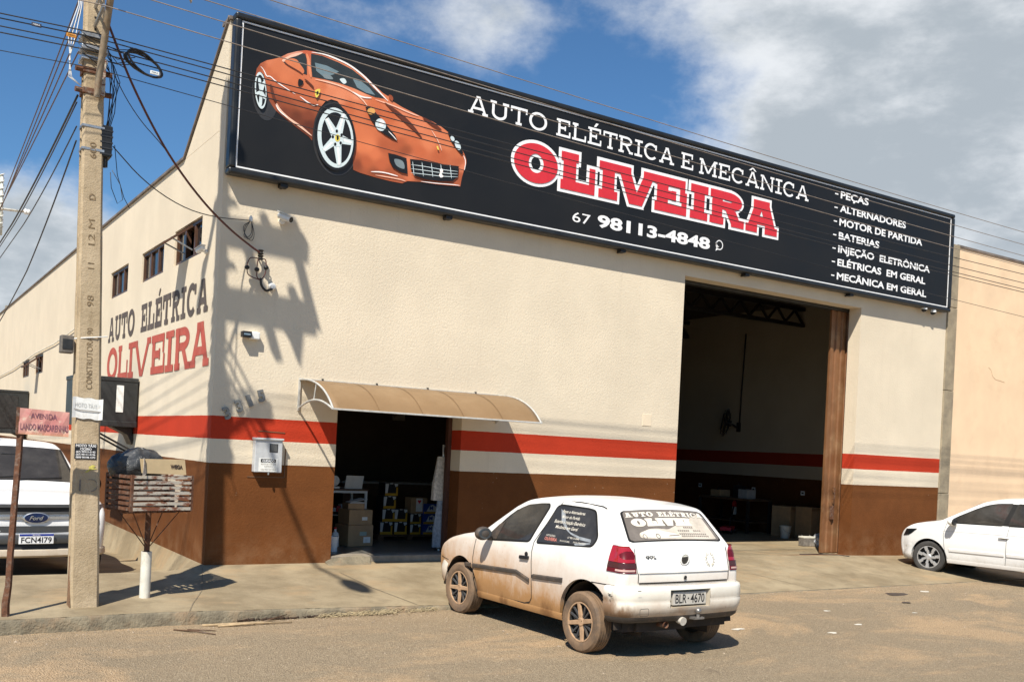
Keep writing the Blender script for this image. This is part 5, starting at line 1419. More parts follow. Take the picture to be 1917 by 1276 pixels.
    MB().grid([[B.surf(i, (.62 - .07 * (i - i0) / (i1 - i0)) * (k - 8) / 8, .006) for k in range(17)] for i in range(i0, i1 + 1)]).build('back_window', M['carglass'], car, smooth=True)
    rb = MB(); bumper_sweep(u_plan(.77, -.965, -.42, .20, bow=.05), [(.0, .62), (.035, .60), (.045, .50), (.035, .36), (0, .32)], rb); rb.build('rear_bumper', paint, car, smooth=50)
    for s in (-1, 1):
        lm = MB(); rows = []
        for z in (.70, .78, .86, .93):
            i = near(-.97, z); (ev, ez, r), nn = B.E[i], B.Nn[i]; wE = B.w(ev, ez); row = [(s * (B.w(v, z) + .008), v, z) for v in (-.62, -.75, ev)]
            for k in range(1, 7): th = math.pi / 2 * k / 6; row.append((s * (wE - r + (r + .008) * math.cos(th)), ev + nn.x * (r + .008) * math.sin(th), z))
            row += [(s * x, B.surf(i, x, .008)[1], z) for x in (.60, .50)]
            rows.append(row)
        lm.grid(rows); lm.build('tail_lamp', M['redlens'], car, smooth=40)
    for x, y, sg_, st_, a in ((-.725, 0, -1, 0, .3), (.725, 0, 1, 0, .9), (-.725, 2.465, -1, 10, .2), (.725, 2.465, 1, 10, .5)):
        wheel(car, x, y, .297, .18, sg_, M['tyre'], M['rim_silver'], M['rim_dark'], 'seven', a, .70, st_)
    return car
sedan = make_sedan()

# ---- white pickup on the left, facing the street
def make_pickup():
    car = thing('pickup_truck', 'white pickup truck facing out beside the shop wall, behind the utility pole', 'truck', (-2.20, 4.88, -.345), R(180 + 5))
    paint = car_paint('pickup_white_paint', (.78, .78, .775), (.40, .34, .27), .62, .45, .2, .25)
    sil = [(-1.0, .55, 0), (-1.03, 1.10, 0), (-.98, 1.12, 0), (.28, 1.13, 0), (.33, 1.15, 0), (.50, 1.66, 0), (.62, 1.73, 0), (1.2, 1.78, 0), (1.75, 1.76, 0), (2.0, 1.70, 0), (2.70, 1.22, 0), (2.78, 1.17, 0), (3.4, 1.12, 0), (3.80, 1.03, 0), (3.93, .93, 0), (3.96, .70, 0), (3.93, .45, 0)]
    wz = [(.3, .86), (.5, .90), (.8, .92), (1.05, .90), (1.15, .885), (1.68, .73), (1.8, .68)]
    wv = [(-1, .97), (0, 1.0), (3.0, 1.0), (3.5, .985), (3.8, .95), (4.0, .88)]
    B = Body(sil, wz, wv, lambda v, z: .05 if v < .4 else (.08 if v < 2.6 else .10), lambda v, z: .03, [(-1, .50), (-.5, .45), (.5, .42), (2.7, .40), (3.9, .45)], [(0, .38, .47), (3.2, .38, .47)], (-.98, 3.88))
    sh = MB(); B.shell(sh); sh.build('body', paint, car, smooth=50, weld=True)
    ub_ = MB().box(-.72, -.8, .38, .72, 3.7, .62)
    for y in (0, 3.2):
        for s in (-1, 1):
            ub_.grid([[(s * .88, y + .47 * math.cos(math.pi * k / 14), .38 + .465 * math.sin(math.pi * k / 14)), (s * .5, y + .47 * math.cos(math.pi * k / 14), .38 + .465 * math.sin(math.pi * k / 14))] for k in range(15)])
            ub_.poly([(s * .5, y - .48, .3), (s * .5, y + .48, .3), (s * .5, y + .48, .86), (s * .5, y - .48, .86)])
    ub_.build('underbody', M['undercar'], car)
    def near(v, z): return min(range(len(B.P)), key=lambda i: (B.P[i][0] - v) ** 2 + (B.P[i][1] - z) ** 2)
    i0, i1 = near(2.03, 1.685), near(2.68, 1.235)
    rows_seal = []; rows_g = []
    for i in range(i0, i1 + 1):
        t = (i - i0) / (i1 - i0); rows_seal.append([B.surf(i, (.71 + .09 * t) * (k - 8) / 8, .004) for k in range(17)]); rows_g.append([B.surf(i, (.675 + .085 * t) * (k - 8) / 8, .010) for k in range(17)])
    MB().grid(rows_seal).build('windscreen_seal', M['seal'], car, smooth=True)
    wsn = MB().grid(rows_g).build('windscreen', M['carglass'], car, smooth=True)
    wp = MB()
    for x0, x1 in ((.55, -.05), (-.05, -.60)): 
        a = Vector(B.surf(i1, x0, .02)); c = Vector(B.surf(i1 - 2, x1, .02)); wp.bar(a, c, .014)
    wp.build('wiper', M['black'], car)
    mr_ = MB(); mr_.box(-.11, 2.20, 1.55, .11, 2.23, 1.61); mr_.build('inside_mirror', M['black'], car, bevel=.01)
    an = MB().tube([(.13, 1.95, 1.755), (.13, 1.91, 1.80), (.13, 1.70, 2.1)], [.02, .012, .004], 8); an.build('roof_aerial', M['black'], car, smooth=True)
    for s in (-1, 1):
        fwin = [(2.55, 1.14), (1.5, 1.145), (1.45, 1.65), (1.95, 1.63), (2.15, 1.50)]; rwn = [(1.40, 1.145), (.62, 1.15), (.72, 1.60), (1.35, 1.65)]
        for q in (fwin, rwn):
            g1 = MB(); B.side_patch(g1, rounded(q, .04), .005, s); g1.build('side_window', M['carglass'], car, smooth=True)
        mi = MB(); c = Vector((s * 1.06, 2.45, 1.22)); mi.ball((0, 0, 0), .12, .08, .12, 18, 12, Matrix.Translation(c)); mi.tube([(s * .88, 2.48, 1.14), (s * .98, 2.46, 1.18)], .035, 8); mi.build('door_mirror', M['black'], car, smooth=True)
        ar = MB(); rows = []
        for k in range(25):
            a = math.pi * (k / 24) * 1.0; cy, cz = 3.2 + .47 * math.cos(a), .38 + .47 * math.sin(a); cy2, cz2 = 3.2 + .55 * math.cos(a), .38 + .55 * math.sin(a)
            if cz < .42: cz = cz2 = .42
            rows.append([(s * (B.w(min(cy, 3.9), cz) + .0), cy, cz), (s * (B.w(min(cy, 3.9), cz) + .035), cy, cz), (s * (B.w(min(cy2, 3.9), cz2) + .002), cy2, cz2)])
        ar.grid(rows); ar.build('wheel_flare', paint, car, smooth=50)
        hl = MB(); rows = []
        for z in (.80, .88, .96, 1.03):
            row = []
            for k in range(9):
                a = k / 8; x = .62 + .29 * a; y = 3.985 - .02 * (z - .8) / .2 - .55 * max(0, a - .35) ** 1.6 * 1.0 - (z - .80) * .18
                row.append((s * min(x, B.w(min(y, 3.9), z) + .012), y, z))
            rows.append(row)
        hl.grid(rows); hl.build('headlamp', flat('clear_pickup_lamp', (.30, .32, .34), .08), car, smooth=True)
    # grille: frame, bars, badge, lower intake
    gm = flat('grille_grey', (.105, .108, .112), .35, .4)
    bk = MB().box(-.70, 3.88, .60, .70, 3.945, 1.015); bk.build('grille_back', M['black'], car)
    gr = MB()
    for z0, z1, o in ((.985, 1.03, .0), (.905, .935, .01), (.775, .815, .0), (.675, .765, .015)):
        rows = []
        for k in range(15):
            x = .70 * (k - 7) / 7; y = 3.965 + o - .05 * (x / .7) ** 2; rows.append([(x, y - .03, z0), (x, y + .012, z0 + .006), (x, y + .012, z1 - .006), (x, y - .03, z1)])
        gr.grid(rows)
    gr.build('grille', gm, car, smooth=35)
    ch = MB(); rows = []
    for k in range(15):
        x = .62 * (k - 7) / 7; y = 3.985 - .05 * (x / .7) ** 2; rows.append([(x, y - .02, .845), (x, y + .012, .85), (x, y + .012, .878), (x, y - .02, .885)])
    ch.grid(rows); ch.build('chrome_bar', M['silver'], car, smooth=35)
    Mx = Matrix.Translation((0, 3.985, .862)) @ Matrix.Diagonal((1, 1, .44, 1)) @ Matrix.Rotation(R(-90), 4, 'X')
    bd = MB().lathe([(.155, 0), (.155, .016), (.135, .022)], 36, Mx).build('badge', M['silver'], car, smooth=30)
    MB().lathe([(.137, .018), (.001, .026)], 36, Mx).build('badge_field', flat('navy_badge', (.012, .022, .07), .25), bd, smooth=True)
    bt = MB(); text(bt, 'Ford', lambda u, v, d: (-u, 4.013 + d, v), -.082, .838, .082, .888, .015, .35); bt.build('badge_script', M['silver'], bd)
    fb = MB(); bumper_sweep(u_plan(.83, 3.93, 3.66, .20, bow=.06, sgn=1), [(0, .655), (.04, .64), (.055, .56), (.045, .545)], fb); fb.build('front_bumper', gm, car, smooth=50)
    ap = MB(); bumper_sweep(u_plan(.83, 3.93, 3.66, .20, bow=.06, sgn=1), [(.02, .545), (.03, .475)], ap); ap.build('lower_intake', M['black'], car, smooth=50)
    lo = MB(); bumper_sweep(u_plan(.83, 3.93, 3.66, .20, bow=.06, sgn=1), [(.03, .475), (.075, .465), (.08, .40), (.05, .375), (.02, .37)], lo); lo.build('lower_bumper', car_paint('pickup_lower_paint', (.70, .64, .54), (.40, .28, .17), .8, .7), car, smooth=50)
    pl_ = MB().box(-.20, 4.05, .545, .20, 4.068, .675); po = pl_.build('licence_plate', M['print_white'], car, bevel=.006)
    MB().box(-.196, 4.0685, .645, .196, 4.070, .671).build('plate_band', flat('plate_blue', (.015, .04, .30), .4), po)
    pt = MB(); PF = lambda u, v, d: (-u, 4.0695 + d, v)
    text(pt, 'FCN4I79', PF, -.175, .562, .175, .630, .02, 0, 1.05); pt.build('plate_characters', M['print_black'], po)
    pb = MB(); text(pb, 'BRASIL', lambda u, v, d: (-u, 4.0715 + d, v), -.045, .651, .045, .664); pb.build('plate_country', M['print_white'], po)
    for x, y, sg_, st_ in ((-.80, 0, -1, 0), (.80, 0, 1, 0), (-.80, 3.2, -1, 0), (.80, 3.2, 1, 0)):
        wheel(car, x, y, .375, .25, sg_, M['tyre'], M['rim_silver'], M['rim_dark'], 'six', .2, .58, st_)
    return car
pickup = make_pickup()
# ------------------------------------------------------------------ utility pole and what hangs on it
def px_top(z): return -1.715 - .0275 * (z + .15), -1.73          # the pole leans a little
pole = thing('utility_pole', 'tall leaning square concrete utility pole at the kerb left of the shop', 'pole', (-1.715, -1.73, -.20))
def pole_pt(z): x, y = px_top(z); return Vector((x + 1.715, y + 1.73, z + .20))
pm_ = MB(); rows = []
H_TOP = 9.4
for i in range(48):
    z = -.45 + (H_TOP + .45) * i / 47; t = max(0, min(1, (z + .2) / 6.2)); hw = .138 - .048 * t; hd = .125 - .04 * t; ch = .022; c = pole_pt(z)
    j = lambda: rnd.uniform(-.0025, .0025)
    rec = .035 if True else 0
    ring = [(-hw + ch, -hd), (hw - ch, -hd), (hw, -hd + ch), (hw, -hd * .45), (hw - rec, -hd * .3), (hw - rec, hd * .3), (hw, hd * .45), (hw, hd - ch), (hw - ch, hd), (-hw + ch, hd), (-hw, hd - ch), (-hw, hd * .45), (-hw + rec, hd * .3), (-hw + rec, -hd * .3), (-hw, -hd * .45), (-hw, -hd + ch)]
    rows.append([(c.x + x + j(), c.y + y + j(), c.z) for x, y in ring])
pm_.grid(rows, wrap=True); pm_.poly(rows[-1])
m, t, b = newmat('pole_concrete'); g = N(t); v = g.coord()
c = g.mix(g.ramp(g.noise(v, 2.2, 7, .66), .3, .72), (.36, .275, .17), (.49, .385, .255))
c = g.mix(g.math('MULTIPLY', g.ramp(g.noise(g.coord(scale=(3, 3, .6)), 3, 6, .7), .50, .72), .55), c, (.22, .155, .085))
c = g.mix(g.math('MULTIPLY', g.ramp(g.noise(v, 9, 5, .7), .60, .72), .6), c, (.16, .12, .08))
g.l(c, b.inputs['Base Color']); b.inputs['Roughness'].default_value = .9
g.bump(g.math('ADD', g.noise(g.coord(scale=(1, 1, 1.4)), 8, 7, .75), g.math('MULTIPLY', g.noise(v, 60, 3, .6), .4)), .55, .02, b)
M['pole'] = m
pm_.build('shaft', M['pole'], pole, smooth=30)
def front(z): x, y = px_top(z); t = max(0, min(1, (z + .2) / 6.2)); return Vector((x + 1.715, y + 1.73 - (.125 - .04 * t), z + .20))
# bolt holes and the cast lettering running up the face
hl = MB()
for z in (5.70, 5.82, 5.95, 6.1): f_ = front(z); hl.lathe([(.012, 0), (.001, .002)], 10, Matrix.Translation(f_ + Vector((0, -.002, 0))) @ Matrix.Rotation(R(90), 4, 'X'))
hl.build('bolt_holes', M['seam'], pole)
castm = mat('shaded_cast_marks', (.19, .13, .07), .9, .35, 30)
def PV(z0, uoff):
    def P_(u, v, d):
        f_ = front(z0 + u); return (f_.x + uoff - v, f_.y - .004 - d, f_.z)
    return P_
for s_, z0, L_, hh in (('600', 4.40, .16, .06), ('D', 3.98, .06, .06), ('12 M', 3.52, .26, .06), ('11', 3.28, .06, .06), ('98', 2.90, .11, .06), ('CONSTRUTORA 90', 2.06, .62, .055)):
    cl = MB(); text(cl, s_, PV(z0, .03), 0, 0, L_, hh, .0); cl.build('cast_lettering', castm, pole)
pt = MB()
pt.prism([(-.139, -.126, -.02), (-.139, .05, -.02), (-.139, .05, .55), (-.139, -.06, .45), (-.139, -.1, .2)], (-.004, 0, 0)); pt.build('spalled_patch', mat('exposed_aggregate', (.22, .12, .06), .95, .4, 40, bump=.8, bscale=70, bdist=.02), pole)
# clamps, bracket, insulators
def collar(z, h=.06, o=.012):
    c = pole_pt(z); t = max(0, min(1, (z + .2) / 6.2)); hw = .138 - .048 * t + o; hd = .125 - .04 * t + o
    co_ = MB().box(c.x - hw, c.y - hd, c.z - h / 2, c.x + hw, c.y + hd, c.z + h / 2).build('steel_collar', M['rust'], pole, bevel=.006)
    for s in (-1, 1): MB().tube([c + Vector((s * .10, -.06, .0)), c + Vector((s * .175, -.07, .0))], .028, 8).build('clamp_bolt', M['rust'], co_)
for z in (5.28, 5.07, 7.1, 7.9, 8.6): collar(z)
for z in (5.63, 5.50, 5.40): c = pole_pt(z); MB().box(c.x - .125, c.y - .115, c.z - .022, c.x + .125, c.y + .115, c.z + .022).build('galvanised_band', M['galv'], pole, bevel=.005)
for z in (4.72, 4.49): c = pole_pt(z); MB().box(c.x - .107, c.y - .098, c.z - .012, c.x + .107, c.y + .098, c.z + .012).build('steel_strap', M['galv'], pole)
mt = MB(); c = pole_pt(5.18); mt.box(c.x + .03, c.y - .14, c.z - .15, c.x + .10, c.y - .10, c.z + .22); mt.build('lamp_bracket', M['rustpaint'], pole, bevel=.006)
ins = MB()
for z, y in ((5.93, .16), (6.14, .16), (6.33, .16), (6.55, .16)):
    c = pole_pt(z); q = c + Vector((.0, y, 0)); ins.tube([c, q], .012, 6); ins.lathe([(.02, -.035), (.035, -.03), (.024, -.008), (.024, .008), (.035, .03), (.02, .035)], 14, Matrix.Translation(q))
ins.build('rack_insulator', mat('brown_porcelain', (.09, .05, .035), .2, .1, 10), pole, smooth=40)
# crossarms and their pin insulators, above the frame; they throw the broad shadow on the wall
arm_m = mat('grey_concrete_arm', (.26, .22, .17), .85, .15, 5)
for z, x0, x1, hh in ((8.50, -1.1, .25, .07), (7.72, -.22, 1.02, .125), (6.80, -.20, 1.16, .15)):
    c = pole_pt(z); arm = MB().add([(c.x + x, c.y - .17 + y, c.z + h - .05 * (x - x0)) for x in (x0, x1) for y in (-.05, .05) for h in (-hh, hh)], [(0, 1, 3, 2), (4, 6, 7, 5), (0, 4, 5, 1), (2, 3, 7, 6), (0, 2, 6, 4), (1, 5, 7, 3)]).build('crossarm', arm_m, pole, bevel=.01)
    for q in ((-.9, -.45) if z > 8 else (.45, .85)):
        i_ = MB(); p = Vector((c.x + q, c.y - .17, c.z + hh - .04)); i_.tube([p, p + Vector((0, 0, .14))], .012, 6); i_.lathe([(.05, .08), (.06, .10), (.03, .12), (.055, .14), (.03, .17), (.025, .2), (.001, .21)], 14, Matrix.Translation(p)); i_.build('pin_insulator', bpy.data.materials['brown_porcelain'], arm, smooth=40)
c = pole_pt(7.4); MB().prism([(c.x + .62, c.y - .24, c.z + .80), (c.x + .74, c.y - .24, c.z + .72), (c.x + 1.22, c.y - .24, c.z - .72), (c.x + 1.06, c.y - .24, c.z - .62)], (0, .05, 0)).prism([(c.x + .50, c.y - .24, c.z - .5), (c.x + .98, c.y - .24, c.z - .62), (c.x + .95, c.y - .24, c.z - 1.22), (c.x + .80, c.y - .24, c.z - .9)], (0, .05, 0)).build('arm_brace', arm_m, pole)
c = pole_pt(6.3); MB().bar((c.x + .10, c.y - .2, c.z + 1.5), (c.x + .62, c.y - .2, c.z - .05), .09).build('arm_brace', arm_m, pole)
# street lamp on its long rusty arm
lamp = thing('street_lamp', 'street lamp on a long rusty arm bolted to the utility pole, reaching over the road', 'street lamp', (-1.84, -1.88, 5.12))
arm_pts = [(0, 0, -.12), (.005, -.03, .06), (.02, -.17, .45), (.035, -.31, .82), (-.10, -.62, 1.08), (-.42, -1.15, 1.32), (-.75, -2.1, 1.62), (-.85, -3.0, 1.86)]
MB().tube(arm_pts, [.032, .034, .034, .034, .032, .03, .028, .028], 10).build('lamp_arm', mat('weathered_arm_steel', (.30, .235, .16), .6, .2, 9, .3, dirt=(.16, .07, .03), dirt_amt=.8), lamp, smooth=40)
hd = MB().ball((0, 0, 0), .15, .36, .085, 18, 10, Matrix.Translation((-.88, -3.3, 1.93))); hd.build('lamp_head', M['galv'], lamp, smooth=True)
MB().ball((0, 0, 0), .12, .22, .07, 16, 8, Matrix.Translation((-.88, -3.33, 1.87))).build('lamp_glass', M['whiteplastic'], lamp, smooth=True)

# boxes and papers on the pole
def on_pole(z, dx, dy=0): f_ = front(z); return Vector((f_.x - 1.715 + dx, f_.y - 1.73 + dy, z))
jb = thing('splice_closure', 'black fibre splice box strapped to the right side of the pole near the top', 'cable box', tuple(on_pole(4.60, .125, .09)))
MB().box(-.055, -.09, -.16, .06, .09, .16).build('box', M['black'], jb, bevel=.012)
for k in range(5): MB().box(-.058, -.094, -.14 + .06 * k, .064, .094, -.125 + .06 * k).build('rib', M['rubber'], jb)
MB().tube([(0, -.03, -.16), (.0, -.03, -.26)], .018, 8).tube([(.03, .03, -.16), (.03, .03, -.24)], .015, 8).build('cable_gland', M['rubber'], jb)
b2 = thing('junction_box', 'small grimy grey meter box hung on the left side of the pole at mid height', 'junction box', tuple(on_pole(2.50, -.19, .10)))
MB().box(-.07, -.06, -.09, .05, .07, .09).build('box', mat('grimy_box', (.14, .12, .10), .7, .3, 12), b2, bevel=.01)
MB().box(-.055, -.066, -.05, .035, -.061, .05).build('box_door', M['darkmetal'], b2)
MB().tube([(.05, -.05, .06), (.11, -.10, .07), (.25, -.115, .09), (.36, -.08, .11), (.375, .04, .12)], .006, 6).build('tie_wire', M['white'], b2)
nt_ = thing('paper_notice', 'torn white paper notice with faded lettering pasted round the pole', 'poster', tuple(on_pole(1.86, .0, -.008)))
pp = MB()
rows = []
for i in range(9):
    u = -.155 + .29 * i / 8; w_ = .012 * math.sin(i * 1.7); rows.append([(u, .0015 - .007 - (.012 if i in (0, 8) else 0), z + w_ * .5 - .05 * u) for z in (-.105, -.03, .0, .105)])
pp.grid(rows); po = pp.build('sheet', M['paper'], nt_)
tx = MB(); text(tx, 'MOTO TÁXI 10', lambda u, v, d: (u, -.011 - d, v - .05 * u), -.13, .01, .125, .052, .0); tx.build('faded_lettering', flat('very_faded_ink', (.48, .48, .46), .8), po)
tr = MB(); strip(tr, [(-.15, -.010, -.005), (-.08, -.012, -.018), (.0, -.012, -.022), (.13, -.010, -.03)], .012, (0, -1, 0), .002); tr.build('tear', flat('torn_edge', (.36, .34, .31), .8), po)
lb = thing('label_strip', 'upright white paper strip stuck beside the pole on the dark cooler', 'sticker', (-.30, 4.149, 2.14))
MB().box(-.055, -.003, -.19, .055, .002, .24).build('strip', M['paper'], lb)
st = thing('taxi_sticker', 'black sticker with white moto taxi lettering on the pole face', 'sticker', tuple(on_pole(1.42, -.018, -.006)))
so = MB().box(-.105, -.001, -.075, .105, .003, .082).build('sheet', M['print_black'], st)
tx = MB(); PB = lambda u, v, d: (u, -.0025 - d, v)
for s_, z, a, h_ in (('MOTO TÁXI', .050, .095, .026), ('CÍCERO', .018, .055, .022), ('(67) 99915-5142', -.008, .092, .018), ('(67) 99111-3156', -.035, .092, .018), ('0800 90198-1373', -.064, .092, .018)): text(tx, s_, PB, -a, z, a, z + h_, .02)
tx.build('white_lettering', M['print_white'], so)
gf = MB()
for (a, c) in (((-.055, .0), (-.055, -.12)), ): strip(gf, [(a[0], -.001, a[1]), (c[0], -.001, c[1])], .016, (0, -1, 0), .001)
arc = [(.045 + .065 * math.cos(R(a)), 0, -.06 + .062 * math.sin(R(a))) for a in range(110, -90, -15)]
strip(gf, [(x, -.001, z) for x, _, z in arc], .008, (0, -1, 0), .001)
go = gf.build('painted_graffiti', mat('grey_spray_paint', (.20, .17, .14), .9, .3, 40), pole); f_ = front(1.14); go.location = (f_.x - .01, f_.y - .006, f_.z)
yp = MB(); yp.poly([(.01, 0, 0), (.05, 0, .02), (.08, 0, .01), (.06, 0, -.01), (.10, 0, -.02), (.03, 0, -.035), (.0, 0, -.06), (-.02, 0, -.055), (.02, 0, -.02)]); yo = yp.build('yellow_paint_smear', mat('yellow_paint', (.50, .44, .10), .8, .3, 40), pole); f_ = front(1.27); yo.location = (f_.x + .0, f_.y - .006, f_.z)

# ------------------------------------------------------------------ wires
def catenary(a, b, sag, n=24):
    a, b = Vector(a), Vector(b); return [a.lerp(b, i / n) - Vector((0, 0, sag * 4 * (i / n) * (1 - i / n))) for i in range(n + 1)]
def cable(name, pts, r, m_, label, cat='cable', group=None, n=6):
    o = MB().tube(pts, r, n).build(name, m_, None, smooth=True); return tag(o, label, cat, group)
PX = -1.86
for z0, zr, lab in ((6.56, 6.33, 'top bare power line crossing the sky above the sign'), (6.34, 6.09, 'second bare power line skimming the top edge of the sign'), (6.17, 5.87, 'third bare power line, crossing the headline lettering of the sign'), (5.97, 5.66, 'lowest bare power line, crossing the upper letters of the red name')):
    z0, zr = 1.65 + (z0 - 1.65) * .945 , 1.65 + (zr - 1.65) * .945
    pts = catenary((-1.90, -2.40, z0), (16, -2.40, zr), .06) + catenary((16, -2.40, zr), (38, -2.4, zr + .25), .1)[1:]
    left = catenary((-34, -2.4, z0 + .2), (-1.90, -2.40, z0), .5)[:-1]
    MB().tube([(-1.90 + 1.715, -2.40 + 1.73, z0 + .20), tuple(pole_pt(z0))], .018, 6).build('wire_bracket', M['galv'], pole)
    cable('power_line', left + pts, .0052, M['wire'], lab, 'power line', 'bare power lines along the street')
for z0, zl, zr, y, lab in ((5.64, 5.60, 5.50, -1.88, 'uppermost black telephone cable leaving the pole toward the sign'), (5.60, 5.58, 5.34, -1.86, 'second black telephone cable below the uppermost one at the coil'), (5.51, 5.52, 5.21, -1.90, 'third black telephone cable passing behind the coil'), (5.47, 5.50, 5.17, -1.84, 'fourth black telephone cable sagging below the coil'), (5.30, 5.22, 4.70, -1.84, 'lowest thin black telephone cable crossing the sign beneath the red name')):
    pts = catenary((-30, y, zl + .1), (-1.9, y, z0), .35)[:-1] + catenary((-1.9, y, z0), (15, y, zr), .05) + catenary((15, y, zr), (38, y, zr + .2), .1)[1:]
    cable('telephone_cable', pts, .0062 if z0 > 5.4 else .0042, M['rubber'], lab, 'cable', 'telephone cables along the street')
labs = ['outermost brown wire slanting down behind the pole on the left', 'second brown wire from the left slanting down behind the pole', 'third brown wire, slanting down close to the pole', 'fourth brown wire slanting down just left of the pole']
for i, (za, zb) in enumerate(((6.06, 5.30), (5.90, 5.03), (5.68, 4.92), (5.47, 4.84))):
    cable('side_street_wire', catenary((-2.0, -1.65, za + .02), (-2.0 - .05 * i, 5.6, zb), .02)+ catenary((-2.0 - .05 * i, 5.6, zb), (-2.0, 40, zb - .2), .25)[1:], .007, mat('brown_wire_%s' % ('abcd'[i]), (.14, .085, .065), .6, .15, 10), labs[i], 'power line', 'wires up the side street')
labs = ['thick black cable dropping from the lower collar to the side street', 'thinner black cable beside the thick one at the lower collar', 'black cable leaving the pole below the lower collar', 'lowest blue-black cable running down left of the pole to the wall']
for i, (a, c, d, r) in enumerate((((-2.0, -1.75, 5.02), (-2.0, 3.8, 4.64), (-2.0, 36, 4.3), .011), ((-2.0, -1.72, 4.96), (-2.0, 3.5, 4.58), (-2.0, 36, 4.2), .007), ((-2.0, -1.78, 4.70), (-2.0, 2.4, 4.39), (-2.0, 36, 4.1), .007), ((-2.0, -1.80, 4.55), (-2.0, 1.75, 3.68), (-2.0, 7.5, 3.05), .008))):
    cable('service_cable', catenary(a, c, .04) + catenary(c, d, .05)[1:], r, M['rubber'], labs[i], 'cable', 'cables up the side street')
# tags on the left cables
for nm_, x, z, y, m_, lab in (('cable_tag', -2.42, 5.575, -1.88, flat('dark_blue_tag', (.03, .035, .06), .5), 'dark blue identification tag on the upper cable left of the pole'), ('cable_tag', -2.10, 5.565, -1.86, flat('orange_tag', (.60, .25, .03), .5), 'orange identification tag on the cable left of the pole'), ('cable_tag', -1.30, 5.37, -1.92, flat('white_tag', (.75, .77, .75), .5), 'white identification tag on the cable coil')):
    o = thing(nm_, lab, 'tag', (x, y, z)); MB().box(-.045, -.006, -.018, .045, .006, .018).build('plate', m_, o, bevel=.004)
    tx = MB(); text(tx, 'FIBRA', lambda u, v, d: (u, -.0075 - d, v), -.032, -.006, .032, .008); tx.build('tag_lettering', M['print_black'] if 'white' in lab or 'orange' in lab else M['print_white'], o)
# cable coil
co = thing('cable_coil', 'coil of spare black cable hanging from the telephone cables right of the pole', 'cable coil', (-1.405, -1.88, 5.44))
for k in range(6):
    rr = .15 + .006 * k; ph_ = rnd.uniform(0, 6)
    pts = []
    for i in range(40):
        a = 2 * math.pi * i / 40; pts.append((rr * 1.14 * math.cos(a), -.02 + .05 * math.cos(a) + rnd.uniform(-.003, .003) + .012 * k - .03, .095 * math.sin(a) - .045 * math.cos(a) + .012 * math.sin(a + ph_)))
    MB().tube(pts, .0075, 6, closed=True).build('loop', M['rubber'], co, smooth=True)
# tangle of drop wires on the pole
for k in range(7):
    a = pole_pt(5.62 - .03 * k) + Vector((-1.715, -1.73, -.20)) + Vector((.10, -.05 + .02 * k, 0)); b_ = pole_pt(4.72 - .05 * (k % 3)) + Vector((-1.715, -1.73, -.20)) + Vector((.135, -.05 + .02 * k, 0))
    mid = a.lerp(b_, .4) + Vector((.06 + .03 * (k % 4), 0, .05))
    pts = [a, a.lerp(mid, .5) + Vector((.02, 0, .02)), mid, mid.lerp(b_, .5) + Vector((.015 * (k % 3), 0, 0)), b_]
    q = [pts[0]]
    for i in range(1, len(pts)): q += [pts[i - 1].lerp(pts[i], .5), pts[i]]
    cable('drop_wire', q, .0045, M['rubber'], 'thin black drop wire looping down the right side of the pole to the splice box', 'wire', 'drop wires on the pole', 5)
for k in range(3):
    c = pole_pt(5.9) + Vector((-1.715, -1.73, -.20)); x = c.x - .12 - .015 * k
    pts = [(x, c.y - .08, 6.3), (x - .01, c.y - .08, 5.9), (x - .05 - .02 * k, c.y - .07, 5.6), (x - .10 + .02 * k, c.y - .07, 5.35), (x - .07, c.y - .08, 5.17), (c.x - .10, c.y - .09, 5.10)]
    cable('white_wire', pts, .005, M['whiteplastic'], 'thin white wire looping down the left side of the pole', 'wire', 'white wires on the pole', 5)
for k in range(6):
    c = pole_pt(5.5) + Vector((-1.715, -1.73, -.20)); z = 5.38 + .045 * k
    pts = [(c.x - .16, c.y - .11, z + .05), (c.x - .08, c.y - .118, z + rnd.uniform(-.03, .03)), (c.x + .02, c.y - .12, z - .03), (c.x + .12, c.y - .11, z + rnd.uniform(-.06, .04)), (c.x + .22, c.y - .09, z + rnd.uniform(-.1, .05)), (c.x + .30 + .03 * k, c.y - .09, z)]
    cable('wrapped_wire', pts, .005, M['rubber'], 'black wire wrapped across the face of the pole by the galvanised bands', 'wire', 'wires wrapped round the pole', 5)
for pts, lab in (([(-1.66, -1.78, 4.30), (-1.64, -1.76, 4.15), (-1.57, -1.74, 4.0), (-1.52, -1.74, 4.05), (-1.55, -1.74, 4.2), (-1.64, -1.76, 4.33)], 'loose loop of thin wire dangling below the splice box'), ([(-1.62, -1.72, 4.6), (-1.58, -1.72, 4.3), (-1.50, -1.7, 4.08), (-1.44, -1.7, 3.98)], 'loose wire end hanging down right of the splice box')):
    cable('loose_wire', pts, .004, M['rubber'], lab, 'wire', None, 5)
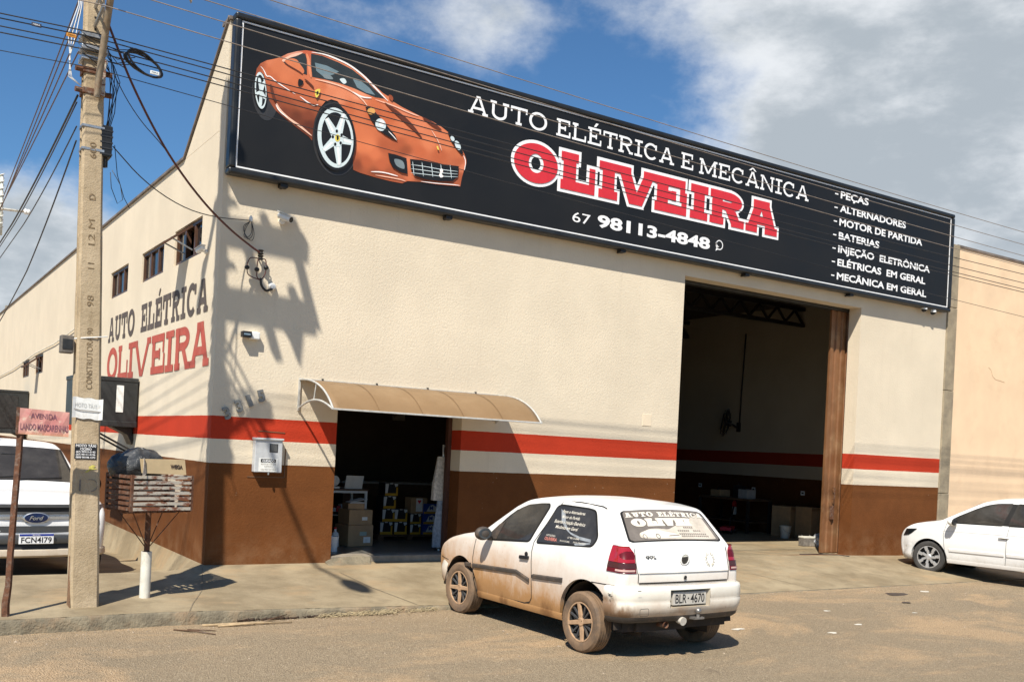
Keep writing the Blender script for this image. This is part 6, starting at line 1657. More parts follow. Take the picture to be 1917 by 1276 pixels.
# service drop to the wall and its fittings
drop = [(-1.80, -1.70, 5.98), (-1.66, -1.62, 5.73), (-1.50, -1.52, 5.45), (-1.33, -1.38, 5.23), (-1.13, -1.22, 5.0), (-.90, -1.03, 4.78), (-.62, -.82, 4.56), (-.30, -.58, 4.36), (.05, -.35, 4.19), (.34, -.18, 4.08), (.475, -.12, 4.03)]
def smooth_pts(p, it=2):
    p = [Vector(q) for q in p]
    for _ in range(it):
        q = [p[0]]
        for a, b_ in zip(p, p[1:]): q += [a.lerp(b_, .25), a.lerp(b_, .75)]
        p = q + [p[-1]]
    return p
cable('service_drop', smooth_pts(drop), .013, M['redcable'], 'thick reddish brown service cable running from the pole top down to the facade', 'cable')
cable('phone_drop', smooth_pts([(-1.66, -1.76, 5.3), (-1.50, -1.60, 5.13), (-1.30, -1.42, 4.98), (-1.1, -1.22, 4.90), (-.98, -1.10, 4.84)]), .005, M['rubber'], 'thin black drop wire from the upper collar that joins the thick service cable', 'cable')
cable('phone_drop', smooth_pts([(-1.64, -1.74, 4.58), (-1.25, -1.40, 4.36), (-.75, -.95, 4.26), (-.25, -.48, 4.30), (.36, -.06, 4.43)]), .006, M['rubber'], 'thin black drop wire from the splice box to the hook under the sign', 'cable')
hk = thing('wall_hook', 'small porcelain cable hook with hanging wire loops on the facade under the sign', 'hook', (.365, 0, 4.45))
MB().tube([(0, 0, .03), (0, -.05, .04), (0, -.055, -.03)], .012, 8).lathe([(.02, -.03), (.026, .0), (.02, .03)], 12, Matrix.Translation((0, -.055, 0))).build('insulator', M['whiteplastic'], hk, smooth=40)
for k in range(3): MB().tube(smooth_pts([(0, -.05, -.02), (-.06 - .03 * k, -.04, -.12), (-.08 + .05 * k, -.03, -.26 - .02 * k), (.03 + .02 * k, -.04, -.2), (.01, -.05, -.02)], 2), .004, 5).build('wire_loop', M['rubber'], hk, smooth=True)
sv = thing('service_entrance', 'porcelain insulator rack with three looped wire connectors and a black conduit elbow on the facade', 'cable entry', (.50, 0, 3.98))
for z in (.06, -.01): MB().tube([(0, 0, z), (0, -.12, z)], .012, 6).lathe([(.03, -.03), (.04, -.02), (.025, 0), (.04, .02), (.03, .03)], 14, Matrix.Translation((0, -.10, z))).build('insulator', M['darkmetal'], sv, smooth=40)
for k, (x, z) in enumerate(((-.17, -.16), (-.04, -.17), (.08, -.13))):
    MB().tube(smooth_pts([(0, -.10, -.03), (x * .8, -.11, -.02), (x, -.10, z + .05), (x, -.10, z - .02), (x * .9, -.09, z - .10), (.02, -.09, -.30)]), .007, 6).build('wire', M['redcable'], sv, smooth=True)
    MB().ball((x, -.10, z), .034, .03, .028, 12, 8).build('connector', M['black'], sv, smooth=True)
MB().tube(smooth_pts([(.02, -.09, -.27), (.025, -.09, -.36), (.09, -.085, -.43), (.17, -.06, -.40), (.205, -.03, -.375)]), .016, 8).build('conduit_elbow', M['black'], sv, smooth=True)
MB().lathe([(.05, 0), (.05, .02), (.035, .06), (.001, .065)], 16, Matrix.Translation((.20, 0, -.35)) @ Matrix.Rotation(R(90), 4, 'X')).build('wall_fitting', M['whiteplastic'], sv, smooth=40)
# cross-shaped cable bracket at far left
cb = thing('cable_bracket', 'white cross-shaped bracket wound with white rope, hanging among the wires at the left edge', 'bracket', (-2.06, 5.0, 5.05))
MB().tube([(0, 0, .55), (.02, 0, -.40)], .022, 8).tube([(-.7, -.05, -.02), (.42, 0, .03)], .02, 8).build('cross', M['offwhite'], cb, smooth=True)
for k in range(8): z = .5 - .11 * k; MB().tube([(.03 * math.cos(a) + .0 + (.02 * (.55 - z) / .95), .03 * math.sin(a), z + .012 * a) for a in [i * .7 for i in range(10)]], .009, 5).build('rope_turn', M['white'], cb, smooth=True)
for x in (.36, .40): MB().ball((x, 0, .03), .035, .035, .045, 10, 8).build('rope_knot', M['white'], cb, smooth=True)

# ------------------------------------------------------------------ street sign
ss = thing('street_sign', 'faded pink street name sign on a bent rusty post at the kerb', 'street sign', (-2.46, -2.10, -.18), R(-4))
pp = [(0, 0, -.05), (-.006, 0, .12), (.012, -.005, .3), (.015, 0, .6), (.03, 0, 1.1), (.046, 0, 1.56), (.05, 0, 1.98)]
rows = []
for x, y, z in pp: w_ = .030 if z > .2 else .036; rows.append([(x - w_, y - .012, z), (x + w_ * .4, y - .03, z), (x + w_, y - .008, z), (x + w_, y + .02, z), (x - w_, y + .02, z)])
po = MB().grid(rows, wrap=True).build('post', M['rust'], ss, smooth=20)
bent = MB()
rows = []
for k in range(9):
    u = .03 + .44 * k / 8; w_ = .004 * math.sin(k * 2.1); rows.append([(u, -.034 + w_, 1.755 - .01 * k / 8), (u, -.034 - w_, 1.87), (u, -.034 + w_, 2.005 - .02 * k / 8)])
m, t, b = newmat('faded_sign_paint'); g = N(t); v = g.coord()
c = g.mix(g.ramp(g.noise(v, 5, 5, .65), .3, .7), (.47, .17, .16), (.58, .30, .25)); c = g.mix(g.ramp(g.noise(v, 9, 6, .7), .56, .68), c, (.60, .50, .38)); c = g.mix(g.ramp(g.noise(v, 13, 6, .72), .62, .70), c, (.22, .08, .035))
zc = g.sep(v)[2]; c = g.mix(g.math('MULTIPLY', g.ramp(zc, 1.80, 1.74), .6), c, (.50, .24, .10))
g.l(c, b.inputs['Base Color']); b.inputs['Roughness'].default_value = .65
pl_ = MB().grid(rows).build('name_plate', m, ss); sm_ = pl_.modifiers.new('thickness', 'SOLIDIFY'); sm_.thickness = .006
MB().box(.005, -.04, 1.75, .035, -.026, 2.01).build('plate_edge', M['rust'], pl_)
tx = MB(); text(tx, 'AVENIDA', lambda u, v, d: (u, -.044 - d, v - .02 * u), .13, 1.915, .36, 1.965, .012); text(tx, 'LANDO MASCARENHAS', lambda u, v, d: (u, -.044 - d, v - .02 * u), .045, 1.80, .465, 1.862, .012)
tx.build('name_lettering', mat('worn_purple_lettering', (.17, .065, .095), .7, .2, 30, dirt=(.50, .26, .22), dirt_amt=.6), pl_)

# ------------------------------------------------------------------ litter basket
bk = thing('litter_basket', 'rusty slatted litter basket on a post set in a white pipe by the corner', 'litter basket', (-1.045, -1.47, gz(-1.045, -1.47)), R(17))
W_, D_ = .70, .52; z0, z1 = .955, 1.345
for sx, sy in ((-1, -1), (1, -1), (1, 1), (-1, 1)): MB().box(sx * W_ / 2 - .014, sy * D_ / 2 - .014, z0, sx * W_ / 2 + .014, sy * D_ / 2 + .014, z1).build('corner_bar', M['rust'], bk)
for k in range(7):
    z = z0 + .012 + (z1 - z0 - .052) * k / 6
    for s in (-1, 1):
        MB().box(-W_ / 2 + .015, s * (D_ / 2 + .012) - .006, z, W_ / 2 - .015, s * (D_ / 2 + .012) + .006, z + .033).build('slat', M['rustpaint'], bk)
        MB().box(s * (W_ / 2 + .012) - .006, -D_ / 2 + .015, z, s * (W_ / 2 + .012) + .006, D_ / 2 - .015, z + .033).build('slat', M['rust'] if s < 0 else M['rustpaint'], bk)
bs = MB()
for k in range(9): x = -W_ / 2 + .03 + (W_ - .06) * k / 8; bs.box(x - .02, -D_ / 2, z0 - .01, x + .02, D_ / 2, z0 + .006)
bs.box(-.32, -.02, z0 - .035, .32, .02, z0 - .012); bs.build('bottom', M['rust'], bk)
MB().cyl((0, 0, .45), (0, 0, z0 - .02), .030, n=12).build('post', M['rust'], bk, smooth=40)
MB().lathe([(.056, -.04), (.056, .50), (.047, .50), (.047, .2)], 24).build('pipe_sleeve', M['offwhite'], bk, smooth=40)
for x, y in ((-.27, -.16), (.27, -.16), (-.27, .16), (.27, .16)): MB().tube([(x, y, z0 - .015), (x * .08, y * .1, .56)], .006, 6).build('brace', M['rust'], bk)
bg_ = thing('rubbish_bag', 'full grey-black plastic rubbish bag lying in the litter basket', 'rubbish bag', (-1.12, -1.42, 1.0), R(17))
def lumpy(mb, c, r, seed, n=36, m_=24, amp=.16, flat_=0.0):
    rr_ = random.Random(seed); ph = [(rr_.uniform(0, 6.28), rr_.uniform(0, 6.28), rr_.randint(2, 7), rr_.randint(2, 6)) for _ in range(9)]; rows = []
    for i in range(m_ + 1):
        a = math.pi * i / m_; row = []
        for k in range(n):
            t = 2 * math.pi * k / n; q = 1 + sum(amp / (1 + j * .55) * math.sin(f1 * t + p1) * math.sin(f2 * a + p2) for j, (p1, p2, f1, f2) in enumerate(ph))
            row.append((c[0] + r[0] * q * math.sin(a) * math.cos(t), c[1] + r[1] * q * math.sin(a) * math.sin(t), c[2] + r[2] * q * math.cos(a)))
        rows.append(row)
    mb.grid(rows, wrap=True)
m, t, b = newmat('black_bag_plastic'); g = N(t); v = g.coord()
c = g.mix(g.ramp(g.noise(v, 4, 3, .6), .35, .7), (.026, .027, .028), (.075, .077, .080)); g.l(c, b.inputs['Base Color']); b.inputs['Roughness'].default_value = .36
g.bump(g.math('ADD', g.noise(g.coord(scale=(1.4, 1, 2.2)), 5, 4, .55, 1.4), g.math('MULTIPLY', g.vor(g.coord(scale=(1, 1, 1.8)), 11), .25)), .6, .05, b)
M['bag'] = m
bb = MB(); lumpy(bb, (-.02, .04, .27), (.285, .20, .20), 5, amp=.055); lumpy(bb, (-.20, .08, .26), (.14, .15, .15), 9, 24, 16, .07); bb.build('bag', M['bag'], bg_, smooth=True)
cbx = thing('cardboard_box', 'tan cardboard box with a dark brand word, tipped on top of the basket', 'box', (-.985, -1.72, gz(-1.0, -1.7) + 1.368), R(17))
bx = MB(); bx.prism([(-.20, -.03, .0), (.275, -.03, .0), (.262, -.02, .165), (-.215, -.02, .150)], (.01, .11, .01)); bo = bx.build('carton', mat('pale_cardboard', (.46, .345, .195), .8, .08, 7), cbx)
fl = MB(); fl.poly([(-.20, -.034, .0), (-.245, -.06, .085), (-.25, -.05, -.045 + .02), (-.225, -.045, -.03)]); fl.poly([(-.20, -.034, .0), (-.215, -.022, .150), (-.24, -.05, .16), (-.245, -.06, .085)]); fo = fl.build('end_flap', mat('foil_flap', (.42, .36, .30), .5, .3, 30), bo); s_ = fo.modifiers.new('thickness', 'SOLIDIFY'); s_.thickness = .004
tx = MB(); text(tx, 'WEGA', lambda u, v, d: (u, -.0335 + .062 * v - d, v), .085, .062, .232, .105, .05); tx.build('brand_lettering', mat('dark_brown_print', (.04, .02, .012), .7, .1, 20), bo)
cbx.rotation_euler = (R(-6), R(1.5), R(17))
# ------------------------------------------------------------------ things fixed to the facade
M['awframe'] = mat('dull_white_tube', (.46, .45, .42), .5, .12, 12)
aw = thing('door_awning', 'tan arched awning sheet on white tubes over the shop doorway', 'awning', (1.15, 0, 2.05))
AW = [(0, .40), (-.16, .398), (-.36, .385), (-.56, .352), (-.76, .295), (-.94, .215), (-1.09, .115), (-1.21, .005)]
def aw_curve(n=28):
    P_ = smooth_pts([(0, y, z) for y, z in AW], 2); return [(p.y, p.z) for p in P_]
cv = aw_curve(); LN = 3.08
sh = MB(); rows = []
for i in range(41):
    x = LN * i / 40; rows.append([(x, y, z + .004 * math.sin(x * 9 + y * 4) * (0.3)) for y, z in cv])
sh.grid(rows)
so = sh.build('awning_sheet', mat('tan_polycarbonate', (.225, .138, .066), .5, .06, 1.2, dirt=(.33, .22, .12), dirt_amt=.35), aw, smooth=True); md = so.modifiers.new('thickness', 'SOLIDIFY'); md.thickness = .008
for k in range(1, 5):
    x = LN * k / 5; rb = MB(); rb.grid([[(x - .006, y - .001, z + .0065), (x + .006, y - .001, z + .0065)] for y, z in cv]); rb.build('sheet_joint', mat('dark_tan_joint', (.17, .10, .045), .6, .1, 9), aw)
for x in (-.012, LN + .012):
    fr = MB().tube([(x, y, z - .0) for y, z in cv], .013, 8)
    fr.bar((x, -.012, .42), (x, -.012, -.01), .045, .022)
    lo = smooth_pts([(x, -.012, .01), (x, -.25, .085), (x, -.52, .125), (x, -.80, .11), (x, -1.02, .06), (x, -1.20, .0)], 2); fr.tube(lo, .014, 8)
    fr.tube([(x, -.62, .33), (x, -.56, .125)], .009, 6)
    fr.build('end_frame', M['awframe'], aw, smooth=40)
MB().bar((-.03, -1.215, .0), (LN + .03, -1.215, .0), .020, .022).build('front_rail', M['awframe'], aw, bevel=.004)
MB().bar((-.01, -.012, .408), (LN + .01, -.012, .408), .022, .02).build('wall_rail', M['awframe'], aw)
for k in range(4): MB().box(.3 + .8 * k, -.03, .40, .32 + .8 * k, 0, .435).build('fixing_clip', M['darkmetal'], aw)
mb_ = thing('meter_box', 'grey electricity meter box with a small window and a caution sticker on the facade', 'meter box', (.735, 0, 1.42))
MB().box(-.185, -.115, -.215, .18, -.002, .225).build('box', mat('light_grey_metal', (.50, .51, .52), .5, .1, 6, dirt=(.32, .32, .33), dirt_amt=.45), mb_, bevel=.008)
MB().box(-.195, -.135, .205, .19, -.0, .232).build('lid', mat('light_grey_metal_lid', (.55, .56, .56), .5, .08, 6), mb_, bevel=.006)
MB().box(.005, -.119, .05, .115, -.112, .16).build('window_rim', M['darkmetal'], mb_); MB().box(.015, -.121, .06, .105, -.117, .15).build('window', flat('dull_meter_glass', (.10, .10, .10), .15), mb_)
sk = MB().box(-.13, -.117, -.205, .12, -.112, -.03).build('caution_sticker', M['paper'], mb_)
MB().box(-.105, -.119, -.085, .095, -.1165, -.04).build('black_band', M['print_black'], sk, bevel=.001)
tx = MB(); PMt = lambda u, v, d: (u, -.1205 - d, v); text(tx, 'CUIDADO', PMt, -.085, -.078, .078, -.049, .03); tx.build('caution_lettering', M['print_white'], sk)
tx = MB(); PMt2 = lambda u, v, d: (u, -.1185 - d, v)
for s_, z, w_ in (('RISCO DE CHOQUE', -.115, .10), ('ELÉTRICO', -.145, .055), ('NÃO MEXA NA CAIXA', -.185, .10)): text(tx, s_, PMt2, -w_, z, w_, z + .016)
tx.build('small_lettering', flat('brown_grey_ink', (.28, .25, .19), .7), sk)
MB().box(-.01, -.13, -.245, .008, -.11, -.20).build('padlock', M['steel'], mb_)
ft = MB()
for a, b_ in (((-.24, -.28), (.26, -.28)), ((.26, -.28), (.26, .10)), ((-.12, .32), (.24, .31))): ft.bar((a[0], -.002, a[1]), (b_[0], -.002, b_[1]), .012, .012)
ft.build('plaster_surround', bpy.data.materials['stucco_with_painted_bands'] if False else mat('surround_plaster', (.16, .08, .04), .85, .2, 9), mb_)
def bullet_camera(name, label, loc, aim, m_, size=1.0, side=(0, -1, 0)):
    o = thing(name, label, 'camera', loc); a = Vector(aim).normalized(); s_ = Vector(side)
    base = MB(); base.tube([(0, 0, 0), s_ * .03], .04 * size, 14); base.tube([s_ * .02, s_ * .09 * size, s_ * .11 * size + a * .03], .014 * size, 8); base.build('arm', m_, o, smooth=40)
    c = s_ * .12 * size + Vector((0, 0, .03 * size)); h = MB(); h.tube([c - a * .09 * size, c + a * .10 * size], .042 * size, 14); h.build('housing', m_, o, smooth=40)
    MB().tube([c + a * .10 * size, c + a * .106 * size], .034 * size, 14).build('lens', M['black'], o, smooth=40)
    hd_ = MB(); u_ = Vector((0, 0, 1)); sd = a.cross(u_).normalized()
    hd_.add([c - a * .09 * size + sd * q * .05 * size + u_ * .05 * size for q in (-1, 1)] + [c + a * .13 * size + sd * q * .05 * size + u_ * .045 * size for q in (1, -1)], [(0, 1, 2, 3)]); ho = hd_.build('sun_hood', m_, o); md_ = ho.modifiers.new('thickness', 'SOLIDIFY'); md_.thickness = .006
    return o
bullet_camera('security_camera', 'white security camera on the facade just under the left end of the sign', (.79, 0, 4.50), (.5, -.75, -.35), M['whiteplastic'], 1.05)
bullet_camera('security_camera', 'white security camera on the side wall between the lettering and the open window', (-.002, .56, 4.06), (-.25, .85, -.25), M['whiteplastic'], .75, (-1, 0, 0))
fl = thing('wall_floodlight', 'small black and white sensor lamp halfway up the facade left of the awning', 'lamp', (.45, 0, 2.965))
MB().box(-.02, -.09, -.05, .10, -.0, .045).build('body', M['whiteplastic'], fl, bevel=.012); MB().box(-.14, -.13, -.035, -.02, -.03, .04).build('lamp_face', M['black'], fl, bevel=.006); MB().box(-.125, -.136, -.01, -.04, -.13, .012).build('bulb', M['steel'], fl)
for x, lab, up in ((14.30, 'left one of the two white dome cameras under the right end of the sign', 4.955), (14.60, 'white and black dome camera nearest the pier under the right end of the sign', 4.93)):
    o = thing('dome_camera', lab, 'camera', (x, -.12, up)); MB().lathe([(.001, .03), (.05, .03), (.062, .0), (.062, -.03)], 20).build('housing', M['whiteplastic'], o, smooth=40); MB().ball((0, 0, -.03), .055, .055, .05, 16, 8).build('dome', M['black'], o, smooth=True)
    MB().tube([(0, 0, .03), (0, .10, .03)], .014, 6).build('arm', M['whiteplastic'], o)
ic = MB().box(7.10, -.006, 2.16, 7.29, .002, 2.36); ic.build('inspection_cover', M['plain'], shop, bevel=.004)

# ------------------------------------------------------------------ evaporative coolers on the side wall
def cooler(label, y0, y1, z0, z1, d, pad):
    o = thing('evaporative_cooler', label, 'air cooler', (0, (y0 + y1) / 2, z0)); w = (y1 - y0) / 2; h = z1 - z0
    m_ = mat('charcoal_cooler_plastic', (.022, .024, .024), .45, .2, 5) if 'charcoal_cooler_plastic' not in bpy.data.materials else bpy.data.materials['charcoal_cooler_plastic']
    MB().box(-d, -w, 0, -.02, w, h).build('housing', m_, o, bevel=.02)
    MB().box(-d - .01, -w - .012, h - .06, -.02, w + .012, h + .01).build('top_lid', m_, o, bevel=.012); MB().box(-d - .01, -w - .012, -.02, -.02, w + .012, .07).build('water_tray', m_, o, bevel=.01)
    if pad:
        MB().box(-d - .012, -w + .12, .12, -d - .002, w - .12, h - .12).build('straw_pad', mat('straw_pad', (.20, .125, .055), .95, .4, 60, bump=1.0, bscale=120, bdist=.03), o)
        MB().box(-d * .75, -w - .014, .14, -d * .25, -w - .004, h - .14).build('side_louvre', M['darkmetal'], o)
    MB().prism([(-.35, -w * .4, -.02), (-.02, -w * .4, -.02), (-.02, -w * .4, -.30), (-.10, -w * .4, -.14)], (0, w * .8, 0)).build('duct_elbow', m_, o)
    MB().bar((-d * .8, -w * .7, -.03), (-.01, -w * .7, -.42), .03).bar((-d * .8, w * .7, -.03), (-.01, w * .7, -.42), .03).build('support_bracket', M['darkmetal'], o)
cooler('dark boxy air cooler on the side wall, half hidden behind the utility pole', 4.16, 5.15, 1.735, 2.50, .95, False)
cooler('dark air cooler with a straw pad far along the side wall', 17.9, 19.1, 1.45, 2.62, 1.15, True)
cw = MB()
for pts in ([(6.3, 2.0, 5.2), (6.3, 2.0, 1.95)],): pass
lines = [(27, 3.3), (22, 3.45), (17, 3.62), (13.5, 3.72), (10.8, 3.80), (9.4, 4.0)]
cable('wall_cable', [(-.03, y, z - (.05 if i % 2 else 0)) for i, (y, z) in enumerate(lines)], .012, M['offwhite'], 'pale cable running along the far part of the side wall', 'cable')

# ------------------------------------------------------------------ inside the shop
def carton(name, label, cat, x0, y0, z0, w, d, h, m_, rz=0, group=None):
    o = thing(name, label, cat, (x0 + w / 2, y0 + d / 2, z0), R(rz), group); MB().box(-w / 2, -d / 2, 0, w / 2, d / 2, h).build('carton', m_, o, bevel=.005); return o
FZ = .08
o = carton('cardboard_box', 'largest brown cardboard box on the shop floor left of the battery cartons', 'box', 2.44, 1.22, FZ, .44, .40, .32, M['board'], 8)
MB().box(-.02, -.205, .16, .10, -.201, .22).build('green_label', flat('pale_green_label', (.30, .38, .34), .6), o); MB().box(.05, -.206, .05, .17, -.201, .14).build('white_label', M['paper'], o)
o = carton('cardboard_box', 'middle brown cardboard box stacked on the largest one inside the doorway', 'box', 2.47, 1.24, FZ + .322, .40, .36, .23, M['board'], 5)
MB().box(.02, -.185, .07, .11, -.181, .12).build('white_label', M['paper'], o)
o = carton('cardboard_box', 'small brown cardboard box topping the stack inside the doorway', 'box', 2.50, 1.28, FZ + .555, .26, .28, .09, M['board'], -4)
o = thing('paper_stack', 'loose white papers on the small topmost cardboard box', 'papers', (2.66, 1.40, FZ + .648)); MB().box(-.13, -.10, 0, .12, .10, .012).build('papers', M['paper'], o); MB().prism([(-.11, -.09, .013), (.14, -.12, .06), (.12, .1, .07), (-.12, .09, .014)], (0, 0, .004)).build('top_sheet', M['paper'], o)
def battery(label, x, y, z, w, h, blue, rz=0):
    o = thing('battery_carton', label, 'battery carton', (x, y, z), R(rz), 'battery cartons stacked inside the doorway'); d = .26
    MB().box(-w / 2, -d / 2, 0, w / 2, d / 2, h).build('carton', flat('blue_carton', (.014, .05, .24), .5) if blue and 'blue_carton' not in bpy.data.materials else bpy.data.materials['blue_carton'] if blue else bpy.data.materials.get('black_carton') or flat('black_carton', (.012, .012, .014), .5), o, bevel=.004)
    ym = bpy.data.materials.get('yellow_band') or flat('yellow_band', (.50, .28, .02), .5); wm_ = bpy.data.materials.get('white_band') or flat('white_band', (.60, .60, .58), .5)
    f = -d / 2 - .002
    MB().box(-w / 2 + .004, f - .001, .004, w / 2 - .004, f + .001, h * .22).build('yellow_band', ym, o)
    if blue:
        b_ = MB(); b_.prism([(-w * .30, f - .003, h * .25), (w * .42, f - .003, h * .25), (w * .42, f - .003, h * .72), (w * .15, f - .003, h * .92), (-w * .1, f - .003, h * .80)], (0, .002, 0)); b_.build('white_mark', wm_, o)
        tx_ = MB(); text(tx_, 'M', lambda u, v, d_: (u, f - .0045 - d_, v), -w * .08, h * .42, w * .18, h * .78, .05); tx_.build('mark_lettering', bpy.data.materials['blue_carton'], o)
    else:
        b_ = MB(); b_.prism([(-w * .48, f - .003, h * .22), (-w * .30, f - .003, h * .22), (-w * .22, f - .003, h * .95), (-w * .48, f - .003, h * .95)], (0, .002, 0)); b_.prism([(w * .30, f - .003, h * .70), (w * .48, f - .003, h * .80), (w * .48, f - .003, h * .97), (w * .20, f - .003, h * .97)], (0, .002, 0)); b_.build('white_mark', wm_, o)
        MB().box(w * .36, f - .0025, .004, w * .495, f, h * .70).build('yellow_edge', ym, o)
        MB().box(-w * .12, f - .004, h * .93, w * .10, f, h * 1.0).build('white_tab', wm_, o)
pal = thing('pallet', 'low dark wooden pallet under the battery cartons', 'pallet', (3.95, 2.25, FZ)); 
MB().box(-.58, -.2, .06, .58, .2, .085).box(-.58, -.2, 0, -.48, .2, .06).box(-.05, -.2, 0, .05, .2, .06).box(.48, -.2, 0, .58, .2, .06).build('deck', M['wood'], pal)
pz = FZ + .087; order_w = ['bottom', 'second', 'third', 'topmost']
for k in range(4): battery('black and yellow battery carton, %s of the four in the tall left stack' % order_w[k], 3.52 + .012 * (k % 2) + .02 * k, 2.22, pz + .212 * k, .23, .21, False, rnd.uniform(-3, 3))
for k in range(2): battery('black and yellow battery carton, %s of the pair in the middle stack' % ('lower', 'upper')[k], 3.79, 2.22, pz + .212 * k, .23, .21, False, rnd.uniform(-3, 3))
for k in range(2): battery('black and yellow battery carton, %s of the short pair by the blue cartons' % ('lower', 'upper')[k], 4.06, 2.22, pz + .175 * k, .20, .172, False, rnd.uniform(-3, 3))
for k in range(3): battery('blue battery carton, %s of the three in the right stack' % ('bottom', 'middle', 'top')[k], 4.33, 2.22, pz + .172 * k, .25, .17, True, rnd.uniform(-2, 2))
o = carton('cardboard_box', 'brown carton with a red heart label on the short battery stack', 'box', 3.98, 2.12, pz + .352, .30, .24, .26, M['board'], 0)
MB().box(-.06, -.124, .03, .06, -.121, .25).build('white_label', M['paper'], o); h_ = MB(); h_.prism([(0, -.126, .16), (.035, -.126, .205), (.018, -.126, .225), (0, -.126, .21), (-.018, -.126, .225), (-.035, -.126, .205)], (0, .002, 0)); h_.build('red_heart', M['print_red'], o)
dk = thing('desk', 'white framed desk with a dark top just inside the doorway on the left', 'desk', (2.70, 2.2, FZ))
MB().box(-.55, -.25, .80, .42, .35, .83).build('desk_top', M['wood'], dk, bevel=.004); MB().box(-.55, -.25, .40, .40, .30, .42).build('shelf', M['whiteplastic'], dk)
for x, y in ((-.53, -.23), (.38, -.23), (-.53, .33), (.38, .33)): MB().box(x - .018, y - .018, 0, x + .018, y + .018, .80).build('leg', M['white'], dk)
MB().box(-.53, -.24, .765, .40, -.21, .80).build('front_rail', M['white'], dk)
lp = thing('laptop', 'open white laptop on the desk inside the doorway', 'laptop', (2.88, 2.12, FZ + .832)); MB().box(-.15, -.10, 0, .15, .12, .015).build('base', M['whiteplastic'], lp); MB().prism([(-.15, -.10, .016), (.15, -.10, .016), (.15, -.16, .21), (-.15, -.16, .21)], (0, .008, 0)).build('lid', M['whiteplastic'], lp)
cl_ = thing('desk_clock', 'small round white clock on the left end of the desk', 'clock', (2.55, 2.02, FZ + .832)); MB().lathe([(.085, 0), (.085, .03), (.07, .035), (.001, .034)], 24, Matrix.Translation((0, .02, .12)) @ Matrix.Rotation(R(90), 4, 'X')).build('face', M['whiteplastic'], cl_, smooth=40); MB().box(-.08, -.04, 0, .08, .04, .03).build('base', M['whiteplastic'], cl_)
it_ = thing('parts_tray', 'shelf tray of small red and white spare parts under the desk top', 'tray', (2.72, 2.1, FZ + .422)); MB().box(-.2, -.1, 0, .2, .1, .04).build('tray', M['darkmetal'], it_)
for k in range(5): MB().box(-.18 + .075 * k, -.08, .041, -.12 + .075 * k, .05, .10 + .03 * (k % 3)).build('spare_part', M['print_red'] if k % 2 else M['paper'], it_)
jg = thing('oil_bottle', 'white oil bottle standing low beside the doorway on the left', 'bottle', (2.28, 1.25, FZ)); MB().lathe([(.06, 0), (.062, .16), (.05, .20), (.02, .23), (.02, .26)], 16).build('bottle', M['whiteplastic'], jg, smooth=40); MB().cyl((0, 0, .26), (0, 0, .285), .024).build('cap', M['print_red'], jg)
wb = thing('white_tub', 'white plastic tub on the floor at the left jamb of the doorway', 'tub', (1.98, .62, FZ)); MB().lathe([(.07, 0), (.085, .20), (.09, .20), (.09, .215), (.08, .215), (.066, .01), (.001, .01)], 20).build('tub', M['whiteplastic'], wb, smooth=40)
ct = thing('shop_counter', 'dark shop counter at the back of the doorway', 'counter', (4.3, 3.4, FZ)); MB().box(-1.0, 0, 0, 1.2, .5, .86).build('cabinet', M['wood'], ct); MB().box(-1.05, -.05, .86, 1.25, .55, .90).build('counter_top', mat('pale_counter_edge', (.35, .33, .30), .4, .1, 5), ct, bevel=.004)
pn = thing('distribution_panel', 'small pale electrical panel on the dark back wall of the shop', 'electrical panel', (5.55, 5.99, 2.35)); MB().box(-.13, -.08, -.20, .13, 0, .20).build('box', M['offwhite'], pn, bevel=.006); MB().box(-.11, -.085, -.18, .11, -.081, .18).build('door', M['offwhite'], pn)
# clothes rail with work coats by the right jamb
rk = thing('clothes_rail', 'white tubular clothes rail inside the right jamb of the doorway', 'clothes rail', (3.66, .52, FZ))
MB().tube([(0, 0, 0), (0, 0, 1.60)], .014, 8).tube([(.30, .25, 0), (.30, .25, 1.60)], .014, 8).tube([(0, 0, 1.58), (.30, .25, 1.58)], .014, 8).tube([(-.06, -.12, .02), (0.05, .14, .02)], .014, 8).tube([(.25, .12, .02), (.36, .36, .02)], .014, 8).build('frame', M['white'], rk, smooth=True)
def garment(name, label, cat, x, y, z0, z1, w, m_, seed):
    o = thing(name, label, cat, (x, y, z0)); rr_ = random.Random(seed); rows = []; n = 28; h = z1 - z0
    for i in range(13):
        t = i / 12; ww = w * (.62 + .38 * min(1, (1 - t) * 1.6)) ; row = []
        for k in range(n):
            a = 2 * math.pi * k / n; f = 1 + .16 * math.sin(5 * a + seed) * (1 - t * .7); row.append((ww / 2 * math.cos(a) * f, .075 * math.sin(a) * f * (1.2 - .5 * t), h * t))
        rows.append(row)
    b_ = MB().grid(rows, wrap=True); b_.poly(rows[-1]); b_.build('cloth', m_, o, smooth=True)
    MB().tube([(0, 0, h), (0, 0, h + .05)], .006, 6).build('hanger_hook', M['steel'], o); return o
cream_cloth = mat('striped_cream_cloth', (.50, .46, .40), .9, .25, 30); denim = mat('pale_denim_cloth', (.22, .26, .31), .9, .25, 26)
garment('work_coat', 'cream work coat hanging nearest the street on the clothes rail', 'coat', 3.66, .50, .84, 1.50, .34, cream_cloth, 2)
garment('work_coat', 'second cream work coat hanging behind the first on the rail', 'coat', 3.82, .66, .88, 1.50, .30, cream_cloth, 3)
garment('work_trousers', 'pale blue trousers hanging low on the rail below the cream coats', 'trousers', 3.64, .46, .14, .84, .24, denim, 4)
garment('work_trousers', 'second pair of pale trousers hanging further inside the doorway', 'trousers', 3.80, .64, .20, .86, .20, denim, 5)

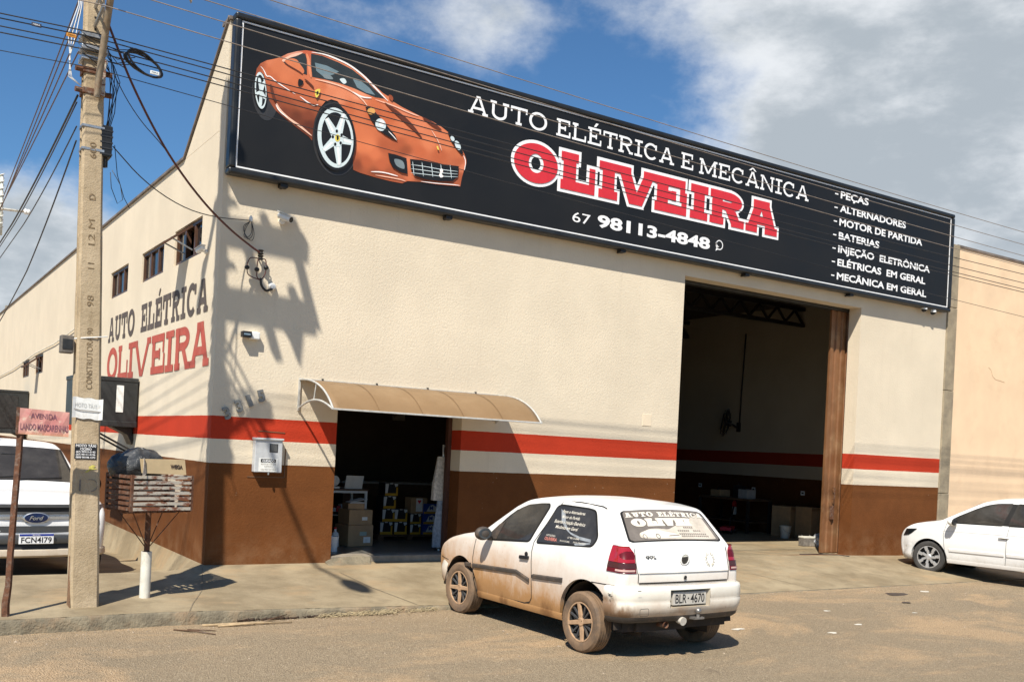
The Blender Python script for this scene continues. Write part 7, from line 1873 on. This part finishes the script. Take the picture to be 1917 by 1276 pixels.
# ------------------------------------------------------------------ inside the garage
GZ = -.074
fn = thing('wall_fan', 'black wall fan seen edge-on, fed by a conduit on the inner garage wall', 'fan', (14.99, 5.55, 2.62))
Mf = Matrix.Translation((-.42, .08, .0)) @ Matrix.Rotation(R(-44), 4, 'Z') @ Matrix.Rotation(R(-80), 4, 'Y')
g_ = MB()
for r_, z in ((.36, .0), (.30, .06), (.20, .08), (.36, -.03), (.28, -.09), (.15, -.11)):
    g_.tube([Mf @ Vector((r_ * math.cos(a), r_ * math.sin(a), z)) for a in [2 * math.pi * i / 28 for i in range(28)]], .008, 5, closed=True)
for k in range(16): a = 2 * math.pi * k / 16; g_.tube([Mf @ Vector((.05 * math.cos(a), .05 * math.sin(a), .085)), Mf @ Vector((.30 * math.cos(a), .30 * math.sin(a), .06)), Mf @ Vector((.36 * math.cos(a), .36 * math.sin(a), -.02)), Mf @ Vector((.15 * math.cos(a), .15 * math.sin(a), -.11))], .005, 4)
g_.build('cage', M['black'], fn)
b_ = MB()
for k in range(3):
    a = 2 * math.pi * k / 3; b_.add([Mf @ Vector((.04 * math.cos(a), .04 * math.sin(a), 0)), Mf @ Vector((.32 * math.cos(a - .35), .32 * math.sin(a - .35), -.02)), Mf @ Vector((.33 * math.cos(a + .35), .33 * math.sin(a + .35), .03))], [(0, 1, 2)])
b_.build('blade', M['darkmetal'], fn)
MB().tube([Mf @ Vector((0, 0, -.02)), Mf @ Vector((0, 0, -.16))], .07, 14).tube([Mf @ Vector((0, 0, -.14)), (-.10, 0, -.10), (0, 0, -.10)], .03, 8).build('motor', M['black'], fn, smooth=40)
MB().box(-.03, -.06, -.22, 0, .06, .02).build('wall_plate', M['black'], fn)
cable('conduit', [(14.97, 5.52, 2.6), (14.97, 5.50, 3.4), (14.97, 5.46, 4.3), (14.97, 5.44, 4.9)], .02, M['black'], 'thin black conduit running up the inner garage wall above the fan', 'conduit')
for y, z, lab in ((6.86, .97, 'far'), (4.95, .97, 'middle'), (3.38, .97, 'near')):
    o = thing('wall_socket', 'white socket plate on the dark inner garage wall, %s one of three' % lab, 'socket', (14.998, y, z)); MB().box(-.012, -.06, -.05, 0, .06, .05).build('plate', M['whiteplastic'], o, bevel=.004); MB().box(-.014, -.035, -.02, -.012, .035, .02).build('outlet', M['darkmetal'], o)
ex = thing('fire_extinguisher', 'small white and red extinguisher hung low on the inner garage wall', 'extinguisher', (14.86, 5.45, .30)); MB().lathe([(.05, 0), (.055, .02), (.055, .26), (.03, .31), (.02, .34)], 16).build('cylinder', M['whiteplastic'], ex, smooth=40); MB().lathe([(.056, .20), (.056, .30), (.03, .345), (.001, .36)], 16).build('red_top', M['print_red'], ex, smooth=40); MB().tube([(0, 0, .33), (.04, 0, .36), (.06, 0, .2)], .01, 6).build('hose', M['black'], ex)
bn = thing('workbench', 'dark cluttered workbench along the inner garage wall', 'workbench', (14.4, 5.0, GZ))
MB().box(-.35, -.8, .78, .45, .9, .83).build('bench_top', M['wood'], bn)
for x, y in ((-.32, -.77), (.42, -.77), (-.32, .87), (.42, .87)): MB().box(x - .03, y - .03, 0, x + .03, y + .03, .78).build('leg', M['darkmetal'], bn)
MB().box(-.3, -.75, .25, .4, .85, .28).build('shelf', M['wood'], bn)
for k, (x, y, w, h, m_, lab) in enumerate(((-.1, -.5, .3, .22, M['grey'], 'grey tool case at the near end of the workbench'), (.1, -.05, .22, .30, M['darkmetal'], 'dark upright machine in the middle of the workbench'), (0, .5, .35, .16, M['board'], 'low cardboard tray at the far end of the workbench'))):
    o = thing(('tool_case', 'bench_machine', 'parts_box')[k], lab, ('tool case', 'machine', 'box')[k], (14.4 + x, 5.0 + y, GZ + .832)); MB().box(-w / 2, -w / 2, 0, w / 2, w / 2, h).build('case', m_, o, bevel=.01); MB().tube([(-w * .3, 0, h), (-w * .2, 0, h + .05), (w * .2, 0, h + .05), (w * .3, 0, h)], .01, 6).build('handle', M['black'], o)
tj = thing('trolley_jack', 'low dark trolley jack on the garage floor by the workbench', 'jack', (13.6, 4.4, GZ), R(35)); MB().box(-.3, -.13, .08, .3, .13, .16).build('chassis', M['print_red'], tj, bevel=.01); MB().bar((.25, 0, .14), (.75, 0, .62), .03).build('handle', M['darkmetal'], tj)
for x, y in ((-.25, -.14), (-.25, .14), (.25, -.14), (.25, .14)): MB().cyl((x, y - .02, .06), (x, y + .02, .06), .06).build('wheel', M['black'], tj)
o = carton('cardboard_box', 'tall brown carton standing by the inner garage wall near the door', 'box', 14.48, 3.35, GZ, .46, .5, .72, M['board'], 10); MB().box(-.2, -.256, .64, .2, -.251, .70).build('tape', flat('brown_tape', (.25, .15, .07), .4), o)
o = carton('cardboard_box', 'second tall brown carton right of the first by the garage door', 'box', 14.62, 2.75, GZ, .30, .5, .74, M['board'], -4); MB().box(-.15, -.256, .66, .15, -.251, .72).build('tape', bpy.data.materials['brown_tape'], o)
bu = thing('bucket', 'pale plastic bucket on the garage floor left of the tall cartons', 'bucket', (14.25, 3.2, GZ)); MB().lathe([(.10, 0), (.13, .27), (.137, .27), (.137, .285), (.125, .285), (.095, .012), (.001, .012)], 22).build('pail', M['offwhite'], bu, smooth=40); MB().tube([(-.135, 0, .27), (-.11, -.08, .18), (0, -.14, .12), (.11, -.08, .18), (.135, 0, .27)], .005, 5).build('handle', M['galv'], bu)
ba = thing('car_battery', 'used grey car battery on the sunlit floor beside the sliding door', 'battery', (13.16, 1.62, GZ), R(-12)); MB().box(-.15, -.09, 0, .15, .09, .19).build('case', mat('dusty_battery_case', (.17, .155, .14), .6, .25, 12, dirt=(.4, .36, .3), dirt_amt=.6), ba, bevel=.008); MB().box(-.155, -.095, .17, .155, .095, .205).build('lid', M['offwhite'], ba, bevel=.006)
for x in (-.1, .1): MB().cyl((x, .05, .205), (x, .05, .23), .012, n=10).build('terminal', M['steel'], ba)
pb_ = thing('plastic_bag', 'crumpled translucent plastic bag beside the used battery', 'plastic bag', (13.42, 1.50, GZ)); b_ = MB(); lumpy(b_, (0, 0, .12), (.15, .13, .14), 21, 30, 18, .20); m, t, b = newmat('crumpled_plastic'); g = N(t); b.inputs['Base Color'].default_value = (.50, .51, .53, 1); b.inputs['Roughness'].default_value = .25; g.bump(g.noise(g.coord(), 14, 5, .7, 1.0), .9, .05, b); b_.build('bag', m, pb_, smooth=True)
cable('hose_piece', [(11.4, .28, -.066), (11.9, .22, -.066), (12.2, .05, -.066), (12.35, -.12, gz(12.35, -.12) + .008)], .008, M['rubber'], 'short dark hose lying on the concrete before the sliding door', 'hose')

# ------------------------------------------------------------------ litter on the street
RZ = -.325
twig = mat('dry_stick', (.36, .26, .15), .9, .25, 12)
for pts, r_, lab in (([(-.66, -2.36, 0), (-.2, -2.42, .006), (.26, -2.50, .012)], .014, 'pale dry palm stalk lying against the kerb, the longest one'), ([(-.52, -2.44, .0), (-.15, -2.44, .01), (.1, -2.43, .03)], .011, 'short pale stalk lying on the longest stalk at the kerb'), ([(-.98, -2.50, 0), (-.80, -2.68, .01), (-.66, -2.85, .0)], .009, 'dark thin stick lying out from the kerb'), ([(-.85, -2.52, 0), (-.72, -2.62, .008), (-.60, -2.66, .0)], .007, 'small dark twig beside the thin stick near the kerb'), ([(-.05, -2.36, .0), (.1, -2.33, .03), (.28, -2.28, .06)], .008, 'thin twig leaning on the kerb at the end of the stalks')):
    tag(MB().tube([(x, y, z + RZ + r_ * .7) for x, y, z in pts], [r_, r_ * .9, r_ * .5], 6).build('dry_stick', twig if r_ > .0095 else M['wood'], smooth=True), lab, 'stick')
sp = MB()
clumps = [rnd.uniform(.7, 2.15) for _ in range(9)]
for k in range(190):
    x = rnd.gauss(clumps[k % 9], .09); y = kerb_y(x) - .03 - abs(rnd.gauss(0, .055)); a = rnd.uniform(-1.4, 1.4); L_ = rnd.uniform(.05, .2); z = RZ + .006 + rnd.random() * .03
    c_, s_ = math.cos(a) * L_, math.sin(a) * L_ * .5
    sp.tube([(x - c_ / 2, y - s_ / 2, z), (x, y + .01, z + rnd.uniform(.0, .03)), (x + c_ / 2, y + s_ / 2, z)], rnd.uniform(.0018, .0035), 4)
tag(sp.build('dry_grass', mat('bleached_straw', (.40, .32, .19), .9, .25, 18)), kind='stuff')
st_ = MB()
for k in range(1500):
    x = rnd.uniform(-3, 13); y = rnd.uniform(-9.5, -2.35); r_ = rnd.uniform(.004, .013) * (1.6 if rnd.random() < .08 else 1)
    if rnd.random() < .35: y = kerb_y(x) - rnd.expovariate(4.5) - .03
    q = [rnd.uniform(.7, 1.25) for _ in range(5)]
    b0 = [(x + r_ * q[i] * math.cos(i * 1.256), y + r_ * q[i] * math.sin(i * 1.256), RZ - .002) for i in range(5)]
    st_.add(b0 + [(x, y, RZ + r_ * .75)], [(i, (i + 1) % 5, 5) for i in range(5)])
tag(st_.build('gravel', mat('loose_stones', (.30, .235, .17), .9, .35, 30)), kind='stuff')
pm2 = mat('pale_scrap', (.60, .56, .48), .8, .15, 20)
for x, y, r_ in ((-.36, -2.40, .06), (6.05, -4.9, .09), (10.9, -2.75, .12), (4.9, -3.4, .08), (6.9, -4.6, .07), (5.05, -4.35, .09), (7.4, -3.7, .06), (4.4, -3.0, .09), (8.6, -4.2, .05), (2.4, -6.9, .05)):
    q = [rnd.uniform(.45, 1.2) for _ in range(9)]
    tag(MB().prism([(x + r_ * q[i] * math.cos(i * .698), y + r_ * .55 * q[i] * math.sin(i * .698), RZ + .004) for i in range(9)], (0, 0, .004)).build('litter_scrap', pm2), 'small pale scrap of litter lying flat on the asphalt', 'litter', 'pale scraps of litter on the road')
for x, y, r_ in ((10.1, -2.85, .26), (8.3, -6.4, .13), (9.4, -3.5, .10)):
    q = [rnd.uniform(.7, 1.15) for _ in range(14)]
    tag(MB().poly([(x + r_ * q[i] * math.cos(i * .449), y + r_ * .6 * q[i] * math.sin(i * .449), RZ + .0068) for i in range(14)]).build('oil_stain', mat('oil_stain_%.1f' % x, (.055, .042, .034), .6, .2, 14)), kind='structure')
